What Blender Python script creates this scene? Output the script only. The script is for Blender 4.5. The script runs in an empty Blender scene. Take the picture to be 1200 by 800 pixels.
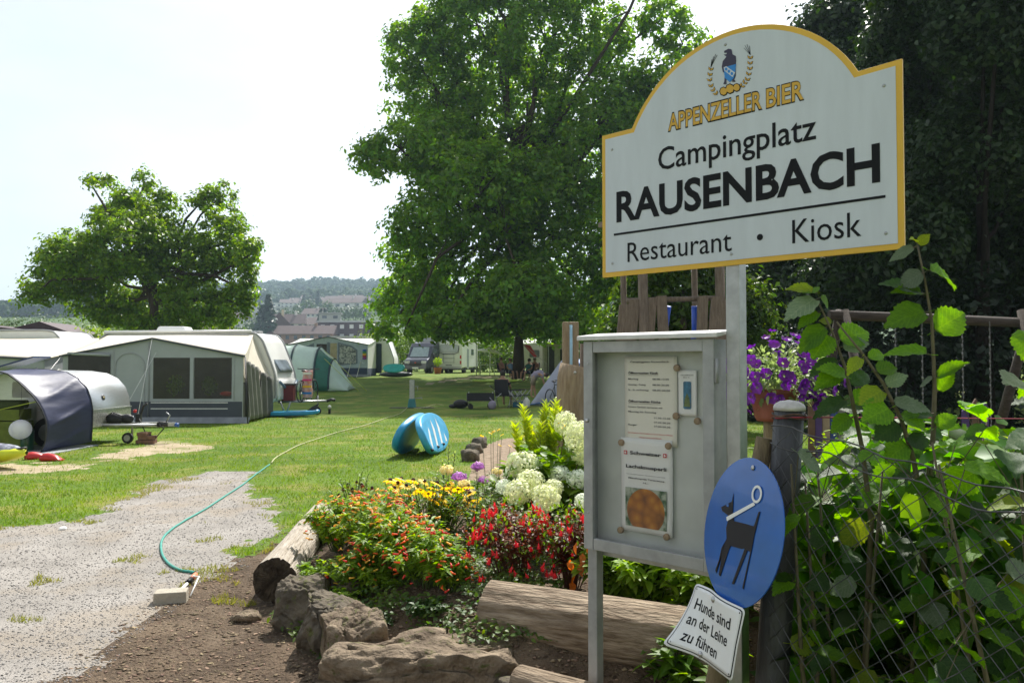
import bpy, bmesh, math, random
import numpy as np
from mathutils import Vector, Matrix
R = math.radians
scene = bpy.context.scene
C = scene.collection
random.seed(7)
rng = np.random.default_rng(7)

# ------------------------------------------------------------------ camera
F = 933.0                        # focal length in pixels of the 1200 px photograph
TH = math.atan(26 / F)           # pitched slightly up
EYE = 1.6
cam = bpy.data.cameras.new('camera')
cam.sensor_width = 36.0
cam.lens = 36.0 * F / 1200
cam.clip_start = 0.05
cam.clip_end = 6000
cam.dof.use_dof = True
cam.dof.focus_distance = 3.4
cam.dof.aperture_fstop = 16.0
camo = bpy.data.objects.new('camera', cam)
camo.location = (0, 0, EYE)
camo.rotation_euler = (R(90) + TH, 0, 0)
C.objects.link(camo)
scene.camera = camo

# ------------------------------------------------------------------ sky and sun
SUN_EL, SUN_AZ = R(50), R(14)    # azimuth measured from +Y (view direction) towards +X
world = bpy.data.worlds.new('World')
scene.world = world
world.use_nodes = True
wn = world.node_tree
bg = wn.nodes['Background']
bg.inputs['Strength'].default_value = 0.078
sky = wn.nodes.new('ShaderNodeTexSky')
sky.sky_type = 'NISHITA'
sky.sun_disc = False
sky.sun_elevation = SUN_EL
sky.sun_rotation = SUN_AZ
sky.altitude = 400
sky.air_density = 1.3
sky.dust_density = 3.0
sky.ozone_density = 1.5
tc = wn.nodes.new('ShaderNodeTexCoord')
mp = wn.nodes.new('ShaderNodeMapping')
mp.inputs['Scale'].default_value = (1.0, 1.0, 2.6)
nz = wn.nodes.new('ShaderNodeTexNoise')
nz.inputs['Scale'].default_value = 2.2
nz.inputs['Detail'].default_value = 7
nz.inputs['Roughness'].default_value = 0.55
cr = wn.nodes.new('ShaderNodeValToRGB')
cr.color_ramp.elements[0].position = 0.30
cr.color_ramp.elements[0].color = (0.50, 0.50, 0.50, 1)
cr.color_ramp.elements[1].position = 0.60
cr.color_ramp.elements[1].color = (0.96, 0.96, 0.96, 1)
mix = wn.nodes.new('ShaderNodeMixRGB')
bw = wn.nodes.new('ShaderNodeRGBToBW')                       # thin cloud: brighter towards the sun, as the clear sky is
cm = wn.nodes.new('ShaderNodeMath'); cm.operation = 'MULTIPLY_ADD'; cm.inputs[1].default_value = 1.1; cm.inputs[2].default_value = 2.5
cc_ = wn.nodes.new('ShaderNodeCombineColor')
wn.links.new(sky.outputs[0], bw.inputs[0]); wn.links.new(bw.outputs[0], cm.inputs[0])
for k_ in range(3):
    cb_ = wn.nodes.new('ShaderNodeMath'); cb_.operation = 'MULTIPLY'; cb_.inputs[1].default_value = (.985, 1.0, 1.02)[k_]
    wn.links.new(cm.outputs[0], cb_.inputs[0]); wn.links.new(cb_.outputs[0], cc_.inputs[k_])
wn.links.new(cc_.outputs[0], mix.inputs['Color2'])
wn.links.new(tc.outputs['Generated'], mp.inputs['Vector'])
wn.links.new(mp.outputs[0], nz.inputs['Vector'])
wn.links.new(nz.outputs['Fac'], cr.inputs['Fac'])
wn.links.new(cr.outputs['Color'], mix.inputs['Fac'])
wn.links.new(sky.outputs[0], mix.inputs['Color1'])
wn.links.new(mix.outputs[0], bg.inputs['Color'])

sun = bpy.data.lights.new('sun', 'SUN')
sun.energy = 4.9
sun.angle = R(0.8)
sun.color = (1.0, 0.955, 0.89)
suno = bpy.data.objects.new('sun', sun)
sd = Vector((math.sin(SUN_AZ) * math.cos(SUN_EL), math.cos(SUN_AZ) * math.cos(SUN_EL), math.sin(SUN_EL)))
suno.rotation_euler = sd.to_track_quat('Z', 'Y').to_euler()
C.objects.link(suno)

scene.view_settings.view_transform = 'Standard'
scene.view_settings.look = 'None'
scene.view_settings.gamma = 1
scene.view_settings.exposure = 0.8
scene.cycles.max_bounces = 8
scene.cycles.transparent_max_bounces = 12
scene.cycles.use_denoising = True
scene.cycles.volume_bounces = 0

# ------------------------------------------------------------------ where things stand
def ray(px, py):
    u = (px - 600) / F
    v = (400 - py) / F
    return Vector((u, math.cos(TH) - v * math.sin(TH), math.sin(TH) + v * math.cos(TH)))
def P(px, py, Y):
    r = ray(px, py)
    return Vector((0, 0, EYE)) + r * (Y / r.y)
def sstep(a, b, x):
    t = np.clip((x - a) / (b - a), 0, 1)
    return t * t * (3 - 2 * t)
def G0(x, y):
    """height of the meadow"""
    return 0.8 * sstep(32, 56, y)
# raised flower bed outline (plan view)
BED = [(-1.62, 5.2), (-1.15, 4.55), (-0.72, 3.85), (-0.1, 3.55), (0.5, 3.45), (1.6, 3.3), (3.2, 3.4), (4.2, 6.0), (3.6, 9.5), (1.9, 10.2), (0.2, 9.8), (-1.1, 8.6), (-1.95, 7.0)]
def poly_sd(px, py, poly):
    """signed distance to a polygon (inside positive), numpy arrays"""
    px = np.asarray(px, float); py = np.asarray(py, float)
    inside = np.zeros(px.shape, bool)
    d = np.full(px.shape, 1e9)
    n = len(poly)
    for i in range(n):
        ax, ay = poly[i]; bx, by = poly[(i + 1) % n]
        ex, ey = bx - ax, by - ay
        t = np.clip(((px - ax) * ex + (py - ay) * ey) / (ex * ex + ey * ey), 0, 1)
        d = np.minimum(d, np.hypot(px - ax - t * ex, py - ay - t * ey))
        c = ((ay > py) != (by > py)) & (px < (bx - ax) * (py - ay) / (by - ay + 1e-12) + ax)
        inside ^= c
    return np.where(inside, d, -d)
def vnoise(x, y, s, seed=0):
    """smooth value noise, numpy"""
    x = np.asarray(x, float) * s; y = np.asarray(y, float) * s
    xi = np.floor(x).astype(np.int64); yi = np.floor(y).astype(np.int64)
    fx = x - xi; fy = y - yi
    fx = fx * fx * (3 - 2 * fx); fy = fy * fy * (3 - 2 * fy)
    def h(a, b):
        n = (a * 374761393 + b * 668265263 + seed * 974634777) & 0x7fffffff
        n = ((n ^ (n >> 13)) * 1274126177) & 0x7fffffff
        n = n ^ (n >> 16)
        return (n % 65536) / 65535.0
    return (h(xi, yi) * (1 - fx) + h(xi + 1, yi) * fx) * (1 - fy) + (h(xi, yi + 1) * (1 - fx) + h(xi + 1, yi + 1) * fx) * fy
def GH(x, y):
    x = np.asarray(x, float); y = np.asarray(y, float)
    sdist = poly_sd(x, y, BED)
    mound = 0.30 * sstep(-0.05, 0.75, sdist) + 0.05 * (vnoise(x, y, 2.2, 3) - .5) * (sdist > -.2)
    return G0(x, y) + mound + 0.02 * (vnoise(x, y, 0.7, 5) - .5) + 0.006 * (vnoise(x, y, 6, 8) - .5)
def gh(x, y):
    return float(GH(np.array([x]), np.array([y]))[0])
def ground(px, py):
    """point of the meadow seen at a pixel"""
    r = ray(px, py)
    t = 1.6 / -r.z if r.z < 0 else 60 / r.y
    for _ in range(30):
        p = Vector((0, 0, EYE)) + r * t
        t += (float(G0(0, p.y)) - p.z) / r.z * 0.7
    return Vector((0, 0, EYE)) + r * t

# ------------------------------------------------------------------ materials
MATS = {}
def lin(c):
    return tuple(((x / 255.0) / 12.92 if x / 255.0 <= .04045 else (((x / 255.0) + .055) / 1.055) ** 2.4) for x in c)
def mat(name, col, rough=0.6, metal=0.0, var=0.12, scale=6.0, bump=0.0, bscale=40.0, spec=0.5, trans=0.0, col2=None, rnd=0.0, coord='Object', stretch=None, coat=0.0, detail=5):
    """principled surface whose colour wanders between two tones, with fine relief"""
    if name in MATS: return MATS[name]
    m = bpy.data.materials.new(name); MATS[name] = m
    m.use_nodes = True
    t = m.node_tree; N = t.nodes; L = t.links
    b = N['Principled BSDF']
    out = N['Material Output']
    b.inputs['Roughness'].default_value = rough
    b.inputs['Metallic'].default_value = metal
    b.inputs['Specular IOR Level'].default_value = spec
    b.inputs['Coat Weight'].default_value = coat
    co = N.new('ShaderNodeTexCoord')
    src = co.outputs[coord]
    if stretch:
        ma = N.new('ShaderNodeMapping'); ma.inputs['Scale'].default_value = stretch
        L.new(src, ma.inputs['Vector']); src = ma.outputs[0]
    n = N.new('ShaderNodeTexNoise'); n.inputs['Scale'].default_value = scale; n.inputs['Detail'].default_value = detail
    n.inputs['Roughness'].default_value = .6
    L.new(src, n.inputs['Vector'])
    r = N.new('ShaderNodeValToRGB')
    c2 = col2 if col2 else tuple(min(1, c * (1 + var)) for c in col)
    c1 = col if col2 else tuple(c * (1 - var) for c in col)
    r.color_ramp.elements[0].position = .33; r.color_ramp.elements[1].position = .67
    r.color_ramp.elements[0].color = (*c1, 1); r.color_ramp.elements[1].color = (*c2, 1)
    L.new(n.outputs['Fac'], r.inputs['Fac'])
    csrc = r.outputs['Color']
    if rnd > 0:
        g = N.new('ShaderNodeNewGeometry')
        h = N.new('ShaderNodeHueSaturation')
        mr = N.new('ShaderNodeMapRange'); mr.inputs[3].default_value = 1 - rnd; mr.inputs[4].default_value = 1 + rnd
        L.new(g.outputs['Random Per Island'], mr.inputs[0])
        L.new(mr.outputs[0], h.inputs['Value'])
        m2 = N.new('ShaderNodeMath'); m2.operation = 'MULTIPLY_ADD'; m2.inputs[1].default_value = 7.13; m2.inputs[2].default_value = .2
        fr = N.new('ShaderNodeMath'); fr.operation = 'FRACT'
        mh = N.new('ShaderNodeMapRange'); mh.inputs[3].default_value = .5 - .045 * rnd; mh.inputs[4].default_value = .5 + .045 * rnd
        L.new(g.outputs['Random Per Island'], m2.inputs[0]); L.new(m2.outputs[0], fr.inputs[0]); L.new(fr.outputs[0], mh.inputs[0]); L.new(mh.outputs[0], h.inputs['Hue'])
        L.new(csrc, h.inputs['Color']); csrc = h.outputs['Color']
    L.new(csrc, b.inputs['Base Color'])
    if bump > 0:
        nb = N.new('ShaderNodeTexNoise'); nb.inputs['Scale'].default_value = bscale; nb.inputs['Detail'].default_value = 6
        L.new(src, nb.inputs['Vector'])
        bp = N.new('ShaderNodeBump'); bp.inputs['Strength'].default_value = bump; bp.inputs['Distance'].default_value = .02
        L.new(nb.outputs['Fac'], bp.inputs['Height']); L.new(bp.outputs[0], b.inputs['Normal'])
    if trans > 0:
        tr = N.new('ShaderNodeBsdfTranslucent')
        hs = N.new('ShaderNodeHueSaturation'); hs.inputs['Value'].default_value = 2.35; hs.inputs['Saturation'].default_value = 1.2; hs.inputs['Hue'].default_value = .49
        L.new(csrc, hs.inputs['Color']); L.new(hs.outputs[0], tr.inputs['Color'])
        mx = N.new('ShaderNodeMixShader'); mx.inputs[0].default_value = trans
        L.new(b.outputs[0], mx.inputs[1]); L.new(tr.outputs[0], mx.inputs[2]); L.new(mx.outputs[0], out.inputs['Surface'])
    return m
def glass(name, tint=(.8, .85, .85), alpha=.25, rough=.03):
    """thin pane: mostly clear, with a sharp surface reflection"""
    if name in MATS: return MATS[name]
    m = bpy.data.materials.new(name); MATS[name] = m
    m.use_nodes = True
    t = m.node_tree; N = t.nodes; L = t.links
    b = N['Principled BSDF']
    b.inputs['Base Color'].default_value = (*[c * .25 for c in tint], 1)
    b.inputs['Roughness'].default_value = rough
    tr = N.new('ShaderNodeBsdfTransparent')
    mx = N.new('ShaderNodeMixShader'); mx.inputs[0].default_value = alpha
    fr = N.new('ShaderNodeLayerWeight'); fr.inputs[0].default_value = .5
    pw_ = N.new('ShaderNodeMath'); pw_.operation = 'POWER'; pw_.inputs[1].default_value = 4.0; L.new(fr.outputs['Facing'], pw_.inputs[0])
    ad = N.new('ShaderNodeMath'); ad.operation = 'MULTIPLY_ADD'; ad.inputs[1].default_value = .85; ad.inputs[2].default_value = alpha + .03; ad.use_clamp = True
    L.new(pw_.outputs[0], ad.inputs[0]); L.new(ad.outputs[0], mx.inputs[0])
    L.new(tr.outputs[0], mx.inputs[1]); L.new(b.outputs[0], mx.inputs[2]); L.new(mx.outputs[0], N['Material Output'].inputs['Surface'])
    return m

# ------------------------------------------------------------------ object helpers
def tag(o, label=None, cat=None, group=None, kind=None):
    if label: o['label'] = label
    if cat: o['category'] = cat
    if group: o['group'] = group
    if kind: o['kind'] = kind
    return o
def thing(name, label, cat, loc=(0, 0, 0), rz=0.0, group=None, rot=None):
    o = bpy.data.objects.new(name, None)
    o.empty_display_size = .1
    C.objects.link(o)
    o.location = loc
    o.rotation_euler = rot if rot else (0, 0, rz)
    return tag(o, label, cat, group)
def link(name, me, parent=None):
    o = bpy.data.objects.new(name, me)
    C.objects.link(o)
    o.parent = parent
    return o
def np_mesh(name, V, Fc, m, smooth=False):
    """V (n,3), Fc (k,c) index array"""
    me = bpy.data.meshes.new(name)
    V = np.asarray(V, np.float32); Fc = np.asarray(Fc, np.int32)
    k, c = Fc.shape
    me.vertices.add(len(V)); me.vertices.foreach_set('co', V.ravel())
    me.loops.add(k * c); me.loops.foreach_set('vertex_index', Fc.ravel())
    me.polygons.add(k)
    me.polygons.foreach_set('loop_start', np.arange(0, k * c, c, dtype=np.int32))
    me.polygons.foreach_set('loop_total', np.full(k, c, np.int32))
    if smooth: me.polygons.foreach_set('use_smooth', np.ones(k, bool))
    me.update(calc_edges=True)
    if m: me.materials.append(m)
    return me
class MB:
    """collects simple solids and builds them as one mesh object"""
    def __init__(s): s.v = []; s.f = []; s.M = Matrix.Identity(4); s.sm = []
    def add(s, vs, fs, smooth=False):
        o = len(s.v)
        s.v += [tuple(s.M @ Vector(p)) for p in vs]
        s.f += [tuple(i + o for i in f) for f in fs]
        s.sm += [smooth] * len(fs)
        return s
    def box(s, c, d, rz=0, rx=0, ry=0, taper=1.0):
        x, y, z = d[0] / 2, d[1] / 2, d[2] / 2
        m = Matrix.Translation(c) @ Matrix.Rotation(rz, 4, 'Z') @ Matrix.Rotation(ry, 4, 'Y') @ Matrix.Rotation(rx, 4, 'X')
        k = taper
        vs = [(-x, -y, -z), (x, -y, -z), (x, y, -z), (-x, y, -z), (-x * k, -y * k, z), (x * k, -y * k, z), (x * k, y * k, z), (-x * k, y * k, z)]
        return s.add([m @ Vector(p) for p in vs], [(0, 3, 2, 1), (4, 5, 6, 7), (0, 1, 5, 4), (1, 2, 6, 5), (2, 3, 7, 6), (3, 0, 4, 7)])
    def tube(s, pts, r, n=8, cap=True, smooth=True, wob=0.0):
        pts = [Vector(p) for p in pts]
        rs = r if isinstance(r, (list, tuple)) else [r] * len(pts)
        vs = []; fs = []
        up = Vector((0, 0, 1))
        prev = None
        for i, p in enumerate(pts):
            a = pts[max(i - 1, 0)]; b = pts[min(i + 1, len(pts) - 1)]
            d = (b - a).normalized()
            if prev is None:
                ref = up if abs(d.z) < .9 else Vector((1, 0, 0))
                u = d.cross(ref).normalized()
            else:
                u = (prev - d * prev.dot(d))
                u = u.normalized() if u.length > 1e-6 else d.orthogonal().normalized()
            prev = u
            w = d.cross(u)
            for k in range(n):
                an = 2 * math.pi * k / n
                rr = rs[i] * (1 + (random.uniform(-wob, wob) if wob else 0))
                vs.append(p + u * (math.cos(an) * rr) + w * (math.sin(an) * rr))
        for i in range(len(pts) - 1):
            for k in range(n):
                k2 = (k + 1) % n
                fs.append((i * n + k, i * n + k2, (i + 1) * n + k2, (i + 1) * n + k))
        s.add(vs, fs, smooth)
        if cap:
            o = len(s.v) - len(vs)
            s.f.append(tuple(o + k for k in reversed(range(n)))); s.sm.append(False)
            s.f.append(tuple(o + (len(pts) - 1) * n + k for k in range(n))); s.sm.append(False)
        return s
    def lathe(s, prof, n=16, c=(0, 0, 0), smooth=True, sx=1, sy=1):
        """prof: list of (radius, z) from bottom to top"""
        vs = []; fs = []
        for r, z in prof:
            for k in range(n):
                a = 2 * math.pi * k / n
                vs.append((c[0] + r * math.cos(a) * sx, c[1] + r * math.sin(a) * sy, c[2] + z))
        for i in range(len(prof) - 1):
            for k in range(n):
                k2 = (k + 1) % n
                fs.append((i * n + k, i * n + k2, (i + 1) * n + k2, (i + 1) * n + k))
        if prof[0][0] > 1e-5: fs.append(tuple(reversed(range(n))))
        if prof[-1][0] > 1e-5: fs.append(tuple((len(prof) - 1) * n + k for k in range(n)))
        return s.add(vs, fs, smooth)
    def ball(s, c, r, n=10, sq=(1, 1, 1)):
        m = n // 2 + 1
        prof = [(math.sin(math.pi * i / m) * r, -math.cos(math.pi * i / m) * r) for i in range(m + 1)]
        vs = []; fs = []
        for rr, z in prof:
            for k in range(n):
                a = 2 * math.pi * k / n
                vs.append((c[0] + rr * math.cos(a) * sq[0], c[1] + rr * math.sin(a) * sq[1], c[2] + z * sq[2]))
        for i in range(m):
            for k in range(n):
                k2 = (k + 1) % n
                fs.append((i * n + k, i * n + k2, (i + 1) * n + k2, (i + 1) * n + k))
        return s.add(vs, fs, True)
    def prism(s, poly, y0, y1, axis='y', smooth=False):
        """extrude a polygon given in x,z from y0 to y1 (axis y), or in y,z along x, or in x,y along z"""
        n = len(poly)
        def pt(a, b, t): return {'y': (a, t, b), 'x': (t, a, b), 'z': (a, b, t)}[axis]
        vs = [pt(a, b, y0) for a, b in poly] + [pt(a, b, y1) for a, b in poly]
        ar = sum(poly[i][0] * poly[(i + 1) % n][1] - poly[(i + 1) % n][0] * poly[i][1] for i in range(n))
        fs = [tuple(range(n)), tuple(reversed(range(n, 2 * n)))]
        sides = [(i, i + n, (i + 1) % n + n, (i + 1) % n) for i in range(n)]
        flip = (ar > 0) != (axis == 'y')
        if flip: fs = [tuple(reversed(f)) for f in fs]; sides = [tuple(reversed(f)) for f in sides]
        if y1 < y0: fs = [tuple(reversed(f)) for f in fs]; sides = [tuple(reversed(f)) for f in sides]
        s.add(vs, fs, False)
        o = len(s.v) - len(vs)
        s.f += [tuple(i + o for i in f) for f in sides]; s.sm += [smooth] * n
        return s
    def grid(s, fn, nu, nv, smooth=True):
        vs = [fn(i / nu, j / nv) for j in range(nv + 1) for i in range(nu + 1)]
        fs = [(j * (nu + 1) + i, j * (nu + 1) + i + 1, (j + 1) * (nu + 1) + i + 1, (j + 1) * (nu + 1) + i) for j in range(nv) for i in range(nu)]
        return s.add(vs, fs, smooth)
    def mesh(s, name, m):
        me = bpy.data.meshes.new(name)
        me.from_pydata(s.v, [], s.f)
        me.polygons.foreach_set('use_smooth', s.sm)
        me.update()
        if m: me.materials.append(m)
        return me
    def build(s, name, m, parent=None, bevel=0.0, solid=0.0, sub=0, seg=2):
        o = link(name, s.mesh(name, m), parent)
        if solid:
            md = o.modifiers.new('s', 'SOLIDIFY'); md.thickness = solid; md.offset = 0
        if sub:
            md = o.modifiers.new('u', 'SUBSURF'); md.levels = sub; md.render_levels = sub
        if bevel:
            md = o.modifiers.new('b', 'BEVEL'); md.width = bevel; md.segments = seg; md.limit_method = 'ANGLE'; md.angle_limit = R(40)
            try: md.harden_normals = False
            except Exception: pass
        return o
def copy_tree(o, parent=None, label=None):
    c = o.copy(); C.objects.link(c); c.parent = parent
    if label: c['label'] = label
    for ch in list(o.children): copy_tree(ch, c)
    return c
def rrect(w, h, r, n=4, cx=0, cy=0):
    pts = []
    for (sx, sy, a0) in ((1, 1, 0), (-1, 1, 90), (-1, -1, 180), (1, -1, 270)):
        for i in range(n + 1):
            a = R(a0 + 90 * i / n)
            pts.append((cx + sx * (w / 2 - r) + r * math.cos(a), cy + sy * (h / 2 - r) + r * math.sin(a)))
    return pts
def text(s, m, parent, x0, x1, z, cap, y=-0.004, bold=0.0, name='lettering', extrude=0.0006, rot=0.0, shear=0.0, res=3):
    """one line of lettering standing in the parent's x-z plane, fitted between x0 and x1 with the given capital height"""
    c = bpy.data.curves.new(name, 'FONT')
    c.body = s; c.size = 1.0; c.extrude = 0; c.offset = bold; c.resolution_u = res; c.shear = shear
    o = bpy.data.objects.new(name, c)
    C.objects.link(o)
    dg = bpy.context.evaluated_depsgraph_get()
    me = bpy.data.meshes.new_from_object(o.evaluated_get(dg))
    bpy.data.objects.remove(o); bpy.data.curves.remove(c)
    n = len(me.vertices)
    co = np.zeros(n * 3, np.float32); me.vertices.foreach_get('co', co); co = co.reshape(-1, 3)
    CAPH = 0.70
    sx = (x1 - x0) / (co[:, 0].max() - co[:, 0].min())
    sz = cap / CAPH
    X = (co[:, 0] - co[:, 0].min()) * sx
    Z = co[:, 1] * sz
    cr_, sr = math.cos(rot), math.sin(rot)
    out = np.stack([x0 + X * cr_ - Z * sr, np.full(n, y), z + X * sr + Z * cr_], 1)
    me.vertices.foreach_set('co', out.astype(np.float32).ravel())
    me.materials.clear(); me.materials.append(m)
    me.update()
    return link(name, me, parent)

# ---- leaves in bulk
def rand_unit(n):
    v = rng.normal(size=(n, 3)); return v / np.linalg.norm(v, axis=1, keepdims=True)
def leaf_quads(pos, size, nrm, aspect=.55, fold=.18, droop=None):
    """one folded diamond leaf per position"""
    n = len(pos)
    t = np.cross(nrm, rand_unit(n)); t /= np.linalg.norm(t, axis=1, keepdims=True) + 1e-9
    b = np.cross(nrm, t)
    if droop is not None:
        t = t + np.array([0, 0, -droop]); t /= np.linalg.norm(t, axis=1, keepdims=True)
    s = np.asarray(size).reshape(-1, 1) * np.ones((n, 1))
    V = np.stack([pos - t * s * .5, pos + b * s * aspect * .5 + nrm * s * fold - t * s * .05, pos + t * s * .5, pos - b * s * aspect * .5 + nrm * s * fold - t * s * .05], 1).reshape(-1, 3)
    Fq = np.arange(n * 4).reshape(n, 4)
    return V, Fq
def crown_points(lobes, n_clumps, per, rc, shell=.5, flat=.75, cut=None):
    """leaf positions: clumps seated in the outer part of each lobe; returns positions, outward normals and clump centres"""
    vol = np.array([l[3] * l[4] * l[5] for l in lobes]) ** .75
    pick = rng.choice(len(lobes), n_clumps, p=vol / vol.sum())
    Lb = np.array(lobes, float)[pick]
    d = rand_unit(n_clumps)
    rad = shell + (1.0 - shell) * rng.random(n_clumps) ** .7
    rad *= rng.uniform(.9, 1.12, n_clumps)
    cc = Lb[:, :3] + d * Lb[:, 3:6] * rad[:, None]
    if cut is not None:
        k = cc[:, 2] > cut; cc = cc[k]; d = d[k]
    m = len(cc)
    cs = rc * rng.uniform(.6, 1.35, m)
    idx = np.repeat(np.arange(m), per)
    off = rng.normal(size=(len(idx), 3)) * .5 * cs[idx, None] * np.array([1, 1, flat])
    pos = cc[idx] + off
    nr = d[idx] * .5 + off / (cs[idx, None] + 1e-6) * .6 + rand_unit(len(idx)) * .8 + np.array([0, 0, .5])
    nr /= np.linalg.norm(nr, axis=1, keepdims=True)
    return pos, nr, cc
def add_trunk(mb, base, top, r0, r1, lobes, cc, r_limb=.12, n_twig=120, wob=.06, tw=.02):
    base = Vector(base); top = Vector(top)
    pts = []
    for i in range(8):
        t = i / 7
        p = base.lerp(top, t) + Vector((random.uniform(-1, 1), random.uniform(-1, 1), 0)) * wob * (t > 0) * (t < 1)
        pts.append(p)
    rs = [r0 * (1.35 if i == 0 else 1) * (1 - i / 7) + r1 * (i / 7) for i in range(8)]
    mb.tube(pts, rs, 12, wob=.05)
    ends = []
    for l in lobes:
        t = random.uniform(.45, .95)
        a = base.lerp(top, t); b = Vector(l[:3])
        if (b - a).length < .3: continue
        m1 = a.lerp(b, .35) + Vector((0, 0, -.05 * (b - a).length)); m2 = a.lerp(b, .7) + Vector((random.uniform(-.1, .1), random.uniform(-.1, .1), .04)) * (b - a).length
        rl = r_limb * random.uniform(.7, 1.1)
        mb.tube([a, m1, m2, b], [rl, rl * .8, rl * .55, rl * .3], 6)
        ends += [(m1, rl * .5), (m2, rl * .4), (b, rl * .3)]
    if len(cc) and ends and n_twig:
        ea = np.array([tuple(e[0]) for e in ends])
        for i in rng.choice(len(cc), min(n_twig, len(cc)), replace=False):
            c = cc[i]; j = int(np.argmin(((ea - c) ** 2).sum(1)))
            a = ends[j][0]; b = Vector(c)
            m1 = a.lerp(b, .5) + Vector((random.uniform(-.1, .1), random.uniform(-.1, .1), .05)) * (b - a).length
            mb.tube([a, m1, b], [min(ends[j][1], tw * 2), tw, tw * .4], 5, cap=False)
def tree(name, label, cat, base, top, r0, lobes, n_clumps, per, rc, lsize, leafmat, bark, group=None, shell=.5, r_limb=.12, n_twig=150, cut=None, flat=.75, aspect=.55, tw=.02, r1=.05):
    """lobes are in world space; the thing's origin is at the trunk's foot"""
    th = thing(name, label, cat, base, 0, group)
    b = Vector(base)
    L2 = [(l[0] - b.x, l[1] - b.y, l[2] - b.z, *l[3:]) for l in lobes]
    pos, nr, cc = crown_points(L2, n_clumps, per, rc, shell, flat, cut)
    V, Fq = leaf_quads(pos, lsize * rng.uniform(.45, 1.6, len(pos)), nr, aspect)
    link('crown', np_mesh('crown', V, Fq, leafmat), th)
    mb = MB(); add_trunk(mb, (0, 0, 0), Vector(top) - b, r0, r1, L2, cc, r_limb, n_twig, tw=tw)
    mb.build('trunk', bark, th)
    return th
# ------------------------------------------------------------------ ground sheets
def wp(pts): return [tuple(ground(a, b)[:2]) for a, b in pts]
GRAVEL = wp([(-420, 612), (0, 622), (60, 612), (110, 598), (165, 578), (205, 557), (250, 549), (305, 551), (300, 575), (322, 598), (338, 622), (290, 648), (245, 664), (190, 690), (150, 706), (120, 742), (75, 795)]) + [(-2.3, 3.4), (-3.6, 2.2), (-7.5, 2.2), (-10, 5)]
SOIL = wp([(338, 622), (380, 606), (430, 600), (440, 800), (75, 795), (120, 742), (150, 706), (190, 690), (245, 664), (290, 648)])
SOIL2 = [(-2.9, 4.5), (0.4, 4.6), (0.6, 0.4), (-3.4, 0.4), (-3.6, 2.2)]
SANDY = [wp([(150, 528), (175, 517), (215, 519), (250, 524), (240, 528), (190, 533), (120, 541), (60, 552), (0, 556), (-80, 560), (-80, 545), (40, 545), (110, 540)]), wp([(480, 446), (560, 440), (640, 441), (560, 449)])]
CHIP = wp([(548, 562), (562, 524), (590, 514), (640, 512), (660, 530), (650, 570)])
def lines(a, segs):
    out = [a]
    for b, st in segs:
        n = max(1, int(round((b - out[-1]) / st)))
        out += list(np.linspace(out[-1], b, n + 1)[1:])
    return np.array(out)
xs = lines(-3000, [(-400, 400), (-80, 40), (-24, 4), (-12, .8), (-6, .16), (4.5, .07), (9, .3), (24, 1.5), (80, 6), (400, 40), (3000, 400)])
ys = lines(-60, [(-4, 8), (1, .6), (3, .15), (12, .07), (20, .16), (34, .5), (70, 1.5), (200, 12), (600, 60), (3000, 300)])
XX, YY = np.meshgrid(xs, ys)
ZZ = GH(XX, YY)
Vg = np.stack([XX.ravel(), YY.ravel(), ZZ.ravel()], 1)
nx, ny = len(xs), len(ys)
I, J = np.meshgrid(np.arange(nx - 1), np.arange(ny - 1))
a0 = (J * nx + I).ravel()
Fg = np.stack([a0, a0 + 1, a0 + nx + 1, a0 + nx], 1)
cx = Vg[Fg].mean(1)[:, 0]; cy = Vg[Fg].mean(1)[:, 1]
def masks(x, y):
    n1 = (vnoise(x, y, 1.3, 11) - .5) * .9 + (vnoise(x, y, 4.5, 12) - .5) * .45 + (vnoise(x, y, 14, 13) - .5) * .18
    g = poly_sd(x, y, GRAVEL) + n1 * .55
    s = np.maximum(poly_sd(x, y, SOIL), poly_sd(x, y, SOIL2)) + n1 * .35
    s = np.maximum(s, poly_sd(x, y, BED) + .05 + n1 * .1)
    s = np.maximum(s, np.where((x > 1.2) & (y < 9) & (y > -1), 1.0, -1.0))
    c = poly_sd(x, y, CHIP)
    d = np.maximum(poly_sd(x, y, SANDY[0]), poly_sd(x, y, SANDY[1])) + n1 * .7
    return g, s, c, d
g_, s_, c_, d_ = masks(cx, cy)
near = (cy < 60)
kind = np.zeros(len(Fg), int)
kind[(g_ > 0) & near] = 1
kind[(s_ > 0) & (kind == 0) & near] = 2
kind[(d_ > 0) & near & (kind == 0)] = 4
kind[(c_ > 0) & near & (cy > 9)] = 3

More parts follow.
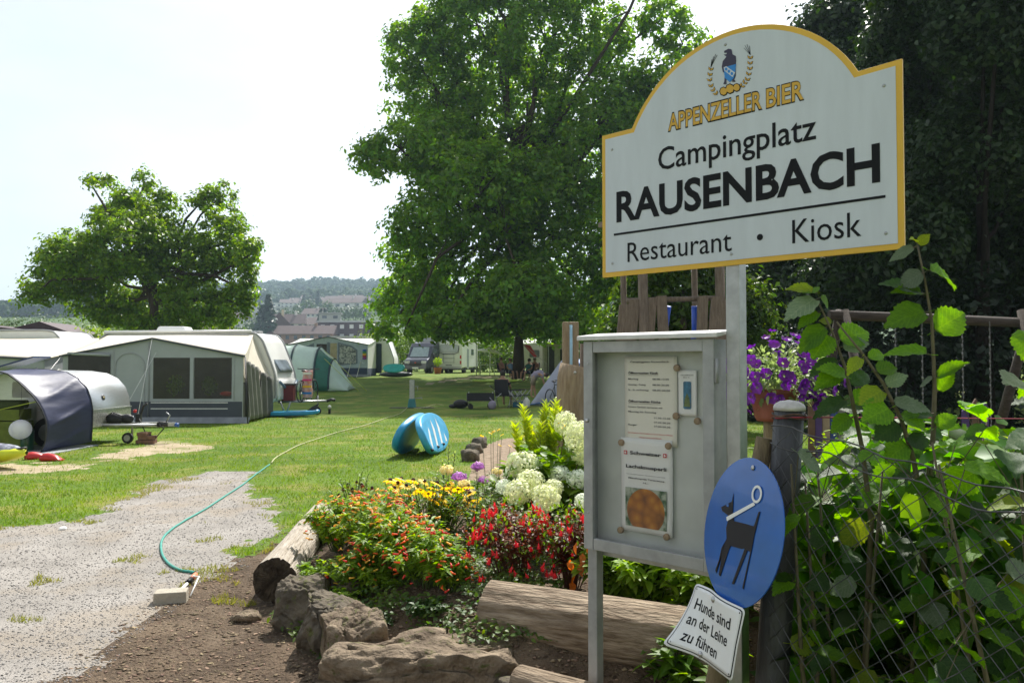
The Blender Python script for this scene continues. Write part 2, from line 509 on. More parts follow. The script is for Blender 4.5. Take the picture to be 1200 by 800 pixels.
def ground_mat(name, cols, scales, bump=.4, bsc=60, bdist=.01, rough=.95):
    m = bpy.data.materials.new(name); m.use_nodes = True
    N = m.node_tree.nodes; L = m.node_tree.links
    b = N['Principled BSDF']; b.inputs['Roughness'].default_value = rough; b.inputs['Specular IOR Level'].default_value = .2
    co = N.new('ShaderNodeTexCoord')
    prev = None
    for k, (c, s) in enumerate(zip(cols, scales)):
        n = N.new('ShaderNodeTexNoise'); n.inputs['Scale'].default_value = s; n.inputs['Detail'].default_value = 5; n.inputs['Roughness'].default_value = .65
        L.new(co.outputs['Object'], n.inputs['Vector'])
        r = N.new('ShaderNodeValToRGB'); r.color_ramp.elements[0].position = .38; r.color_ramp.elements[1].position = .64
        if k == 0:
            r.color_ramp.elements[0].color = (*c[0], 1); r.color_ramp.elements[1].color = (*c[1], 1)
            L.new(n.outputs['Fac'], r.inputs['Fac']); prev = r.outputs['Color']
        else:
            r.color_ramp.elements[0].position = c[2]; r.color_ramp.elements[1].position = c[2] + .12
            r.color_ramp.elements[0].color = (0, 0, 0, 1); r.color_ramp.elements[1].color = (c[1],) * 3 + (1,)
            L.new(n.outputs['Fac'], r.inputs['Fac'])
            mx = N.new('ShaderNodeMixRGB'); mx.inputs['Color2'].default_value = (*c[0], 1)
            L.new(prev, mx.inputs['Color1']); L.new(r.outputs['Color'], mx.inputs['Fac']); prev = mx.outputs[0]
    L.new(prev, b.inputs['Base Color'])
    n = N.new('ShaderNodeTexNoise'); n.inputs['Scale'].default_value = bsc; n.inputs['Detail'].default_value = 8
    L.new(co.outputs['Object'], n.inputs['Vector'])
    bp = N.new('ShaderNodeBump'); bp.inputs['Strength'].default_value = bump; bp.inputs['Distance'].default_value = bdist
    L.new(n.outputs['Fac'], bp.inputs['Height']); L.new(bp.outputs[0], b.inputs['Normal'])
    MATS[name] = m
    return m
GM = [
    ground_mat('turf', [((.065, .125, .012), (.125, .20, .020)), ((.27, .23, .06), .55, .50), ((.05, .11, .012), .6, .55), ((.23, .20, .07), .35, .53)], [.35, 1.1, .18, 9], .8, 30, .03),
    ground_mat('fine_gravel', [((.27, .25, .225), (.36, .335, .305)), ((.30, .25, .19), .7, .50), ((.16, .15, .14), .6, .56), ((.40, .38, .35), .4, .62)], [1.6, .7, 70, 110], .9, 120, .012),
    ground_mat('dark_soil', [((.085, .060, .040), (.15, .108, .072)), ((.23, .175, .12), .55, .52), ((.035, .024, .016), .8, .54), ((.32, .26, .18), .6, .62)], [3, 1.3, 26, 75], 1.0, 60, .03),
    ground_mat('bark_mulch', [((.22, .16, .11), (.36, .28, .20)), ((.12, .08, .05), .6, .55)], [9, 40], .8, 60, .03),
    ground_mat('worn_sand', [((.30, .24, .15), (.42, .35, .24)), ((.14, .17, .04), .7, .52)], [2, 1.4], .5, 60, .01)]
for k, (nm, lb) in enumerate((('lawn', 'mown green campsite lawn with yellowed patches'), ('gravel_path', 'pale grey gravel track crossing the lawn'), ('bare_soil', 'dark brown soil with wood chips around the flower bed'), ('bark_mulch_bed', 'low patch of light brown mulch behind the flowers'), ('worn_ground', 'sandy worn ground in front of the small trailer'))):
    sel = Fg[kind == k]
    u, inv = np.unique(sel, return_inverse=True)
    o = link(nm, np_mesh(nm, Vg[u], inv.reshape(-1, 4), GM[k], True))
    tag(o, lb, None, None, 'structure')

# ---- grass blades, denser near the viewer
def blades(n, ymin, ymax, hmin, hmax, w, name, m, fn, lean=.5):
    yy = np.exp(rng.uniform(math.log(ymin), math.log(ymax), n))
    xx = (rng.uniform(-.80, .45, n)) * yy + rng.uniform(-.6, .6, n)
    g, s, c, d = masks(xx, yy)
    k = fn(xx, yy, g, s, c, d)
    xx = xx[k]; yy = yy[k]; n = len(xx)
    zz = GH(xx, yy)
    sc = 1 + yy / 14
    h = rng.uniform(hmin, hmax, n) * (0.6 + .8 * vnoise(xx, yy, 3, 21)); ww = w * sc * rng.uniform(.6, 1.3, n)
    an = rng.uniform(0, math.pi, n)
    base = np.stack([xx, yy, zz - .004], 1)
    dx = np.stack([np.cos(an) * ww, np.sin(an) * ww, np.zeros(n)], 1)
    tip = base + np.stack([rng.normal(0, lean, n) * h, rng.normal(0, lean, n) * h, h], 1)
    V = np.stack([base - dx, base + dx, tip], 1).reshape(-1, 3)
    o = link(name, np_mesh(name, V, np.arange(3 * n).reshape(n, 3), m))
    return o
grassm = mat('grass_blade', (.080, .160, .012), .5, var=.1, scale=.9, col2=(.155, .225, .026), rnd=.35, trans=.35, spec=.25)
drym = mat('dry_grass_blade', (.26, .24, .07), .6, scale=.8, col2=(.15, .19, .03), rnd=.3, trans=.3, spec=.2)
def lawn_fn(x, y, g, s, c, d):
    edge = np.clip((-np.maximum(np.maximum(g, s), c) + .02) * 6, 0, 1) * np.clip(1 - (d + .5) * 1.1, .10, 1)
    return rng.random(len(x)) < edge
o = blades(190000, 4.5, 24, .02, .045, .0035, 'lawn_grass', grassm, lawn_fn); tag(o, 'short green grass blades of the campsite lawn', 'grass', None, 'stuff')
def tuft_fn(x, y, g, s, c, d):
    t = vnoise(x, y, 2.6, 31) * .7 + vnoise(x, y, 9, 32) * .3
    ok = ((g > 0) | ((s > 0) & (x < -1.3)))
    ok &= ~((s > 0) & (y < 5.0))
    rim = np.exp(-np.abs(np.where(g > 0, g, s)) * 4.0)
    return ok & (t + rim * .34 > .83)
o = blades(260000, 3.9, 15, .015, .05, .003, 'sparse_grass', drym, tuft_fn); tag(o, 'sparse yellowish grass tufts along the gravel edge', 'grass', None, 'stuff')

# ---- loose stones and chips
def pebbles(name, n, ymin, ymax, smin, smax, m, fn, flat=.6, long=1.0):
    yy = np.exp(rng.uniform(math.log(ymin), math.log(ymax), n)); xx = rng.uniform(-.85, .3, n) * yy + rng.uniform(-.5, .5, n)
    g, s, c, d = masks(xx, yy); k = fn(xx, yy, g, s, c, d); xx = xx[k]; yy = yy[k]; n = len(xx)
    zz = GH(xx, yy)
    s_ = smin + (smax - smin) * rng.random(n) ** 3
    s_ *= (1 + yy / 20)
    base = np.array([[1, 0, 0], [0, 1, 0], [-1, 0, 0], [0, -1, 0], [0, 0, 1], [0, 0, -1]], float)
    f = np.array([[0, 1, 4], [1, 2, 4], [2, 3, 4], [3, 0, 4], [1, 0, 5], [2, 1, 5], [3, 2, 5], [0, 3, 5]])
    an = rng.uniform(0, 6.28, n)
    V = base[None] * rng.uniform(.55, 1.2, (n, 6, 1)) * np.stack([np.full(n, long), np.ones(n), np.full(n, flat)], 1)[:, None, :] * s_[:, None, None]
    V[:, :4, 2] += rng.uniform(-.3, .3, (n, 4)) * s_[:, None]
    ca, sa = np.cos(an)[:, None], np.sin(an)[:, None]
    X = V[:, :, 0] * ca - V[:, :, 1] * sa; Y = V[:, :, 0] * sa + V[:, :, 1] * ca
    V = np.stack([X + xx[:, None], Y + yy[:, None], V[:, :, 2] + zz[:, None] + (s_ * flat * .3)[:, None]], 2).reshape(-1, 3)
    Fp = (f[None] + (np.arange(n) * 6)[:, None, None]).reshape(-1, 3)
    return link(name, np_mesh(name, V, Fp, m))
stonem = mat('loose_stone', (.24, .225, .21), .9, scale=.9, col2=(.34, .32, .30), rnd=.5, spec=.25)
chipm = mat('wood_chip', (.13, .09, .06), .9, scale=1.2, col2=(.28, .21, .14), rnd=.6, spec=.2)
o = pebbles('loose_gravel', 110000, 3.4, 12, .002, .008, stonem, lambda x, y, g, s, c, d: (g > -.12)); tag(o, 'loose grey gravel stones scattered over the track', 'gravel', None, 'stuff')
o = pebbles('wood_chips', 42000, 3.2, 9, .002, .013, chipm, lambda x, y, g, s, c, d: (s > -.1) & (g < .1), .35, 1.8); tag(o, 'brown wood chips and crumbs on the dark soil', 'wood chips', None, 'stuff')

# ------------------------------------------------------------------ the camp sign
white = mat('sign_white', (.57, .62, .67), .25, var=.05, scale=2.2, bump=.02, bscale=4, spec=.5, stretch=(5, 5, 1), detail=8)
gold = mat('sign_gold', (.72, .43, .035), .4, var=.05, scale=5)
black = mat('print_black', (.009, .010, .012), .5, var=.1, spec=.15)
galv = mat('galvanised_steel', (.40, .41, .40), .42, .75, var=.16, scale=14, bump=.05, bscale=60)
alu = mat('dull_aluminium', (.36, .37, .36), .45, .6, var=.16, scale=9, bump=.06, bscale=40)
boltm = mat('bolt_steel', (.5, .5, .5), .35, .9, var=.1)
SL = P(706, 326, 3.65); SR = P(1060, 290, 2.73)
sdir = Vector((SR.x - SL.x, SR.y - SL.y, 0)); SW = sdir.length; sdir.normalize()
srot = math.atan2(sdir.y, sdir.x)
ZB = 1.995
sign = thing('camp_sign', 'large white arched sign with gold border reading Campingplatz Rausenbach above the notice case', 'sign', (SL.x, SL.y, 0), srot)
def arc_pts(inset=0.0, n=28):
    """outline of the board from bottom left, counter-clockwise in x,z"""
    w, h = SW, .655
    c0, c1, apex = .163, w - .145, .952
    i = inset
    cx_ = (c0 + c1) / 2; half = (c1 - c0) / 2; sag = apex - h + .01
    rad = (half * half + sag * sag) / (2 * sag); cz = apex - rad
    pts = [(i, i), (w - i, i), (w - i, h + .006 - i)]
    a1 = math.asin(min(1, (half - (i * .35)) / (rad - i)))
    # notch: board shoulder runs to the arc
    zz = h - i
    r_ = rad - i
    xh = math.sqrt(max(0, r_ * r_ - (zz - cz) ** 2))
    a1 = math.atan2(xh, zz - cz)
    pts += [(cx_ + r_ * math.sin(a1 - 2 * a1 * k / n), cz + r_ * math.cos(a1 - 2 * a1 * k / n)) for k in range(n + 1)]
    pts.append((i, h - i))
    return [(x, z + ZB) for x, z in pts]
b = MB(); b.prism(arc_pts(), 0, .012); board = b.build('board', gold, sign, bevel=.0015)
b = MB(); b.prism(arc_pts(.021), -.0025, .004); face = b.build('face_panel', white, board)
b = MB()
b.box((SW / 2 - .006, .012 + .031, 1.26), (.06, .06, 2.55)); post = b.build('post', galv, sign, bevel=.003)
b = MB(); b.box((SW / 2 - .006, .043, 2.538), (.062, .062, .008)); b.build('post_cap', black, post)
for zz in (2.06, 2.45):
    b = MB(); b.box((SW / 2, .017, zz), (SW * .5, .008, .04)); b.build('mounting_rail', galv, sign)
for xx_, zz_ in ((.06, .06), (SW - .06, .06), (.06, .58), (SW - .06, .58), (SW / 2, .045), (SW / 2 - .02, .90)):
    b = MB(); b.lathe([(.006, 0), (.006, .002), (.003, .0035), (.0005, .004)], 8); o = b.build('screw', galv, board); o.location = (xx_, -.0026, zz_ + ZB); o.rotation_euler = (R(90), 0, 0)
def suv(px, py, O=SL, U=sdir, V=Vector((0, 0, 1))):
    r = ray(px, py); n = U.cross(V)
    t = (O - Vector((0, 0, EYE))).dot(n) / r.dot(n)
    q = Vector((0, 0, EYE)) + r * t - O
    return q.dot(U), q.dot(V)
def sline(s, l, r, cap, bold=0, m=black, y=-.004, name='lettering'):
    u0, v0 = suv(*l); u1, v1 = suv(*r)
    return text(s, m, board, u0, u1, (v0 + v1) / 2 + SL.z, cap, y, bold, name)
def vh(a, b): return abs(suv(*a)[1] - suv(*b)[1])
sline('Campingplatz', (772, 200), (957, 163), vh((772, 200), (772, 174)), .008)
sline('RAUSENBACH', (723, 258), (1032, 214), vh((1010, 214), (1010, 171)), .028)
sline('Restaurant', (736, 308), (858, 293), vh((736, 308), (736, 285)), .0)
sline('Kiosk', (929, 285), (1010, 277), vh((929, 285), (929, 257)), .0)
ua, va = suv(720, 275); ub, vb = suv(1038, 230.5)
b = MB(); b.box(((ua + ub) / 2, -.0035, (va + vb) / 2 + SL.z), (ub - ua, .002, .0095)); b.build('underline', black, board)
ud, vd = suv(891, 278)
b = MB(); b.prism([(ud + .0125 * math.cos(k * math.pi / 10), vd + SL.z + .0125 * math.sin(k * math.pi / 10)) for k in range(20)], -.0045, -.0027); b.build('dot', black, board)
sline('APPENZELLER', (783, 154), (894, 128), vh((890, 129), (890, 107)), .045, black, -.0032)
sline('BIER', (898, 126.5), (943, 117), vh((940, 117), (940, 94)), .045, black, -.0032)
goldp = mat('print_gold', (.62, .36, .03), .4, var=.05)
sline('APPENZELLER', (784, 153), (893.4, 127.6), vh((890, 128), (890, 107.5)), .018, goldp, -.0046)
sline('BIER', (898.8, 126), (942.4, 116.6), vh((940, 116.6), (940, 94.5)), .018, goldp, -.0046)
# emblem: generic upright bear with shield between two ears of barley
def flat(poly, y, m, name, par):
    b = MB(); q = [suv(*p) for p in poly]; q = [(a, c + SL.z) for a, c in q]
    ar = sum(q[i][0] * q[(i + 1) % len(q)][1] - q[(i + 1) % len(q)][0] * q[i][1] for i in range(len(q)))
    if ar < 0: q.reverse()
    b.prism(q, y, y + .0012)
    return b.build(name, m, par)
def zz7(p): return [(820 + a / 6.664, 40 + c / 6.664) for a, c in p]
bearm = mat('print_dark_blue', (.03, .025, .06), .4); bluep = mat('print_blue', (.02, .22, .62), .4)
flat(zz7([(195, 135), (210, 128), (228, 118), (250, 122), (255, 135), (258, 160), (285, 175), (288, 210), (285, 250), (284, 330), (272, 360), (284, 370), (278, 376), (258, 375), (262, 340), (225, 330), (210, 370), (214, 388), (208, 396), (188, 394), (196, 372), (198, 330), (200, 310), (185, 300), (176, 260), (184, 215), (205, 190), (212, 178), (190, 165), (212, 160), (218, 150), (195, 150)]), -.0045, bearm, 'bear', board)
flat(zz7([(192, 262), (225, 255), (288, 238), (282, 300), (272, 345), (240, 380), (200, 345)]), -.0055, bluep, 'shield', board)
flat(zz7([(192, 266), (212, 255), (282, 305), (262, 340), (198, 290)]), -.006, white, 'shield_band', board)
for c in ((212, 278), (234, 295), (257, 313)):
    flat(zz7([(c[0] + 11 * math.cos(k * .785), c[1] + 13 * math.sin(k * .785)) for k in range(8)]), -.0066, bluep, 'shield_spot', board)
def ear(pts, wid, par, sgn):
    for k, (x, y, dx, dy) in enumerate(pts):
        for s in (-1, 1):
            nx_, ny_ = -dy * s, dx * s
            cxx, cyy = x + nx_ * wid * .62, y + ny_ * wid * .62
            tx, ty = (dx + nx_ * .8), (dy + ny_ * .8)
            L_ = math.hypot(tx, ty); tx /= L_; ty /= L_
            for q, (mm, l_, w_) in enumerate(((black, 19, 9.5), (goldp, 15, 6.5))):
                flat(zz7([(cxx - tx * l_, cyy - ty * l_), (cxx - ty * w_, cyy + tx * w_), (cxx + tx * l_, cyy + ty * l_), (cxx + ty * w_, cyy - tx * w_)]), -.0040 - q * .0008, mm, 'barley_grain', par)
def curve_pts(p, n):
    out = []
    for k in range(n):
        t = k / (n - 1) * (len(p) - 1); i = min(int(t), len(p) - 2); f = t - i
        x = p[i][0] * (1 - f) + p[i + 1][0] * f; y = p[i][1] * (1 - f) + p[i + 1][1] * f
        dx, dy = p[i + 1][0] - p[i][0], p[i + 1][1] - p[i][1]; l = math.hypot(dx, dy)
        out.append((x, y, dx / l, dy / l))
    return out
ear(curve_pts([(130, 465), (95, 420), (78, 345), (90, 275)], 6), 16, board, -1)
ear(curve_pts([(335, 405), (375, 355), (395, 270), (398, 185)], 7), 18, board, 1)
for (x0, y0), tips in (((90, 262), ((98, 200), (112, 178), (128, 160), (140, 165))), ((398, 165), ((348, 112), (356, 92), (372, 82), (392, 95)))):
    for tx, ty in tips:
        flat(zz7([(x0 - 2, y0), (x0 + 2, y0), (tx + 1, ty), (tx - 1, ty)]), -.004, black, 'awn', board)
for (x, y, r_) in ((190, 450, 30), (240, 430, 34), (292, 420, 28)):
    flat(zz7([(x + r_ * 1.15 * math.cos(k * .785), y + r_ * 1.25 * math.sin(k * .785)) for k in range(8)]), -.0040, black, 'hop_cone', board)
    flat(zz7([(x + r_ * .9 * math.cos(k * .785), y + r_ * 1. * math.sin(k * .785)) for k in range(8)]), -.0050, goldp, 'hop_scale', board)

# ------------------------------------------------------------------ notice case
NL = Vector(((687 - 600) / F * 3.69, 3.69, 0)); NR = Vector((.826, 3.235, 0))
nd = NR - NL; NW = nd.length; nrot = math.atan2(nd.y, nd.x)
case = thing('notice_case', 'grey metal glazed notice case with papers on one leg beside the sign post', 'notice case', NL, nrot)
z0, z1, D = .757, 1.70, .085
greypaint = mat('weathered_grey_paint', (.30, .31, .31), .5, .25, var=.18, scale=11, bump=.08, bscale=30, col2=(.42, .43, .43))
b = MB(); b.box((NW / 2, D - .006, (z0 + z1) / 2), (NW - .004, .010, z1 - z0 - .004)); b.build('back_panel', mat('back_board', (.62, .65, .61), .6, var=.10, scale=5, bump=.03), case)
b = MB()
b.box((.004, D / 2 + .004, (z0 + z1) / 2), (.008, D, z1 - z0)); b.box((NW - .004, D / 2 + .004, (z0 + z1) / 2), (.008, D, z1 - z0))
b.box((NW / 2, D / 2 + .004, z0 + .004), (NW - .018, D - .002, .008)); b.box((NW / 2, D / 2 + .004, z1 - .004), (NW - .018, D - .002, .008))
b.build('housing', greypaint, case)
fr = thing('door_frame', None, None); fr.parent = case
b = MB(); FW = .052
b.box((FW / 2 - .004, -.006, (z0 + z1) / 2), (FW, .022, z1 - z0 + .006)); fo = b.build('stile', greypaint, case, bevel=.003)
bpy.data.objects.remove(fr)
b = MB(); b.box((NW - FW / 2 + .002, -.006, (z0 + z1) / 2), (FW, .022, z1 - z0 + .006)); b.build('stile', greypaint, case, bevel=.003)
b = MB(); b.box((NW / 2, -.0055, z0 + FW / 2 - .002), (NW - 2 * FW + .004, .021, FW)); b.build('bottom_rail', greypaint, case, bevel=.003)
b = MB(); b.box((NW / 2, -.0055, z1 - FW / 2 + .002), (NW - 2 * FW + .004, .021, FW)); b.build('top_rail', greypaint, case, bevel=.003)
b = MB(); b.box((NW / 2, .004, (z0 + z1) / 2), (NW - 2 * FW + .008, .004, z1 - z0 - 2 * FW + .008)); b.build('glass_pane', glass('case_glass', (.80, .84, .84), .035, .03), case)
b = MB()
b.prism([(-.045, z1 + .005), (D + .03, z1 + .030), (D + .03, z1 + .042), (-.045, z1 + .026)], -.022, NW + .03, 'x')
b.build('roof', mat('pale_painted_metal', (.62, .62, .60), .45, .1, var=.12, scale=12, bump=.05), case, bevel=.004)
for k in range(4):
    b = MB(); b.lathe([(.008, 0), (.007, .003), (.001, .005)], 8, (.06 + k * .19, .01, z1 + .0305)); b.build('rivet', boltm, case)
b = MB(); b.box((.026, .032, z0 / 2 - .1), (.052, .05, z0 + .2)); b.build('leg', greypaint, case, bevel=.004)
b = MB(); b.box((NW / 2, D - .02, z0 - .022), (NW + .05, .03, .028)); b.build('support_bar', galv, case)
b = MB(); b.box((NW + .006, .004, z1 - .13), (.014, .03, .09)); b.tube([(NW + .014, -.012, z1 - .18), (NW + .014, -.012, z1 - .08)], .006, 8); b.build('hinge', greypaint, case)
b = MB(); b.lathe([(.010, 0), (.010, .006), (.004, .007)], 10, (0, 0, 0)); o = b.build('lock', boltm, case); o.location = (.018, -.017, 1.34); o.rotation_euler = (R(90), 0, 0)
for k in range(2):
    b = MB(); b.lathe([(.005, 0), (.004, .002), (.001, .003)], 8); o = b.build('screw', boltm, case); o.location = (.022, -.017, (.92, 1.6)[k]); o.rotation_euler = (R(90), 0, 0)
# papers hang on the back panel inside the case
NV = Vector((0, 0, 1)); ndn = nd.normalized()
ninto = Vector((-ndn.y, ndn.x, 0)) * -1
inward = Vector((0, 0, 1)).cross(ndn)
OB = NL + inward * (D - .016)
def nuv(px, py): return suv(px, py, OB, ndn, Vector((0, 0, 1)))
paper = mat('paper', (.92, .92, .89), .7, var=.02, scale=4); paperc = mat('cream_paper', (.90, .87, .76), .7, var=.02, scale=4)
redp = mat('print_red', (.62, .03, .04), .5); inkm = mat('print_grey', (.015, .015, .02), .6)
def sheet(name, label, corners, m, y, curl=.004):
    """corners in pixels TL, TR, BR, BL; returns the thing and its local frame (x0,x1,z0,z1)"""
    q = [nuv(*c) for c in corners]
    x0 = (q[0][0] + q[3][0]) / 2; x1 = (q[1][0] + q[2][0]) / 2; zt = (q[0][1] + q[1][1]) / 2; zb = (q[2][1] + q[3][1]) / 2
    o = thing(name, label, 'poster', OB + ndn * x0 + Vector((0, 0, zb)) - inward * y, nrot)
    w, h = x1 - x0, zt - zb
    b = MB(); b.grid(lambda u, v: (u * w, -curl * abs(math.sin(u * 5 + v * 2)) * (1 if v < .15 or v > .85 else .3), v * h), 10, 14)
    b.build('paper', m, o, solid=.0004)
    return o, w, h
o, w, h = sheet('opening_hours_sheet', 'long cream paper of opening hours at the top inside the notice case', [(734, 418), (796, 417), (793, 522), (732, 520)], paperc, .004)
rows = [('Campingplatz Rausenbach', .12, .86, .93, 0), ('Öffnungszeiten Kiosk', .08, .66, .80, 0), ('Montag', .08, .28, .735, 0), ('08.00-12.00', .55, .86, .735, 0), ('Dienstag - Freitag', .08, .42, .67, 0), ('08.00-20.00', .55, .86, .67, 0), ('Sa. - So. und Feiertage', .08, .48, .61, 0), ('08.00-20.00', .55, .88, .61, 0),
        ('Öffnungszeiten Küche', .08, .70, .475, 0), ('Unsere Speisen servieren wir', .08, .74, .415, 0), ('Montag bis Sonntag', .08, .62, .36, 0), ('11.30-13.30', .58, .88, .30, 0), ('17.30-20.30', .58, .88, .25, 0), ('Burger', .08, .25, .21, 0), ('17.30-20.30', .58, .88, .205, 0),
        ('Bei schlechtem Wetter behalten wir uns vor früher zu schliessen', .08, .92, .12, 1), ('Restaurant und Kiosk', .3, .72, .075, 1), ('Kontakt Rezeption', .26, .78, .03, 1)]
for s, a, c, z, rd in rows:
    hd = s.startswith('Öff')
    text(s, redp if rd else inkm, o, a * w, c * w, z * h, (.0095 if hd else .0068) if not rd else .005, -.0055, .035 if hd else .018, 'lettering', res=2)
for z, x1_ in ((.785, .66), (.46, .70)):
    b = MB(); b.box((w * (.08 + x1_) / 2, -.0055, z * h), (w * (x1_ - .08), .0004, .001)); b.build('underline', inkm, o)
o, w, h = sheet('fish_special_poster', 'white poster for Lachsknusperli with a photo of fried food, below the opening hours', [(732, 513), (793, 515), (787, 627), (728, 621)], paper, .010, .006)
text('Schweizer', black, o, .19 * w, .80 * w, .825 * h, .0145, -.008, .03)
text('Lachsknusperli', black, o, .11 * w, .90 * w, .68 * h, .0145, -.008, .03)
text('mit hausgemachter Tartarsauce und Salat', inkm, o, .12 * w, .88 * w, .61 * h, .0035, -.008, .01)
text('Mitnehmpreis Tartarsauce', inkm, o, .16 * w, .86 * w, .565 * h, .006, -.008, .03)
text('16.-', inkm, o, .45 * w, .56 * w, .525 * h, .006, -.008, .02)
for xx in (.10, .87):
    b = MB(); b.box((xx * w, -.0075, .84 * h), (.017, .001, .017)); fl = b.build('swiss_flag', redp, o)
    b = MB(); b.box((xx * w, -.0085, .84 * h), (.011, .001, .0034)); b.box((xx * w, -.0087, .84 * h), (.0034, .001, .011)); b.build('cross', paper, fl)
m = bpy.data.materials.new('food_photo'); m.use_nodes = True; MATS['food_photo'] = m
N = m.node_tree.nodes; L = m.node_tree.links; co = N.new('ShaderNodeTexCoord')
n1 = N.new('ShaderNodeTexVoronoi'); n1.inputs['Scale'].default_value = 24; L.new(co.outputs['Object'], n1.inputs['Vector'])
n2 = N.new('ShaderNodeTexNoise'); n2.inputs['Scale'].default_value = 30; n2.inputs['Detail'].default_value = 6; L.new(co.outputs['Object'], n2.inputs['Vector'])
r1 = N.new('ShaderNodeValToRGB'); el = r1.color_ramp.elements; el[0].color = (.60, .27, .03, 1); el[1].color = (.16, .05, .01, 1); e = el.new(.35); e.color = (.48, .17, .015, 1)
r2 = N.new('ShaderNodeValToRGB'); el = r2.color_ramp.elements; el[0].color = (.05, .12, .05, 1); el[1].color = (.45, .5, .4, 1); el[0].position = .4; el[1].position = .6
dd_ = N.new('ShaderNodeVectorMath'); dd_.operation = 'DISTANCE'; dd_.inputs[1].default_value = (.50 * w, -.0085, .235 * h); L.new(co.outputs['Object'], dd_.inputs[0])
gr = N.new('ShaderNodeTexGradient'); gr.gradient_type = 'SPHERICAL'; mp2 = N.new('ShaderNodeMapping'); L.new(co.outputs['Generated'], mp2.inputs['Vector']); mp2.inputs['Location'].default_value = (-1.25, -1.0, -.95); mp2.inputs['Scale'].default_value = (2.4, 2, 2.4)
L.new(mp2.outputs[0], gr.inputs['Vector']); st = N.new('ShaderNodeMath'); st.operation = 'LESS_THAN'; st.inputs[1].default_value = .098; L.new(dd_.outputs['Value'], st.inputs[0])
mx = N.new('ShaderNodeMixRGB'); L.new(st.outputs[0], mx.inputs['Fac']); L.new(n1.outputs['Distance'], r1.inputs['Fac']); L.new(n2.outputs['Fac'], r2.inputs['Fac']); L.new(r2.outputs[0], mx.inputs['Color1']); L.new(r1.outputs[0], mx.inputs['Color2']); L.new(mx.outputs[0], N['Principled BSDF'].inputs['Base Color'])
b = MB(); b.box((.50 * w, -.0085, .265 * h), (.80 * w, .0015, .41 * h)); b.build('food_picture', m, o)
o, w, h = sheet('small_card', 'small white card with a blue picture at the upper right of the notice case', [(797, 433), (818, 434), (817, 488), (795, 486)], paper, .006, .002)
text('Quellfrisch', inkm, o, .15 * w, .85 * w, .88 * h, .004, -.004, .01)
text('Bier 5.-', inkm, o, .30 * w, .7 * w, .83 * h, .004, -.004, .01)
b = MB(); b.prism([(a, c) for a, c in rrect(.42 * w, .60 * h, .006, 4, .5 * w, .45 * h)], -.004, -.003); b.build('can_picture', mat('print_teal', (.03, .16, .28), .5, var=.6, scale=30), o)
b = MB(); b.prism([(.33 * w, .2 * h), (.67 * w, .2 * h), (.62 * w, .38 * h), (.5 * w, .5 * h), (.38 * w, .38 * h)], -.0055, -.0045); b.build('hill_picture', mat('print_green', (.12, .17, .04), .5, var=.4, scale=60), o)
corkm = mat('cork_magnet', (.36, .25, .14), .7, var=.15, scale=60)
for k, (px, py, lb) in enumerate([(796, 431, 'top right of the opening hours sheet'), (731, 518, 'left, where the two long papers meet'), (786, 522, 'right, where the two long papers meet'), (795, 487, 'bottom left of the small card'), (820, 493, 'bottom right of the small card'), (730, 620, 'bottom left of the fish poster'), (784, 628, 'bottom right of the fish poster')]):
    u, v = nuv(px, py)
    b = MB(); b.lathe([(.0150, 0), (.0155, .004), (.0145, .011), (.008, .013), (.001, .0125)], 16)
    o = b.build('magnet', corkm); o.location = OB + ndn * u + Vector((0, 0, v)) - inward * .014; o.rotation_euler = (R(90), 0, nrot)
    tag(o, 'round brown magnet at the ' + lb, 'magnet', 'round magnets in the notice case')

# ------------------------------------------------------------------ leaning stake with the dog signs
dark_wood = mat('dark_weathered_wood', (.09, .065, .045), .85, var=.3, scale=8, bump=.5, bscale=30, stretch=(6, 6, 1))
st0 = P(897, 513, 2.50); st1 = P(833, 812, 2.50); dvec = (st1 - st0); foot = st0 + dvec * (st0.z / -dvec.z)
t = thing('wooden_stake', 'leaning wooden stake carrying the round blue dog sign', 'stake', foot)
b = MB(); b.tube([Vector((0, 0, -.1)), (st0 - foot) * .5 + Vector((.006, 0, 0)), st0 - foot], [.034, .032, .028], 12, wob=.06); b.build('shaft', mat('stake_wood', (.17, .13, .07), .85, var=.3, scale=9, bump=.4, bscale=40, stretch=(5, 5, 1)), t)
AL = R(76.5)
hx = Vector((math.cos(AL), -math.sin(AL), 0)); sv = Vector((.2, 0, 1)).normalized(); sv = (sv - hx * sv.dot(hx)).normalized(); nn = hx.cross(sv)   # nn points away from the viewer's side
Mrot = Matrix((hx, -nn if nn.dot(Vector((0, 0, 0)) - P(868, 622, 2.43)) > 0 else nn, sv)).transposed()
if Mrot.determinant() < 0: Mrot = Matrix((hx, -(Mrot.transposed()[1]), sv)).transposed()
DC = P(868, 622, 2.43)
dog = thing('dog_lead_sign', 'round blue enamel sign with a black dog on a white lead', 'sign', DC, rot=Mrot.to_euler())
enam = mat('blue_enamel', (.012, .10, .42), .22, var=.12, scale=8, bump=.04, bscale=12, coat=.4)
b = MB(); n = 56
b.prism([(.224 * math.cos(2 * math.pi * k / n), .224 * math.sin(2 * math.pi * k / n)) for k in range(n)], 0, .004); disc = b.build('disc', enam, dog, bevel=.0012)
def duv(px, py): return suv(px, py, DC, hx, sv)
def dflat(poly, y, m, name, par, th_=.0012):
    q = [duv(*p) for p in poly]
    if sum(q[i][0] * q[(i + 1) % len(q)][1] - q[(i + 1) % len(q)][0] * q[i][1] for i in range(len(q))) < 0: q.reverse()
    b = MB(); b.prism(q, y, y + th_); return b.build(name, m, par)
z7 = lambda p: [(670 + a / 2.963, 530 + c / 2.963) for a, c in p]
dogm = mat('dog_print', (.013, .010, .016), .45, var=.2, spec=.2)
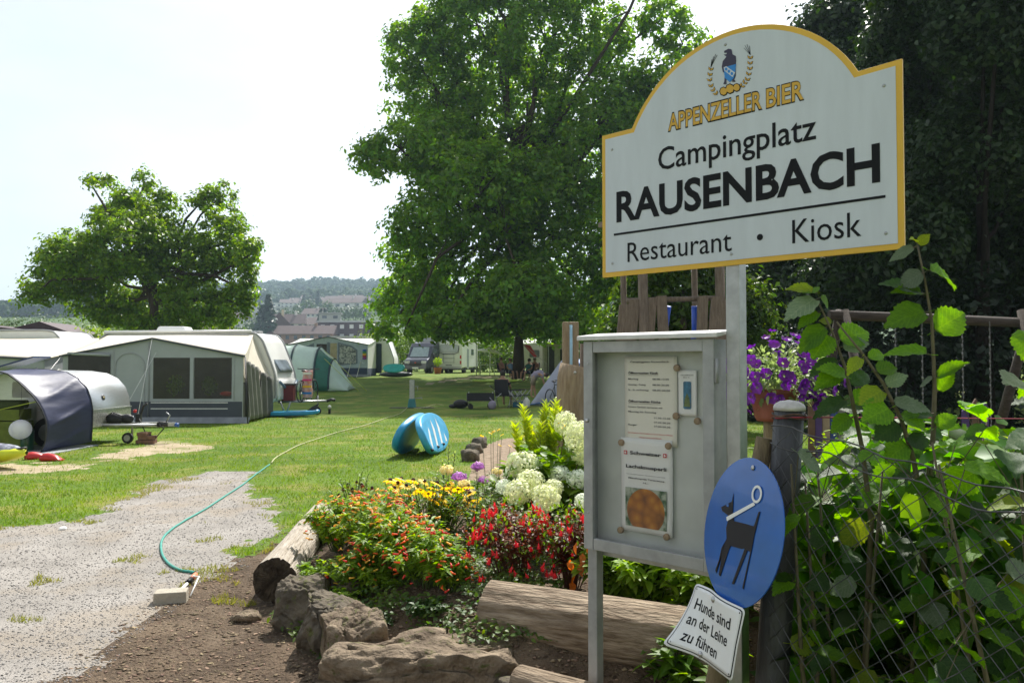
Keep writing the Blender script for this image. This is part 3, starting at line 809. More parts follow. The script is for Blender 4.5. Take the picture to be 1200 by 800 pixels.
dflat(z7([(563, 143), (558, 170), (520, 190), (524, 202), (548, 221), (538, 262), (540, 300), (500, 408), (504, 418), (522, 330), (528, 322), (512, 425), (518, 428), (548, 335), (554, 324), (592, 334), (603, 332), (558, 455), (565, 457), (612, 340), (622, 345), (594, 470), (598, 474), (628, 330), (635, 290), (656, 205), (651, 206), (634, 256), (600, 246), (565, 238), (560, 215), (562, 180)]), -.0022, dogm, 'dog_figure', disc)
dflat(z7([(541, 176), (549, 180), (546, 190), (539, 186)]), -.003, enam, 'dog_eye', disc)
wp_ = mat('print_white', (.78, .79, .78), .35, var=.03)
dflat(z7([(540, 224), (634, 173), (640, 182), (542, 238)]), -.0034, wp_, 'lead', disc)
q0 = duv(*z7([(646, 145)])[0]); ru = abs(duv(*z7([(664, 145)])[0])[0] - q0[0]); rv = abs(duv(*z7([(646, 113)])[0])[1] - q0[1])
b = MB(); vs = []; fs = []
for k in range(28):
    a = 2 * math.pi * k / 28
    for s in (1.0, .70):
        vs.append((q0[0] + ru * s * math.cos(a), -.0036, q0[1] + rv * s * math.sin(a)))
for k in range(28): fs.append((2 * k, 2 * k + 1, (2 * k + 3) % 56, (2 * k + 2) % 56))
b.add(vs, [tuple(f) for f in fs]); b.build('lead_ring', wp_, disc, solid=.0012)
u, v = duv(883, 548)
b = MB(); b.lathe([(.008, 0), (.008, .003), (.004, .005), (.001, .0055)], 8); o = b.build('screw', boltm, dog); o.location = (u, -.001, v); o.rotation_euler = (R(90), 0, 0)
ws = thing('dog_text_sign', 'bent white enamel plate about dogs on the lead, below the round blue sign', 'sign', DC + sv * -.31 + hx * -.05 - Mrot @ Vector((0, .011, 0)), rot=Mrot.to_euler())
def bend(x, z):
    """the lower left corner of the plate is folded forward, the upper edge waves"""
    d = max(0, (-x - .045) + (-z - .02) * .8)
    return -.16 * d * d / .06 - .010 * math.sin((x + .02) * 22) * (z > 0) * (z / .1)
def plate(name, m, w, h, y, r_, par, nu=22, nv=18):
    b = MB()
    def fn(u, v):
        x = (u - .5) * w; z = (v - .5) * h
        # round the corners
        ax, az = abs(x) - (w / 2 - r_), abs(z) - (h / 2 - r_)
        if ax > 0 and az > 0:
            l = math.hypot(ax, az)
            if l > r_: x = math.copysign(w / 2 - r_ + ax * r_ / l, x); z = math.copysign(h / 2 - r_ + az * r_ / l, z)
        return (x, bend(x, z) + y, z - .06 * max(0, -x - .06) - 0)
    b.grid(fn, nu, nv); return b.build(name, m, par, solid=.0012)
pw, ph = .305, .208
pl = plate('plate', wp_, pw, ph, 0, .014, ws)
plate('border_line', black, pw - .012, ph - .012, -.0016, .011, pl)
plate('plate_face', wp_, pw - .018, ph - .018, -.0030, .009, pl)
def bent_text(s, x0, x1, z, cap):
    o = text(s, black, pl, x0, x1, z, cap, 0, .012)
    me = o.data
    for vtx in me.vertices:
        x, _, zz = vtx.co
        vtx.co = (x, bend(x, zz) - .0045, zz - .06 * max(0, -x - .06))
bent_text('Hunde sind', -.122, .105, .028, .034)
bent_text('an der Leine', -.128, .100, -.022, .034)
bent_text('zu führen', -.118, .055, -.074, .034)
for (x, z) in ((-.012, .084), (-.030, -.090)):
    b = MB(); b.lathe([(.0095, 0), (.0095, .004), (.004, .007), (.001, .0075)], 10); o = b.build('bolt', boltm, ws); o.location = (x, bend(x, z) - .003, z); o.rotation_euler = (R(90), 0, 0)
for sx_ in (-1, 1):
    for sz in (-1, 1):
        x, z = sx_ * (pw / 2 - .016), sz * (ph / 2 - .016)
        b = MB(); b.lathe([(.0025, 0), (.0025, .0008)], 8); o = b.build('screw_hole', black, ws); o.location = (x, bend(x, z) - .0035, z - .06 * max(0, -x - .06)); o.rotation_euler = (R(90), 0, 0)

# ------------------------------------------------------------------ fence post, wire mesh and rope
ft = P(925, 476, 2.45); fb = Vector((.741, 2.45, 0))
fp = thing('fence_post', 'dark round fence post with a white cap beside the dog sign', 'fence post', fb)
b = MB(); top = ft - fb
b.tube([Vector((0, 0, -.1)), top * .3 + Vector((.004, 0, 0)), top * .7, top], [.052, .050, .047, .044], 20, wob=.02)
b.build('shaft', mat('tarred_post', (.022, .022, .024), .5, var=.35, scale=5, bump=.35, bscale=25, stretch=(3, 3, .8), col2=(.06, .062, .068)), fp)
b = MB(); b.lathe([(.048, -.012), (.047, .0), (.042, .008), (.028, .016), (.001, .020)], 20, top); b.build('cap', mat('cap_metal', (.55, .53, .52), .5, .2, var=.2, scale=20, bump=.2), fp)
b = MB(); b.tube([(top.x + .050 * math.cos(a), top.y + .050 * math.sin(a), top.z - .025 + .004 * math.sin(3 * a)) for a in np.linspace(0, 2 * math.pi, 20)], .0028, 6, cap=False)
b.tube([(top.x + .052 * math.cos(a), top.y + .052 * math.sin(a), top.z - .034 + .004 * math.sin(2 * a)) for a in np.linspace(0, 2 * math.pi, 20)], .002, 6, cap=False)
b.build('wire_wrap', mat('rusty_wire', (.12, .07, .05), .6, .5, var=.4, scale=40), fp)
rp = thing('red_rope', 'thin red cord strung from the fence post towards the playground', 'rope', ft)
b = MB(); e1 = P(1290, 482, 4.4) - ft
b.tube([Vector((-.05, -.02, -.035)), Vector((.0, -.055, -.03)), Vector((.055, -.02, -.032)), e1 * .3 + Vector((0, 0, -.035)), e1 * .7 + Vector((0, 0, -.04)), e1], .0026, 6); b.build('cord', mat('red_cord', (.30, .03, .05), .7, var=.2, scale=90), rp)
# mesh fence from the post towards the camera's right
FE = Vector((1.22, 1.62, 0)); FS = Vector((fb.x + .045, fb.y, 0)); fdv = (FE - FS); FLN = fdv.length; frz = math.atan2(fdv.y, fdv.x)
cf = thing('chain_link_fence', 'sagging dark wire mesh fence in front of the hazel leaves', 'fence', FS, frz)
wirem = mat('fence_wire', (.10, .10, .10), .5, .7, var=.2, scale=50)
b = MB(); cell = .072; H0, H1 = .10, 1.43
nu = int(FLN / cell) + 1; nv = int((H1 - H0) / cell)
def fpnt(i, j):
    u = i * cell / 2; v = H0 + j * cell / 2
    tilt = top.x * (v / 1.45) * max(0, 1 - u / FLN)
    return Vector((u + tilt * .2, .006 * math.sin(i * 1.7 + j) - .03 * math.sin(v * 2.2), v + (-.10 * (u / FLN) * (v / 1.4)) + .012 * math.sin(u * 5 + 1)))
for s in (1, -1):
    for st_ in range(-2 * nv - 2, 2 * nu + 2 * nv + 2):
        seg = []
        for j in range(0, 2 * nv + 1):
            i = st_ + s * j
            if 0 <= i <= 2 * nu and (st_ % 2 == 0): seg.append(fpnt(i, j))
        if len(seg) > 1: b.tube(seg, .00125, 4, cap=False, smooth=False)
o = b.build('wire_mesh', wirem, cf); tag(o, kind='stuff')
b = MB(); b.tube([fpnt(i, 2 * nv) + Vector((0, 0, .006 + .006 * math.sin(i))) for i in range(2 * nu + 1)], .0022, 6); b.build('top_wire', wirem, cf)
b = MB()
b.tube([fpnt(i, 2 * nv - 1) + Vector((0, -.004, -.01 - .012 * math.sin(i * .8))) for i in range(2 * nu + 1)], .0022, 6); b.build('loose_wire', wirem, cf)
# ------------------------------------------------------------------ rocks and logs round the flower bed
rockm = mat('rough_rock', (.085, .062, .042), .9, scale=6, bump=1.0, bscale=16, col2=(.30, .235, .165), spec=.2, detail=9)
rockd = mat('dark_rock', (.065, .055, .042), .9, scale=5, bump=1.0, bscale=12, col2=(.18, .15, .11), spec=.2, detail=9)
for mm in (rockm, rockd):
    mm.node_tree.nodes['Bump'].inputs['Distance'].default_value = .06
for mm in (rockm, rockd):      # moss and lichen blotches
    N = mm.node_tree.nodes; L = mm.node_tree.links; b_ = N['Principled BSDF']
    src = b_.inputs['Base Color'].links[0].from_socket
    n_ = N.new('ShaderNodeTexNoise'); n_.inputs['Scale'].default_value = 9; n_.inputs['Detail'].default_value = 8; n_.inputs['Roughness'].default_value = .7
    r_ = N.new('ShaderNodeValToRGB'); r_.color_ramp.elements[0].position = .56; r_.color_ramp.elements[1].position = .64
    mx_ = N.new('ShaderNodeMixRGB'); mx_.inputs['Color2'].default_value = (.10, .105, .035, 1)
    L.new(n_.outputs['Fac'], r_.inputs['Fac']); L.new(r_.outputs[0], mx_.inputs['Fac']); L.new(src, mx_.inputs['Color1']); L.new(mx_.outputs[0], b_.inputs['Base Color'])
def noise3(p, s, seed):
    return float(vnoise(p[0] + p[2] * .7 + seed, p[1] + p[2] * .9 - seed, s, seed)) - .5
def boulder(label, cx, cy, zb, dims, seed, m, cat='rock', group='rocks edging the flower bed', rz=0, name='boulder', sub=6):
    bm = bmesh.new(); bmesh.ops.create_icosphere(bm, subdivisions=sub, radius=1)
    rs = random.Random(seed)
    planes = [(Vector((rs.gauss(0, 1), rs.gauss(0, 1), rs.gauss(0, .8))).normalized(), rs.uniform(.62, .86)) for _ in range(7)] + [(Vector((rs.uniform(-.15, .15), rs.uniform(-.2, .1), 1)).normalized(), .66)]
    for v in bm.verts:
        p = v.co.copy()
        for n_, d_ in planes:
            k = p.dot(n_) - d_
            if k > 0: p -= n_ * k * .92
        q = p * (1 + .20 * noise3(p, 2.3, seed) + .09 * noise3(p, 6, seed + 1) + .05 * noise3(p, 15, seed + 2) - .11 * math.exp(-(noise3(p, 1.9, seed + 5) / .03) ** 2) - .04 * math.exp(-(noise3(p, 4.4, seed + 9) / .03) ** 2) + .02 * math.sin(p.z * 14 + 3 * noise3(p, 2, seed)))
        v.co = Vector((q.x * dims[0] / 1.6, q.y * dims[1] / 1.6, q.z * dims[2] / 1.5))
    me = bpy.data.meshes.new('boulder'); bm.to_mesh(me); bm.free()
    me.polygons.foreach_set('use_smooth', [True] * len(me.polygons)); me.materials.append(m)
    o = link(name, me); o.location = (cx, cy, zb + dims[2] * .5 - dims[2] * .12); o.rotation_euler = (0, 0, rz)
    return tag(o, label, cat, group)
boulder('large flat-topped brown rock in the front centre of the bed edge', -.42, 3.93, -.17, (.84, .60, .50), 3, rockm, rz=.25)
boulder('pale slanting rock left of the large flat-topped one', -.80, 4.16, -.1, (.34, .42, .50), 5, rockm, rz=.5)
boulder('tall dark rock at the bed corner behind the pale slanting one', -1.00, 4.50, -.1, (.30, .44, .47), 8, rockd, rz=.2)
boulder('dark rock leaning against the cut end of the left log', -1.25, 4.90, -.08, (.34, .38, .42), 12, rockd, rz=-.3)
boulder('broad mossy rock with ivy on top behind the dark rocks', -.98, 5.15, .0, (.44, .38, .36), 17, rockm, rz=.4)
boulder('small flat stone in front of the left log', -1.66, 5.02, -.01, (.15, .12, .08), 21, rockm, group='loose stones by the bed', name='stone', sub=3)
boulder('small grey stone half sunk in the soil beside the big log', .02, 3.72, .0, (.22, .16, .17), 29, rockd, group='loose stones by the bed', name='stone', sub=3)
def log(name, label, a, b_, r0, r1, m, endm, seed, nring=26, nseg=22, cracks=.05, knots=(), group=None):
    a = Vector(a); b_ = Vector(b_); d = b_ - a; Ln = d.length; d.normalize()
    rot = d.to_track_quat('X', 'Z').to_euler()
    t = thing(name, label, 'log', a, group=group, rot=rot)
    mb = MB(); rs = random.Random(seed); ph = [rs.uniform(0, 6.28) for _ in range(8)]
    crk = [(rs.uniform(0, 6.28), rs.uniform(.012, .03)) for _ in range(7)]
    def fn(u, v):
        x = u * Ln; an = v * 2 * math.pi; r = r0 + (r1 - r0) * u
        r *= 1 + .03 * math.sin(2 * an + ph[0] + x) + .02 * math.sin(5 * an + ph[1] + x * 2) + .012 * math.sin(13 * an + ph[2]) + .012 * math.sin(x * 4 + ph[3])
        for ca, cw in crk:
            dd = (an - ca - .12 * math.sin(x * 2 + ca) + math.pi) % (2 * math.pi) - math.pi
            r *= 1 - cracks * math.exp(-(dd / cw / 1.6) ** 2)
        for kx, ka, kr in knots:
            dd = (an - ka + math.pi) % (2 * math.pi) - math.pi
            q = math.hypot((x - kx), dd * r0) / kr
            r += .022 * math.exp(-q * q) - .020 * math.exp(-(q * 2.2) ** 2)
        return (x, r * math.cos(an), r * math.sin(an))
    mb.grid(fn, nseg * 2, nring * 6)
    mb.build('trunk_wood', m, t)
    for e, (u, s) in enumerate(((0, -1), (1, 1))):
        mb = MB(); n = nring * 3
        ring = [fn(u, k / n) for k in range(n)]
        vs = [(u * Ln + s * .004 + rs.uniform(-.004, .004), 0, 0)]; fs = []
        for q in range(1, 7):
            for k in range(n):
                f = q / 6; p = ring[k]; vs.append((u * Ln + s * .006 * (1 - f ** 4) + (rs.uniform(-.003, .003) if q < 6 else 0), p[1] * f, p[2] * f))
        for k in range(n): fs.append((0, 1 + k, 1 + (k + 1) % n))
        for q in range(5):
            for k in range(n): fs.append((1 + q * n + k, 1 + (q + 1) * n + k, 1 + (q + 1) * n + (k + 1) % n, 1 + q * n + (k + 1) % n))
        if s > 0: fs = [tuple(f) for f in fs]
        else: fs = [tuple(reversed(f)) for f in fs]
        mb.add(vs, fs, False); mb.build('cut_end', endm, t)
    return t
logm = mat('weathered_log', (.13, .092, .060), .88, scale=3, bump=.9, bscale=6, col2=(.36, .285, .205), stretch=(2.2, 12, 12), spec=.2, detail=8)
endm_ = mat('log_end', (.21, .165, .12), .9, scale=16, bump=.8, bscale=25, col2=(.33, .27, .20), stretch=(1, 1, 1), spec=.2)
darkend = mat('dark_log_end', (.025, .019, .014), .95, scale=18, bump=1.0, bscale=30, col2=(.09, .07, .05), spec=.1)  # near-black colour for the end faces of the old log
A_ = P(575, 717, 4.28); B_ = P(862, 758, 3.72)
log('long_log', 'thick weathered log lying behind the leg of the notice case', A_, B_, .162, .152, logm, endm_, 2, knots=((.62, 2.35, .05), (.93, 3.3, .04)), cracks=.035)
log('old_log', 'split old log with a near-black end beside the gravel', P(322, 680, 5.32), P(378, 603, 7.7), .145, .12, mat('bleached_log', (.33, .28, .22), .85, scale=5, bump=.9, bscale=9, col2=(.50, .45, .38), stretch=(1.2, 12, 12), spec=.2), darkend, 6, cracks=.12)
log('short_log', 'short split log in the front under the thick log', P(607, 800, 3.75), P(740, 838, 3.45), .085, .09, logm, endm_, 9, cracks=.14)

# ------------------------------------------------------------------ plants
def leaf_strips(pos, dr, nr, ln, wd, curl=.25):
    """lanceolate leaves with a midrib, 8 triangles each"""
    n = len(pos); dr = dr / np.linalg.norm(dr, axis=1, keepdims=True)
    sd_ = np.cross(dr, nr); sd_ /= np.linalg.norm(sd_, axis=1, keepdims=True) + 1e-9
    up = np.cross(sd_, dr)
    ln = np.asarray(ln).reshape(-1, 1) * np.ones((n, 1)); wd = np.asarray(wd).reshape(-1, 1) * np.ones((n, 1))
    def pt(a, s, k, dz): return pos + dr * ln * a + sd_ * wd * s * k + up * (dz * wd) - up * ln * curl * a * a
    V = np.stack([pt(0, 0, 0, 0), pt(.3, 1, .48, .12), pt(.33, 0, 0, 0), pt(.3, -1, .48, .12), pt(.68, 1, .36, .12), pt(.7, 0, 0, 0), pt(.68, -1, .36, .12), pt(1, 0, 0, 0)], 1)
    f = np.array([[0, 2, 1], [0, 3, 2], [1, 2, 4], [2, 5, 4], [2, 3, 5], [3, 6, 5], [4, 5, 7], [5, 6, 7]])
    return V.reshape(-1, 3), (f[None] + (np.arange(n) * 8)[:, None, None]).reshape(-1, 3)
def plant(name, label, cat, base, h, spread, nstem, nleaf, ll, lw, lm, stemm, group=None, lean=.0, droop=.3, low=.15, top=1.0, thick=.004, leafdir=.6, aimx=0, aimy=0):
    """returns the thing and the stem tips (local)"""
    t = thing(name, label, cat, base, 0, group)
    mb = MB(); tips = []; P_ = []; D_ = []
    for k in range(nstem):
        a = random.uniform(0, 6.283); r = spread * math.sqrt(random.random())
        e = Vector((math.cos(a) * r + aimx, math.sin(a) * r + aimy, h * random.uniform(.72, 1.05) * (1 - .35 * (r / spread) ** 2)))
        s = Vector((math.cos(a) * r * .25, math.sin(a) * r * .25, 0))
        m_ = s.lerp(e, .5) + Vector((0, 0, h * .08)) - Vector((math.cos(a), math.sin(a), 0)) * spread * .08
        mb.tube([s, m_, e], [thick, thick * .8, thick * .5], 5, cap=False)
        tips.append(e)
        for i in range(max(1, nleaf // nstem)):
            t_ = random.uniform(low, top)
            p = s.lerp(m_, t_ * 2) if t_ < .5 else m_.lerp(e, t_ * 2 - 1)
            b2 = random.uniform(0, 6.283)
            P_.append(p); D_.append((math.cos(b2) * leafdir + (e.x - s.x), math.sin(b2) * leafdir + (e.y - s.y), random.uniform(-droop, .55)))
    mb.build('stem', stemm, t)
    P_ = np.array([tuple(p) for p in P_]); D_ = np.array(D_)
    n = len(P_)
    nr = rand_unit(n) * .35 + np.array([0, 0, 1])
    V, Fc = leaf_strips(P_, D_, nr, ll * rng.uniform(.6, 1.25, n), lw * rng.uniform(.7, 1.2, n))
    link('foliage', np_mesh('foliage', V, Fc, lm, True), t)
    return t, tips
def lm_(name, c, c2, rnd=.25, tr=.35, rough=.5): return mat(name, c, rough, scale=6, col2=c2, rnd=rnd, trans=tr, spec=.35)
gmid = lm_('leaf_mid_green', (.07, .15, .014), (.14, .23, .02), tr=.4)
glight = lm_('leaf_light_green', (.13, .23, .02), (.22, .32, .03), tr=.45)
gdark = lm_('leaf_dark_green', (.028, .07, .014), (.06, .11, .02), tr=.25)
gyel = lm_('leaf_yellow_green', (.24, .34, .03), (.36, .42, .05))
bronze = lm_('leaf_bronze', (.10, .030, .018), (.21, .085, .035), tr=.35)
stem = mat('green_stem', (.07, .11, .025), .6, scale=20)
stemr = mat('red_stem', (.10, .035, .02), .6, scale=20)
def shared(mb, name, m): return mb.mesh(name, m)
def put(name, me, parent, loc, rot=(0, 0, 0), s=1.0):
    o = link(name, me, parent); o.location = loc; o.rotation_euler = rot; o.scale = (s, s, s); return o
def petals(n, r0, r1, w, droop, seed=1, up=0.0):
    mb = MB(); rs = random.Random(seed)
    for k in range(n):
        a = 2 * math.pi * k / n + rs.uniform(-.08, .08); c, s = math.cos(a), math.sin(a); rr = r1 * rs.uniform(.88, 1.06); ww = w * rs.uniform(.85, 1.1); dz = droop * rs.uniform(.6, 1.3)
        mid = (r0 + rr) * .55
        mb.add([(c * r0, s * r0, up), (c * mid - s * ww, s * mid + c * ww, up - dz * .3), (c * mid, s * mid, up - dz * .3 - ww * .25), (c * mid + s * ww, s * mid - c * ww, up - dz * .3), (c * rr, s * rr, up - dz)], [(0, 2, 1), (0, 3, 2), (1, 2, 4), (2, 3, 4)], True)
    return mb
# rudbeckia
yel = mat('petal_yellow', (.95, .58, .01), .55, var=.12, scale=30, trans=.3, rnd=.15); brown = mat('flower_cone_brown', (.05, .018, .012), .9, var=.3, scale=60)
rud_me = shared(petals(13, .006, .034, .0055, .010), 'rudbeckia_flower', yel)
mb = MB(); mb.lathe([(.0085, 0), (.009, .004), (.006, .010), (.001, .013)], 10); cone_me = shared(mb, 'cone', brown)
def bedz(x, y): return gh(x, y)
def base_at(px, Y): x = (px - 600) / F * Y; return Vector((x, Y, bedz(x, Y)))
b0 = base_at(505, 5.75)
t, tips = plant('rudbeckia', 'clump of yellow coneflowers with dark centres left of the white hydrangea', 'flower', b0, .50, .28, 30, 620, .085, .022, gmid, stem)
spots = [(457, 563), (462, 572), (470, 561), (476, 569), (484, 563), (489, 570), (493, 574), (507, 571), (512, 566), (514, 578), (521, 571), (519, 584), (528, 577), (531, 586), (537, 573), (536, 592), (541, 583), (545, 594), (548, 587), (551, 578), (553, 596), (556, 590), (543, 601), (516, 608), (532, 598), (525, 592), (502, 578), (560, 584), (482, 577), (497, 564), (466, 566), (526, 568), (549, 570), (509, 586)]
mb = MB()
for k, (px, py) in enumerate(spots):
    q = P(px, py, 5.75 + random.uniform(-.18, .25)) - b0
    fl = put('flower', rud_me, t, q, (R(random.uniform(10, 48)), R(random.uniform(-20, 20)), random.uniform(0, 6)), random.uniform(1.3, 1.75)); put('flower_center', cone_me, fl, (0, 0, 0))
    mb.tube([q, q * .6 + Vector((0, 0, -.05)), Vector((q.x * .4, q.y * .4, .0))], [.002, .003, .003], 4, cap=False)
mb.build('stem', stem, t)
# helenium
red = mat('petal_dark_red', (.22, .03, .012), .6, var=.2, scale=30, trans=.2)
hel_me = shared(petals(10, .005, .018, .0045, .016, 3), 'helenium_flower', red)
b0 = base_at(415, 6.3)
t, tips = plant('helenium', 'clump of small dark red sneezeweed flowers at the far left of the bed', 'flower', b0, .52, .2, 16, 420, .07, .016, gmid, stem)
mb = MB()
for px, py in [(402, 573), (408, 568), (413, 573), (418, 565), (424, 568), (421, 577), (430, 574), (436, 572), (431, 581), (411, 580), (440, 580), (417, 583), (397, 580), (426, 585)]:
    q = P(px, py, 6.3 + random.uniform(-.1, .12)) - b0
    fl = put('flower', hel_me, t, q, (R(random.uniform(0, 40)), 0, random.uniform(0, 6)), random.uniform(.9, 1.3)); put('flower_center', cone_me, fl, (0, 0, 0), s=1.15)
    mb.tube([q, q * .6, Vector((q.x * .4, q.y * .4, 0))], [.002, .0025, .003], 4, cap=False)
mb.build('stem', stem, t)
# cuphea: narrow tubular flowers all over the bush
def tube_flower(r, l, m, name):
    mb = MB(); mb.lathe([(.001, 0), (r * .8, l * .15), (r, l * .6), (r * 1.5, l)], 6); return mb.mesh(name, m)
org = mat('tube_orange', (.80, .17, .02), .5, var=.2, scale=20, trans=.2); yor = mat('tube_yellow', (.88, .55, .07), .5, var=.2, scale=20, trans=.2); rdo = mat('tube_red', (.62, .03, .015), .5, var=.2, scale=20, trans=.2)
tf = [tube_flower(.0042, .034, m_, 'tube_flower') for m_ in (org, yor, rdo)]
def cuphea(label, px, Y, h, sp, mix_, seed, n=110, nl=1500):
    random.seed(seed)
    b0 = base_at(px, Y)
    t, tips = plant('cigar_flower', label, 'flower', b0, h, sp, 40, int(nl * 1.7), .062, .023, glight, stem, 'cigar flower bushes in the bed', low=.25)
    for k in range(n):
        a = random.uniform(0, 6.28); z = random.random() ** .6; r = sp * 1.05 * math.sqrt(max(0, 1 - z * z * .8))
        q = Vector((math.cos(a) * r * random.uniform(.6, 1.05), math.sin(a) * r * random.uniform(.6, 1.05), h * (.18 + .82 * z) * random.uniform(.85, 1.08)))
        put('flower', tf[random.choices((0, 1, 2), mix_)[0]], t, q, (R(random.uniform(60, 120)), R(random.uniform(-30, 30)), random.uniform(0, 6.28)), random.uniform(.8, 1.25))
    return t
cuphea('orange and yellow cigar flower bush below the dark red sneezeweed', 445, 5.35, .46, .30, (3, 8, 1), 5, 190)
cuphea('orange cigar flower bush on the far left edge over the old log', 400, 5.9, .40, .26, (3, 7, 1), 6, 120, 900)
cuphea('red flowered cigar bush hanging low in front of the fuchsia', 500, 4.72, .34, .26, (5, 2, 5), 7, 110, 1300)
cuphea('yellow-orange cigar flower bush in the middle, below the coneflowers', 470, 5.05, .42, .28, (4, 7, 2), 15, 150, 1300)
cuphea('small cigar flower bush above the tall dark rock', 425, 5.0, .26, .22, (4, 3, 3), 16, 50, 900)
cuphea('low cigar flower bush between the rocks and the thick log', 530, 4.55, .22, .15, (5, 1, 4), 8, 40, 500)
# fuchsia
bell_mb = MB(); bell_mb.lathe([(.001, 0), (.004, -.006), (.0065, -.020), (.010, -.030), (.0125, -.036)], 8); redb = mat('fuchsia_red', (.68, .012, .02), .45, var=.2, scale=40, trans=.25, rnd=.1)
for k in range(4):
    a = k * 1.57; c, s = math.cos(a), math.sin(a); bell_mb.add([(c * .004, s * .004, -.012), (c * .014 - s * .004, s * .014 + c * .004, -.022), (c * .024, s * .024, -.020), (c * .014 + s * .004, s * .014 - c * .004, -.022)], [(0, 1, 2, 3)])
bell_mb.tube([(0, 0, 0), (0, 0, .014)], .001, 4); bell_mb.tube([(0, 0, -.03), (0, 0, -.055)], .001, 4)
bell = bell_mb.mesh('bell', redb)
for lb, px, Y, h, sp, n in (('bushy red fuchsia with bronze leaves above the left end of the thick log', 600, 4.75, .46, .30, 100), ('red fuchsia with orange leaves next to the leg of the notice case', 668, 4.65, .48, .22, 60)):
    b0 = base_at(px, Y)
    t, tips = plant('fuchsia', lb, 'flower', b0, h, sp, 40, 1700, .038, .020, bronze, stemr, 'red fuchsia bushes in the bed', low=.3)
    n2 = 420; pp = rand_unit(n2) * np.array([sp, sp, h * .5]) * rng.uniform(.5, 1.0, (n2, 1)) + np.array([0, 0, h * .62])
    V, Fc = leaf_strips(pp, rand_unit(n2), rand_unit(n2) * .4 + np.array([0, 0, 1]), .035, .016); link('foliage', np_mesh('green_foliage', V, Fc, gmid, True), t)
    for k in range(n):
        a = random.uniform(0, 6.28); z = random.random() ** .8; r = sp * 1.0 * math.sqrt(max(0, 1 - z * z * .7)) * random.uniform(.7, 1.1)
        put('flower', bell, t, (math.cos(a) * r, math.sin(a) * r, h * (.12 + .85 * z)), (R(random.uniform(-25, 25)), R(random.uniform(-25, 25)), random.uniform(0, 6)), random.uniform(.7, 1.15))
orl = mat('leaf_orange', (.55, .15, .02), .5, var=.3, scale=10, trans=.4)
mb = MB(); V, Fc = leaf_strips(np.zeros((1, 3)), np.array([[1., 0, .1]]), np.array([[0, 0, 1.]]), .07, .045); olf = np_mesh('orange_leaf', V, Fc, orl, True)
for px, py in ((676, 635), (683, 648), (675, 672), (680, 660), (671, 681), (688, 640), (668, 655)):
    put('leaf', olf, t, P(px, py, 4.42) - b0, (R(random.uniform(30, 90)), R(random.uniform(50, 100)), random.uniform(0, 6)))
# hydrangea heads made of many small florets
flor = mat('floret_cream', (.62, .66, .38), .6, scale=9, col2=(.74, .76, .58), rnd=.12, trans=.2); florw = mat('floret_white', (.72, .76, .66), .6, rnd=.1, trans=.2, scale=9)
def head_mesh(r, n, sq, m, fs, name='flower_head', jit=.10):
    d = rand_unit(n); rr = r * (1 + rng.normal(0, jit, (n, 1)))
    pos = d * rr * np.array([1, 1, sq]); nr = d + rand_unit(n) * .5; nr /= np.linalg.norm(nr, axis=1, keepdims=True)
    V, Fq = leaf_quads(pos, fs * rng.uniform(.7, 1.2, n), nr, .95, .08)
    return np_mesh(name, V, Fq, m)
hm = [head_mesh(.085, 700, .85, flor, .022), head_mesh(.085, 700, 1.2, flor, .022), head_mesh(.06, 450, .9, florw, .02)]
heads = [(663, 498, 6.0, 1, .95), (677, 511, 5.7, 1, 1.0), (680, 535, 5.7, 0, .7), (612, 545, 5.6, 0, 1.2), (608, 576, 5.3, 0, 1.05), (622, 564, 5.4, 0, 1.0), (640, 583, 5.2, 0, 1.0), (648, 572, 5.4, 0, .75), (676, 561, 5.5, 2, 1.1), (683, 586, 5.2, 2, .8), (640, 543, 5.9, 2, .9), (655, 556, 5.6, 2, 1.1), (591, 570, 5.6, 2, .9), (630, 596, 5.15, 2, .7)]
b0 = base_at(640, 5.75)
t, tips = plant('hydrangea', 'white and lime hydrangea with big round flower heads left of the notice case', 'flower', b0, .72, .42, 30, 900, .13, .065, gmid, stem, low=.3)
V, Fc = leaf_strips(np.array([tuple(P(random.uniform(655, 690), random.uniform(515, 560), 6.0) - b0) for _ in range(60)]), rand_unit(60) * .6 + np.array([0, -.2, .9]), rand_unit(60), .16, .05, .15)
link('foliage', np_mesh('upright_foliage', V, Fc, glight, True), t)
mb = MB()
for px, py, Y, k, s in heads:
    q = P(px, py, Y) - b0; put('flower_head', hm[k], t, q, (R(random.uniform(-20, 20)), R(random.uniform(-20, 20)), random.uniform(0, 6)), s)
    mb.tube([q, q * .5 + Vector((0, 0, -.02)), Vector((q.x * .3, q.y * .3, 0))], [.003, .004, .005], 5, cap=False)
mb.build('stem', stemr, t)
# phlox, cream and purple
pur = mat('floret_purple', (.45, .18, .50), .6, scale=9, col2=(.58, .30, .60), rnd=.12, trans=.2); cream = mat('floret_pale_yellow', (.78, .72, .38), .6, rnd=.1, trans=.2, scale=9)
pm = head_mesh(.042, 300, .6, pur, .020, jit=.24); cm_ = head_mesh(.042, 300, .6, cream, .020, jit=.24)
for lb, lst, me_ in (('purple phlox heads behind the yellow coneflowers', [(560, 546, 6.4, 1), (538, 559, 6.2, 1.15), (566, 562, 6.3, .8), (545, 572, 6.1, .7)], pm), ('pale yellow flower heads among the purple phlox', [(523, 550, 6.3, 1.1), (544, 567, 6.1, .95), (582, 552, 6.4, .8), (552, 577, 6.1, .6)], cm_)):
    b0 = base_at(lst[0][0], 6.35)
    t, tips = plant('phlox', lb, 'flower', b0, .52, .25, 14, 420, .07, .02, gmid, stem)
    mb = MB()
    for px, py, Y, s in lst:
        q = P(px, py, Y) - b0; put('flower_head', me_, t, q, (0, 0, random.random() * 6), s); mb.tube([q, Vector((q.x * .5, q.y * .5, 0))], [.002, .004], 4, cap=False)
    mb.build('stem', stem, t)
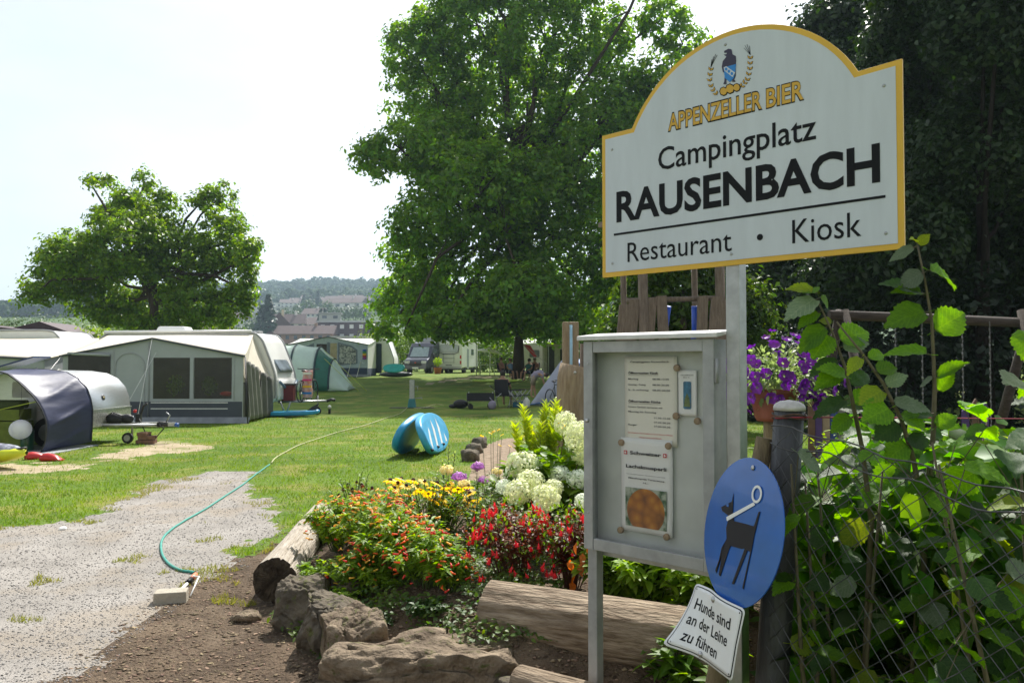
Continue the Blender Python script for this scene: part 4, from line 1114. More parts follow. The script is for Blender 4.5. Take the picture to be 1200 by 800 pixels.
# goldenrod-like yellow-green spires
def spire(label, tips_px, Y, seed, m=gyel, ll=.045, name='golden_shrub', group='yellow-green spired shrubs', nl=90):
    random.seed(seed); b0 = base_at(sum(p[0] for p in tips_px) / len(tips_px), Y)
    t = thing(name, label, 'shrub', b0, 0, group); mb = MB(); PP = []; DD = []
    for px, py in tips_px:
        e = P(px, py, Y + random.uniform(-.15, .15)) - b0; s = Vector((e.x * .25, e.y * .3, 0))
        mb.tube([s, s.lerp(e, .5) + Vector((0, 0, .03)), e], [.005, .004, .002], 5, cap=False)
        for i in range(nl):
            f = i / nl; p = s.lerp(e, .25 + .75 * f); a = i * 2.4
            PP.append(tuple(p)); DD.append((math.cos(a), math.sin(a), .7 + f))
    mb.build('stem', stem, t)
    n = len(PP); V, Fc = leaf_strips(np.array(PP), np.array(DD), rand_unit(n) * .3 + np.array([0, 0, 1]), ll * rng.uniform(.7, 1.3, n), ll * .36); link('foliage', np_mesh('foliage', V, Fc, m, True), t)
    return t, b0
spire('bright yellow-green spires standing in front of the wooden tap post', [(613, 478), (603, 500), (618, 492), (640, 474), (648, 482), (652, 472), (634, 497), (609, 515), (626, 510), (645, 500), (620, 505), (637, 485), (655, 480), (607, 524), (630, 520), (648, 512)], 6.3, 3, ll=.075, nl=110)
spire('feathery green sprays leaning over the lawn beside the paddle boards', [(526, 520), (533, 530), (518, 540), (512, 552), (530, 548)], 6.6, 4, lm_('leaf_grey_green', (.16, .22, .06), (.24, .30, .10)), .035, 'feathery_plant', None, 45)
yd = shared(petals(9, .004, .020, .005, .006, 5), 'daisy', yel)
b0 = base_at(578, 7.0)
t = thing('yellow_daisy', 'few small yellow daisies on thin stalks in front of the mulch patch', 'flower', b0); mb = MB()
for px, py in ((565, 510), (578, 505), (584, 503), (588, 509), (575, 507), (614, 511), (598, 522), (586, 521)):
    q = P(px, py, 7.0) - b0; put('flower', yd, t, q, (R(30), 0, random.random() * 6), 1.1); mb.tube([q, Vector((q.x * .5, 0, 0))], [.0015, .003], 4, cap=False)
mb.build('stem', stem, t)
b0 = base_at(655, 6.3); t = thing('yellow_lily', 'single yellow orange flower above the hydrangea leaves', 'flower', b0)
q = P(655, 506, 6.3) - b0
for k in range(3): put('flower', shared(petals(8, .004, .05, .014, -.02 + .02 * k, 8 + k), 'lily', yel), t, q + Vector((random.uniform(-.02, .02), 0, k * .03)), (R(40), R(k * 30 - 20), k))
mb = MB(); mb.tube([q, Vector((0, 0, 0))], [.003, .005], 5); mb.build('stem', stemr, t)
# leafy green plants behind the thick log
for k, (px, Y, h, sp, lb) in enumerate([(722, 4.5, .36, .24, 'light green bushy plant under the notice case, nearest its leg'), (765, 4.32, .36, .24, 'light green bushy plant under the middle of the notice case'), (815, 4.15, .40, .24, 'light green bushy plant behind the right end of the thick log'), (858, 4.2, .7, .22, 'light green bushy plant behind the round dog sign')]):
    plant('leafy_plant', lb, 'plant', base_at(px, Y), h, sp, 30, 1100, .085, .040, (glight, glight, glight, gmid)[k], stem, 'leafy plants behind the thick log', low=.05)
for k, (px, Y, h, sp, lb) in enumerate([(790, 3.68, .26, .16, 'green weed growing in front of the thick log beside the dog sign'), (850, 3.3, .45, .16, 'green weed at the foot of the leaning stake')]):
    plant('weed', lb, 'plant', base_at(px, Y), h, sp, 12, 150, .10, .045, gmid, stem, 'weeds round the dog sign', low=.2)
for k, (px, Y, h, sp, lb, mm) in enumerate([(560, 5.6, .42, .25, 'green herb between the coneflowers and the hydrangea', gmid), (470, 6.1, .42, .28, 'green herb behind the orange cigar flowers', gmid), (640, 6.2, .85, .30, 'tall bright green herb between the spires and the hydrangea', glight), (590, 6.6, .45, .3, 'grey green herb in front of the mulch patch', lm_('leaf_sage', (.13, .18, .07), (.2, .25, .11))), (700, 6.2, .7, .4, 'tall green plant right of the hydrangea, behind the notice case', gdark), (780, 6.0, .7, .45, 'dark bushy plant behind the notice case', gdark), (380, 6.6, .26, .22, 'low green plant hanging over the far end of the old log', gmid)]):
    plant('herb', lb, 'plant', base_at(px, Y), h, sp, 30, 900, .05, .014, mm, stem, 'green herbs filling the bed', low=.1)
# ground cover
n = 9500; xx = rng.uniform(-1.5, .3, n); yy = rng.uniform(3.95, 5.9, n)
k = (vnoise(xx, yy, 2.4, 77) * .7 + vnoise(xx, yy, 6, 78) * .3 > .38) & (poly_sd(xx, yy, BED) > -.05); xx = xx[k]; yy = yy[k]; n = len(xx)
pp = np.stack([xx, yy, GH(xx, yy) + rng.uniform(.01, .09, n) * vnoise(xx, yy, 5, 79) + .03], 1)
V, Fc = leaf_strips(pp, rand_unit(n) * np.array([1, 1, .4]), rand_unit(n) * .4 + np.array([0, -.2, 1]), .030 * rng.uniform(.6, 1.4, n), .022)
o = link('ground_ivy', np_mesh('ground_ivy', V, Fc, lm_('leaf_ivy', (.04, .09, .018), (.12, .18, .03)), True)); tag(o, 'small-leaved ivy creeping over the rocks and soil', 'ground cover', None, 'stuff')
for k, (px, py, Y) in enumerate(((430, 735, 4.45), (400, 700, 4.8), (455, 690, 4.9), (372, 668, 5.15), (500, 722, 4.35))):
    b0 = P(px, py, Y); b0.z = max(b0.z - .04, gh(b0.x, b0.y))
    plant('ivy_clump', ('dark ivy clump hanging over the tall dark rock', 'ivy clump between the dark rock and the cigar flowers', 'light ivy clump below the cigar flowers', 'light ivy clump on the broad mossy rock by the old log', 'dark ivy clump between the flat-topped rock and the thick log')[k], 'ivy', b0, .10, .17, 16, 380, .036, .028, (gdark, glight, glight, glight, gdark)[k], stem, 'ivy clumps on the rocks', low=.2)
# ------------------------------------------------------------------ tap post behind the hydrangea
b0 = base_at(670, 6.8); b0.z = 0
postw = mat('grey_brown_post', (.24, .17, .105), .85, scale=6, bump=.6, bscale=20, col2=(.36, .28, .19), stretch=(7, 7, 1))
t = thing('tap_post', 'thick wooden post with a sloping top behind the hydrangea', 'post', b0)
b = MB(); q = P(671, 428, 6.8) - b0
b.tube([(0, 0, -.1), (q.x * .3 - .03, 0, q.z * .5), (q.x - .01, 0, q.z - .10), (q.x + .012, .0, q.z + .0)], [.155, .128, .118, .116], 18, wob=.03); b.build('trunk_wood', postw, t)
b = MB(); b.ball((q.x + .01, -.115, q.z - .06), .014, 8); b.build('knob', boltm, t)
t2 = thing('sawn_post', 'slimmer sawn post with a blue pipe behind the thick post', 'post', Vector(((669 - 600) / F * 7.2, 7.2, 0)))
q = P(669, 377, 7.2)
b = MB(); b.box((0, .05, q.z / 2), (.145, .10, q.z)); b.build('beam', postw, t2, bevel=.008)
b = MB(); b.tube([(0, -.02, 1.3), (0, -.02, q.z - .03)], .013, 8); b.build('pipe', mat('pipe_blue', (.30, .50, .62), .4), t2)
t3 = thing('trunk_post', 'dark upright post in the shade right of the thick tap post', 'post', Vector(((690 - 600) / F * 8.0, 8.0, 0)))
b = MB(); b.tube([(0, 0, -.1), (0, 0, 1.8)], [.11, .09], 12); b.build('shaft', dark_wood, t3)

# ------------------------------------------------------------------ hose, sprinkler, block
hosem = mat('hose_teal', (.045, .30, .24), .45, var=.15, scale=30); hosey = mat('hose_pale_yellow', (.42, .42, .20), .5, var=.15, scale=20)
def ghose(pts, r, name, m, par, n=8):
    P3 = [ground(*p) for p in pts]; out = []
    for i in range(len(P3) - 1):
        p0 = P3[max(i - 1, 0)]; p1 = P3[i]; p2 = P3[i + 1]; p3 = P3[min(i + 2, len(P3) - 1)]
        for k in range(4):
            t_ = k / 4
            q = .5 * ((2 * p1) + (-p0 + p2) * t_ + (2 * p0 - 5 * p1 + 4 * p2 - p3) * t_ ** 2 + (-p0 + 3 * p1 - 3 * p2 + p3) * t_ ** 3); out.append(q)
    out.append(P3[-1])
    for q in out: q.z = gh(q.x, q.y) + r * 1.1
    b = MB(); b.tube(out, r, n); return b.build(name, m, par)
t = thing('garden_hose', 'teal garden hose curving over the gravel to a sprinkler', 'hose', (0, 0, 0))
ghose([(316, 545), (300, 556), (285, 568), (262, 583), (235, 600), (212, 613), (196, 625), (189, 636), (190, 650), (198, 662), (210, 669), (222, 671), (228, 672)], .0105, 'tube', hosem, t)
t = thing('yellow_hose', 'pale yellow hose running across the lawn to the standpipe', 'hose', (0, 0, 0))
ghose([(318, 543), (324, 536), (340, 527), (360, 519), (395, 507), (430, 498), (450, 491), (466, 486), (474, 481), (478, 477)], .011, 'tube', hosey, t)
ghose([(480, 477), (490, 479), (500, 477), (510, 474), (520, 475)], .011, 'tube', hosey, t)
g0 = ground(222, 690)
t = thing('sprinkler', 'white wire lawn sprinkler with an orange hose coupling', 'sprinkler', g0)
def lp(px, py, dz=0.0, Y=None):
    q = ground(px, py) if Y is None else P(px, py, Y); return q - g0 + Vector((0, 0, dz))
b = MB(); b.tube([lp(229, 676, .02), lp(224, 682, .02)], [.018, .020], 10); b.build('coupling', mat('orange_plastic', (.65, .20, .10), .45), t)
b = MB(); b.tube([lp(224, 682, .02), lp(219, 686, .022)], [.021, .016], 10); b.build('ring', black, t)
wpl = mat('white_plastic', (.75, .74, .70), .4, var=.05)
b = MB(); b.tube([lp(219, 687, .02), lp(208, 700, .03)], [.012, .010], 8); b.build('arm', wpl, t)
b = MB(); b.tube([lp(222, 678, .02), lp(233, 685, .06), lp(223, 699, .006)], .006, 6); b.tube([lp(208, 700, .03), lp(214, 705, .006)], .006, 6); b.build('wire_foot', wpl, t)
g0 = ground(199, 707)
t = thing('stone_block', 'small pale cut stone block lying at the gravel edge', 'stone', g0, R(14))
b = MB(); b.box((0, .05, .033), (.21, .12, .085), taper=.97); b.build('block', mat('pale_block', (.38, .34, .27), .85, var=.12, scale=14, bump=.4, bscale=40), t, bevel=.006)
boulder('tiny white stone on the left of the gravel', *ground(73, 621)[:2], -.01, (.07, .06, .05), 41, paper, group=None, name='pebble', sub=2)
g0 = ground(558, 548)
for k, (px, py) in enumerate(((551, 540), (556, 531), (563, 524))):
    q = ground(px, py); boulder(('first','middle','farthest')[k] + ' dark edging stone beside the mulch patch, counted from the flowers', q.x, q.y, -.05, (.28, .3, .28), 50 + k, rockd, group='edging stones of the mulch patch', name='edging_stone', sub=3)
# ------------------------------------------------------------------ campsite: shared materials
cvw = mat('caravan_white', (.82, .82, .79), .35, var=.04, scale=2, coat=.2)
cvg = mat('caravan_grey_trim', (.36, .37, .38), .45, var=.08)
cream_cv = mat('canvas_cream', (.68, .64, .54), .85, var=.05, scale=3, bump=.15, bscale=6, trans=.15)
greyc = mat('canvas_grey', (.36, .39, .40), .85, var=.06, scale=2, bump=.6, bscale=2.5)
darkc = mat('canvas_charcoal', (.065, .075, .095), .8, var=.1, scale=3, bump=.2, bscale=6)
taupe = mat('canvas_taupe', (.17, .17, .15), .85, var=.15, scale=2.5, bump=.5, bscale=4)
navy = mat('canvas_navy', (.026, .032, .080), .5, var=.2, scale=3, bump=.25, bscale=4, stretch=(1, 1, 3))
skirt_m = mat('skirt_vinyl', (.20, .22, .24), .5, var=.2, scale=4, bump=.4, bscale=6)
winm = mat('tent_window', (.05, .055, .05), .12, var=.5, scale=2.2, col2=(.26, .26, .22), stretch=(1.6, 1, 1.1), detail=9)
dwin = mat('dark_opening', (.025, .022, .022), .5, var=.4, scale=4)
cglass = mat('vehicle_glass', (.10, .13, .15), .08, var=.2, scale=1, spec=.8)
pale_glass = mat('caravan_glass', (.22, .26, .30), .08, var=.25, scale=2, spec=.8)
rubber = mat('rubber_black', (.02, .02, .02), .7)
steel = mat('trailer_steel', (.42, .43, .43), .4, .8, var=.15, scale=12)
blackp = mat('black_plastic', (.02, .02, .022), .5)
redpl = mat('red_plastic', (.50, .02, .02), .35)
def gz(y): return float(G0(0, y))
def at(px, Y, dz=0.0): return Vector(((px - 600) / F * Y, Y, gz(Y) + dz))
def wheel(par, x, y, r, w, name='wheel'):
    b = MB(); b.tube([(x, y - w / 2, r), (x, y + w / 2, r)], r, 20); o = b.build('wheel', rubber, par, bevel=.01)
    b = MB(); b.tube([(x, y - w / 2 - .008, r), (x, y - w / 2 + .01, r)], r * .58, 14); b.build('rim', steel, o)
    return o
def smoothprof(pts, n=5):
    out = []
    for i in range(len(pts)):
        p0 = Vector(pts[i - 1]); p1 = Vector(pts[i]); p2 = Vector(pts[(i + 1) % len(pts)])
        l = min((p1 - p0).length, (p2 - p1).length) * .35
        a = p1 + (p0 - p1).normalized() * l; c = p1 + (p2 - p1).normalized() * l
        for k in range(n + 1):
            t_ = k / n; out.append(tuple(a.lerp(p1, t_).lerp(p1.lerp(c, t_), t_)))
    return out
def panel(name, m, par, x0, x1, z0, z1, y, th_=.02, r=.05, frame=None, fw=.03):
    """a rounded plate in the x-z plane, optionally on a frame that carries it"""
    host = par
    if frame:
        b = MB(); b.prism(rrect(x1 - x0 + 2 * fw, z1 - z0 + 2 * fw, r + fw, 4, (x0 + x1) / 2, (z0 + z1) / 2), y - th_ * .6, y + th_ * .6); host = b.build('window_frame', frame, par)
    b = MB(); b.prism(rrect(x1 - x0, z1 - z0, r, 4, (x0 + x1) / 2, (z0 + z1) / 2), y - th_, y + th_); return b.build(name, m, host)
def quadp(name, m, par, pts, th_=.02):
    b = MB(); n = len(pts); b.add(pts, [tuple(range(n))]); return b.build(name, m, par, solid=th_)
def plane_box(name, m, par, c, d, **k):
    b = MB(); b.box(c, d, **k); return b.build(name, m, par)

# ---- small silver trailer with navy side awning
X0 = -8.08
t = thing('silver_trailer', 'small silver teardrop trailer behind the navy awning at the left edge', 'trailer', (X0, 16.1, 0))
silver = mat('brushed_silver', (.62, .63, .64), .32, .85, var=.06, scale=5, stretch=(1, 1, 8))
prof = [(-.0, .36), (.0, .72), (-.03, .92), (-.11, 1.12), (-.27, 1.29), (-.50, 1.40), (-.85, 1.45), (-1.4, 1.46), (-2.1, 1.36), (-2.7, 1.0), (-2.95, .55), (-2.9, .36)]
b = MB(); b.prism(list(reversed(prof)), -.8, .8, smooth=True); b.build('body', silver, t, bevel=.02)
chk = mat('checker_plate', (.50, .50, .46), .4, .8, var=.4, scale=50)
b = MB(); b.box((.006, 0, .52), (.012, 1.58, .30)); b.build('stone_guard', chk, t)
b = MB(); b.box((.012, 0, .70), (.02, 1.6, .025)); b.build('trim_strip', steel, t)
b = MB(); b.lathe([(.055, 0), (.055, .01), (.03, .012)], 16); o = b.build('badge', blackp, t); o.location = (-.03, -.28, .93); o.rotation_euler = (0, R(78), 0)
b = MB(); b.lathe([(.035, 0), (.035, .014)], 3); o2 = b.build('badge_mark', mat('badge_yellow', (.5, .42, .2), .4), o)
b = MB(); b.tube([(-.4, -.5, .40), (1.0, 0, .36)], .035, 6); b.tube([(-.4, .5, .40), (1.0, 0, .36)], .035, 6); b.box((.7, 0, .38), (.75, .09, .09)); b.build('drawbar', steel, t)
b = MB(); b.box((.55, 0, .46), (.10, .08, .26)); b.tube([(.58, 0, .55), (.64, 0, .75), (.72, 0, .80)], .022, 8); b.build('brake_lever', blackp, t)
b = MB(); b.tube([(.95, 0, .38), (1.15, 0, .38)], [.07, .05], 10); b.build('bellows', blackp, t)
b = MB(); b.box((1.22, 0, .38), (.14, .07, .07)); b.tube([(1.1, 0, .42), (1.18, 0, .56), (1.1, 0, .62)], .014, 6); b.build('coupling', steel, t)
b = MB(); b.tube([(1.28, 0, .37), (1.36, 0, .36)], .04, 8); b.build('coupling_cap', mat('blue_cap', (.03, .10, .35), .4), t)
b = MB(); b.tube([(.42, .0, .12), (.42, 0, .55)], .022, 8); o = b.build('jockey_stand', steel, t)
wheel(t, .36, -.06, .11, .06)
b = MB(); b.tube([(.6, -.1, .50), (.75, -.13, .22), (.95, -.12, .12), (1.1, -.1, .30), (1.0, -.08, .38)], .012, 6); b.build('cable', rubber, t)
b = MB(); b.lathe([(.03, 0), (.035, .03), (.03, .06)], 8, (.52, -.1, .62)); b.build('red_knob', redpl, t)
wheel(t, -.75, -.84, .29, .18)
b = MB(); b.box((-1.5, -.82, .30), (2.6, .04, .14)); b.build('sill', cvg, t)
for k, (xa, xb, za, zb_) in enumerate(((-1.5, -1.05, .95, 1.25), (-1.02, -.45, .72, .98), (-1.02, -.45, .42, .70))):
    o = panel('side_panel', mat('pale_panel', (.55, .54, .50), .5), t, xa, xb, za, zb_, -.812, .012, .03)
    panel('handle', cvg, o, (xa + xb) / 2 + .05, (xa + xb) / 2 + .18, za + .10, za + .15, -.83, .01, .015)
b = MB(); b.box((-1.7, -.3, 1.60), (.95, .6, .03), ry=R(-16)); so = b.build('solar_panel', mat('solar_blue', (.03, .05, .12), .15), t)
b = MB(); b.tube([(-1.35, -.3, 1.44), (-1.35, -.3, 1.52)], .02, 6); b.build('panel_strut', steel, t)
t = thing('brick_block', 'stack of brown blocks under the trailer coupling', 'blocks', (X0 + .78, 15.95, 0))
for k, (x, z, w) in enumerate(((0, .05, .34), (.02, .13, .30), (-.05, .20, .2))):
    b = MB(); b.box((x, 0, z), (w, .22, .07)); b.build('block', mat('brown_block', (.20, .11, .07), .9, var=.25, scale=15), t, bevel=.006)
t = thing('black_bag', 'black bag resting on the trailer drawbar', 'bag', (X0 + .22, 15.95, .42))
b = MB(); b.ball((-.08, 0, .08), .17, 12, (1.15, .7, .72)); b.ball((.15, .02, .08), .11, 10, (1.3, .8, .9)); b.build('sack', mat('black_fabric', (.012, .012, .014), .6, bump=.6, bscale=14), t)
b = MB(); b.tube([(-.2, -.1, .12), (-.05, -.16, .22), (.12, -.1, .14)], .012, 6); b.build('strap', blackp, t)
# awning cloth: near arch splays out, far arch follows the trailer
aw = thing('navy_awning', 'shiny navy blue awning arching beside the silver trailer', 'awning', (X0, 15.3, 0))
nearp = [(-.33, 0), (-.25, .2), (-.23, .42), (-.24, .58), (-.33, .80), (-.48, 1.02), (-.74, 1.27), (-.96, 1.43), (-1.35, 1.50), (-1.9, 1.50), (-2.6, 1.35), (-3.1, .9), (-3.3, 0)]
farp = [(.02, .10), (.03, .30), (.04, .55), (.04, .72), (.0, .93), (-.08, 1.14), (-.25, 1.32), (-.48, 1.44), (-.85, 1.49), (-1.4, 1.50), (-2.1, 1.40), (-2.7, 1.05), (-2.95, .3)]
def cloth(u, v):
    k = u * (len(nearp) - 1); i = min(int(k), len(nearp) - 2); f = k - i
    a = Vector(nearp[i]).lerp(Vector(nearp[i + 1]), f); c = Vector(farp[i]).lerp(Vector(farp[i + 1]), f)
    q = a.lerp(c, v); s = math.sin(math.pi * v)
    w = .035 * s * (1 - abs(math.sin(u * 17 - v * 2.2))) ** 3 * (1 if u < .5 else .3) + .010 * s * math.sin(u * 9 + v * 3)
    low = max(0, 1 - u / .45)
    return (q.x + w * 1.1 - .10 * s * (low ** 1.5), -1.05 + v * 1.05 + .0, q.y - .05 * s * (1 - low) + w * (1 - low))
b = MB(); b.grid(cloth, 70, 16); b.build('cloth', navy, aw, solid=.006)
b = MB(); b.tube([Vector(cloth(k / 40, 0)) for k in range(41)], .014, 6); b.tube([Vector(cloth(k / 40, 1)) for k in range(41)], .012, 6, cap=False); b.build('edge_piping', blackp, aw)
b = MB(); b.tube([cloth(.38, 0), (-1.9, -1.6, .55), (-2.2, -2.0, .12)], .007, 5); b.build('guy_line', mat('lime_rope', (.45, .55, .04), .5), aw)
b = MB(); b.box((-1.6, -.45, .012), (3.2, 1.5, .02)); b.build('groundsheet', mat('groundsheet_grey', (.32, .34, .36), .7, var=.15, scale=5), aw)
lan = thing('paper_lantern', 'round white paper lantern under the navy awning', 'lantern', P(24, 503, 14.35))
b = MB()
prof_ = []
for k in range(25):
    a = -math.pi / 2 + math.pi * k / 24; prof_.append((max(.03, math.cos(a) * (.18 + .005 * (k % 2))), math.sin(a) * .175))
b.lathe(prof_, 24); b.build('shade', mat('paper_white', (.72, .72, .75), .8, trans=.3), lan)
b = MB(); b.tube([(0, 0, .17), (-.02, .05, .9)], .003, 4); b.build('cord', blackp, lan)
t = thing('olive_storage', 'olive green folding camp shelf with rolled sleeping mats under the awning', 'camp shelf', (X0 - 1.22, 14.8, 0))
ol = mat('olive_fabric', (.13, .17, .02), .8, var=.2, scale=6, bump=.5, bscale=9)
plane_box('lower_crate', ol, t, (0, 0, .28), (.62, .4, .52)); plane_box('upper_crate', ol, t, (-.02, 0, .66), (.58, .38, .20))
b = MB(); b.tube([(-.28, -.1, .84), (.28, -.1, .84)], .08, 10); b.tube([(-.28, .06, .85), (.26, .06, .85)], .08, 10); b.build('rolled_mat', mat('dark_olive', (.05, .07, .02), .9), t)
t = thing('green_canister', 'small dark green canister below the paper lantern', 'canister', (X0 - .78, 14.6, 0))
b = MB(); b.lathe([(.10, 0), (.11, .05), (.11, .38), (.05, .46), (.05, .50)], 14); b.build('tank', mat('bottle_green', (.01, .07, .035), .3), t)
b = MB(); b.tube([(.07, 0, .44), (0, 0, .55), (-.07, 0, .44)], .01, 6); b.build('handle', blackp, t)
for k, (px, py, lb, a) in enumerate(((43, 534, 'red clog standing at the awning opening, on the left', .7), (61, 536, 'red clog lying at the awning corner, on the right', .1))):
    g = ground(px, py + 4); t = thing('clog', lb, 'shoe', g, a, 'red clogs at the awning')
    b = MB(); b.grid(lambda u, v: ((u - .5) * .34, (.09 - .03 * abs(u - .6)) * math.cos(v * math.pi), .02 + (.10 + .05 * max(0, .5 - u)) * math.sin(v * math.pi) * math.sin(math.pi * min(1, u + .12)) ** .5), 12, 10); b.build('upper', redpl, t, solid=.008)
    b = MB(); b.prism([(x_, y_) for x_, y_ in rrect(.36, .13, .06)], 0, .03, 'z'); b.build('sole', redpl, t)
kay = thing('yellow_kayak', 'yellow inflatable kayak with a dark patterned deck at the left edge', 'kayak', ground(-20, 550) + Vector((-.15, .15, 0)), R(-4))
b = MB()
def hull(u, v):
    x = -1.9 + u * 2.65; w = .36 * max(.02, 1 - max(0, (u - .55) / .45) ** 2.2) ** .6; a = v * 2 * math.pi
    return (x, w * math.cos(a), .18 + .16 * math.sin(a) * (w / .36) ** .7 + .16 * max(0, u - .6))
b.grid(hull, 22, 18); b.build('hull', mat('kayak_yellow', (.62, .66, .02), .35), kay)
b = MB()
def deck(u, v):
    x = -1.9 + u * 2.58; w = .345 * max(.02, 1 - max(0, (u - .55) / .45) ** 2.2) ** .6; a = math.pi * (.12 + .76 * v)
    return (x, w * math.cos(a), .205 + .18 * math.sin(a) * (w / .36) ** .7 + .16 * max(0, u - .6))
b.grid(deck, 22, 10); b.build('deck', mat('kayak_deck', (.05, .05, .08), .3, scale=16, col2=(.40, .42, .48)), kay)
b = MB(); b.tube([(.62, -.06, .30), (.74, 0, .32), (.70, .06, .30)], .018, 6); b.build('grab_handle', blackp, kay)

# ---- large grey awning in front of a caravan
def big_awning(name, label, x0, x1, Yf, Yb, eave, peak, rail, wallm, bandm, roofm, zoff=0.0, side=None, pk=.5, band=(.12, .58), inset=0.0, holes=()):
    t = thing(name, label, 'awning', (x0, Yf, zoff)); w = x1 - x0; d = Yb - Yf
    px_ = w * pk
    b = MB(); brk = sorted({0.0, w, px_, *[v for h_ in holes for v in h_[:2]]})
    top_ = lambda x: eave + (peak - eave) * (x / px_ if x < px_ else (w - x) / (w - px_))
    for xa, xb in zip(brk, brk[1:]):
        hh = [h_ for h_ in holes if h_[0] <= xa + 1e-4 and h_[1] >= xb - 1e-4]
        for za, zb_ in ([(.12, hh[0][2]), (hh[0][3], None)] if hh else [(.12, None)]):
            b.add([(xa, 0, za), (xb, 0, za), (xb, 0, zb_ or top_(xb)), (xa, 0, zb_ or top_(xa))], [(0, 1, 2, 3)])
    b.build('front_wall', wallm, t, solid=.02)
    quadp('lower_band', bandm, t, [(.02, -.014, band[0]), (w - .02, -.014, band[0]), (w - .02, -.014, band[1]), (.02, -.014, band[1])], .006)
    b = MB(); b.grid(lambda u, v: (u * (w + .2), -.05 - .10 * (1 - v) + .02 * math.sin(u * 40), .005 + v * .16), 40, 3); b.build('mud_skirt', skirt_m, t)
    def roof(u, v):
        z = (eave + (peak - eave) * (u / pk if u < pk else (1 - u) / (1 - pk)))
        z2 = rail
        return (-.06 + u * (w + .12 - inset * v), -.05 + v * d, z * (1 - v) + z2 * v + .015 - .05 * math.sin(math.pi * v) * (.6 + .4 * math.sin(u * 9)))
    b = MB(); b.grid(roof, 26, 10); b.build('roof', roofm, t, solid=.012)
    b = MB(); b.tube([(-.06, -.07, eave), (px_, -.07, peak), (w + .06, -.07, eave)], .028, 6); b.build('roof_piping', darkc, t)
    return t, w, d
tx0, tx1, tY = -12.12, -7.25, 21.5
k_ = tY / F
def tu(px): return (px - 600) * k_ - tx0
def tz(py): return 1.6 - (py - 426) * k_
t, w, d = big_awning('grey_awning', 'large grey and cream caravan awning with charcoal lower band and gabled front', tx0, tx1, tY, 24.05, 1.80, 2.28, 2.44, greyc, darkc, cream_cv, pk=.5, inset=.62, holes=[(tu(180), tu(223), tz(467), tz(419)), (tu(228), tu(272), tz(467), tz(419))])
panel('rolled_opening', dwin, t, tu(81), tu(130), tz(445), tz(415), -.03, .012, .01)
b = MB(); b.tube([(tu(81), -.06, tz(414)), (tu(130), -.06, tz(416))], .04, 8); b.build('rolled_blind', greyc, t)
b = MB(); ar = [(tu(136), -.026, tz(475))] + [(tu(153) - (tu(153) - tu(136)) * math.cos(a), -.026, tz(428) + .33 * math.sin(a)) for a in np.linspace(0, math.pi, 14)] + [(tu(170), -.026, tz(475))]
b.tube(ar, .010, 5, cap=False); b.build('door_zip', cvg, t)
for xa, xb in ((180, 223), (228, 272)):
    b = MB(); b.add([(tu(xa), -.012, tz(467)), (tu(xb), -.012, tz(467)), (tu(xb), -.012, tz(419)), (tu(xa), -.012, tz(419))], [(0, 1, 2, 3)]); b.build('window', glass('clear_vinyl', (.34, .35, .31), .42, .12), t)
panel('window_divider', greyc, t, tu(223.5), tu(227.5), tz(467), tz(419), -.035, .008, .005)
for yy_ in (471.5, 478.5):
    b = MB(); b.box(((tu(178) + tu(268)) / 2, -.03, tz(yy_)), (tu(268) - tu(178), .008, .022)); b.build('band_stripe', cvw, t)
b = MB(); b.tube([(tu(175), -.03, tz(400)), (tu(175), -.03, .1)], .008, 5); b.build('centre_seam', cvg, t)
for zz in (tz(440),):
    b = MB(); b.tube([(tu(184), -.05, 1.9), (tu(166), -1.4, .03)], .006, 4); b.build('guy_line', cvw, t)
for xa_, za_ in ((0, 1.8), (w * .5, 2.28)):
    b = MB(); b.tube([(xa_, -.08, za_), (xa_ - (.5 if xa_ == 0 else -.35), -1.7, .02)], .006, 4); b.build('guy_line', cvw, t)
    b = MB(); b.tube([(xa_ - (.5 if xa_ == 0 else -.35), -1.7, -.02), (xa_ - (.52 if xa_ == 0 else -.33), -1.74, .12)], .01, 5); b.build('peg', steel, t)
for px_ in (176, 275, 134):
    b = MB(); b.tube([(tu(px_), -.028, .62), (tu(px_), -.028, 1.86 + .2 * (1 - abs(tu(px_) / w - .5) * 2))], .006, 4); b.build('seam', cvg, t)
for px_, r_, c_ in ((200, .26, 'leaf_mid_green'), (240, .22, 'leaf_mid_green')):
    pos = rand_unit(260) * np.array([r_, .1, r_ * 1.2]) * rng.random((260, 1)) ** .5; V, Fq = leaf_quads(pos, .09, rand_unit(260))
    o = link('house_plant', np_mesh('house_plant', V, Fq, MATS[c_]), t); o.location = (tu(px_), .35, 1.0)
b = MB(); b.box((w * .62, 1.5, 1.0), (2.6, .04, 1.9)); b.build('dark_backdrop', mat('backdrop_brown', (.06, .055, .045), .9, var=.4, scale=2, bump=.4, bscale=4), t)  # dark sheet added inside so the awning windows look shaded
b = MB(); b.ball((tu(262), .25, .78), .12, 8, (1.6, 1, .6)); b.build('red_cushion', redpl, t)
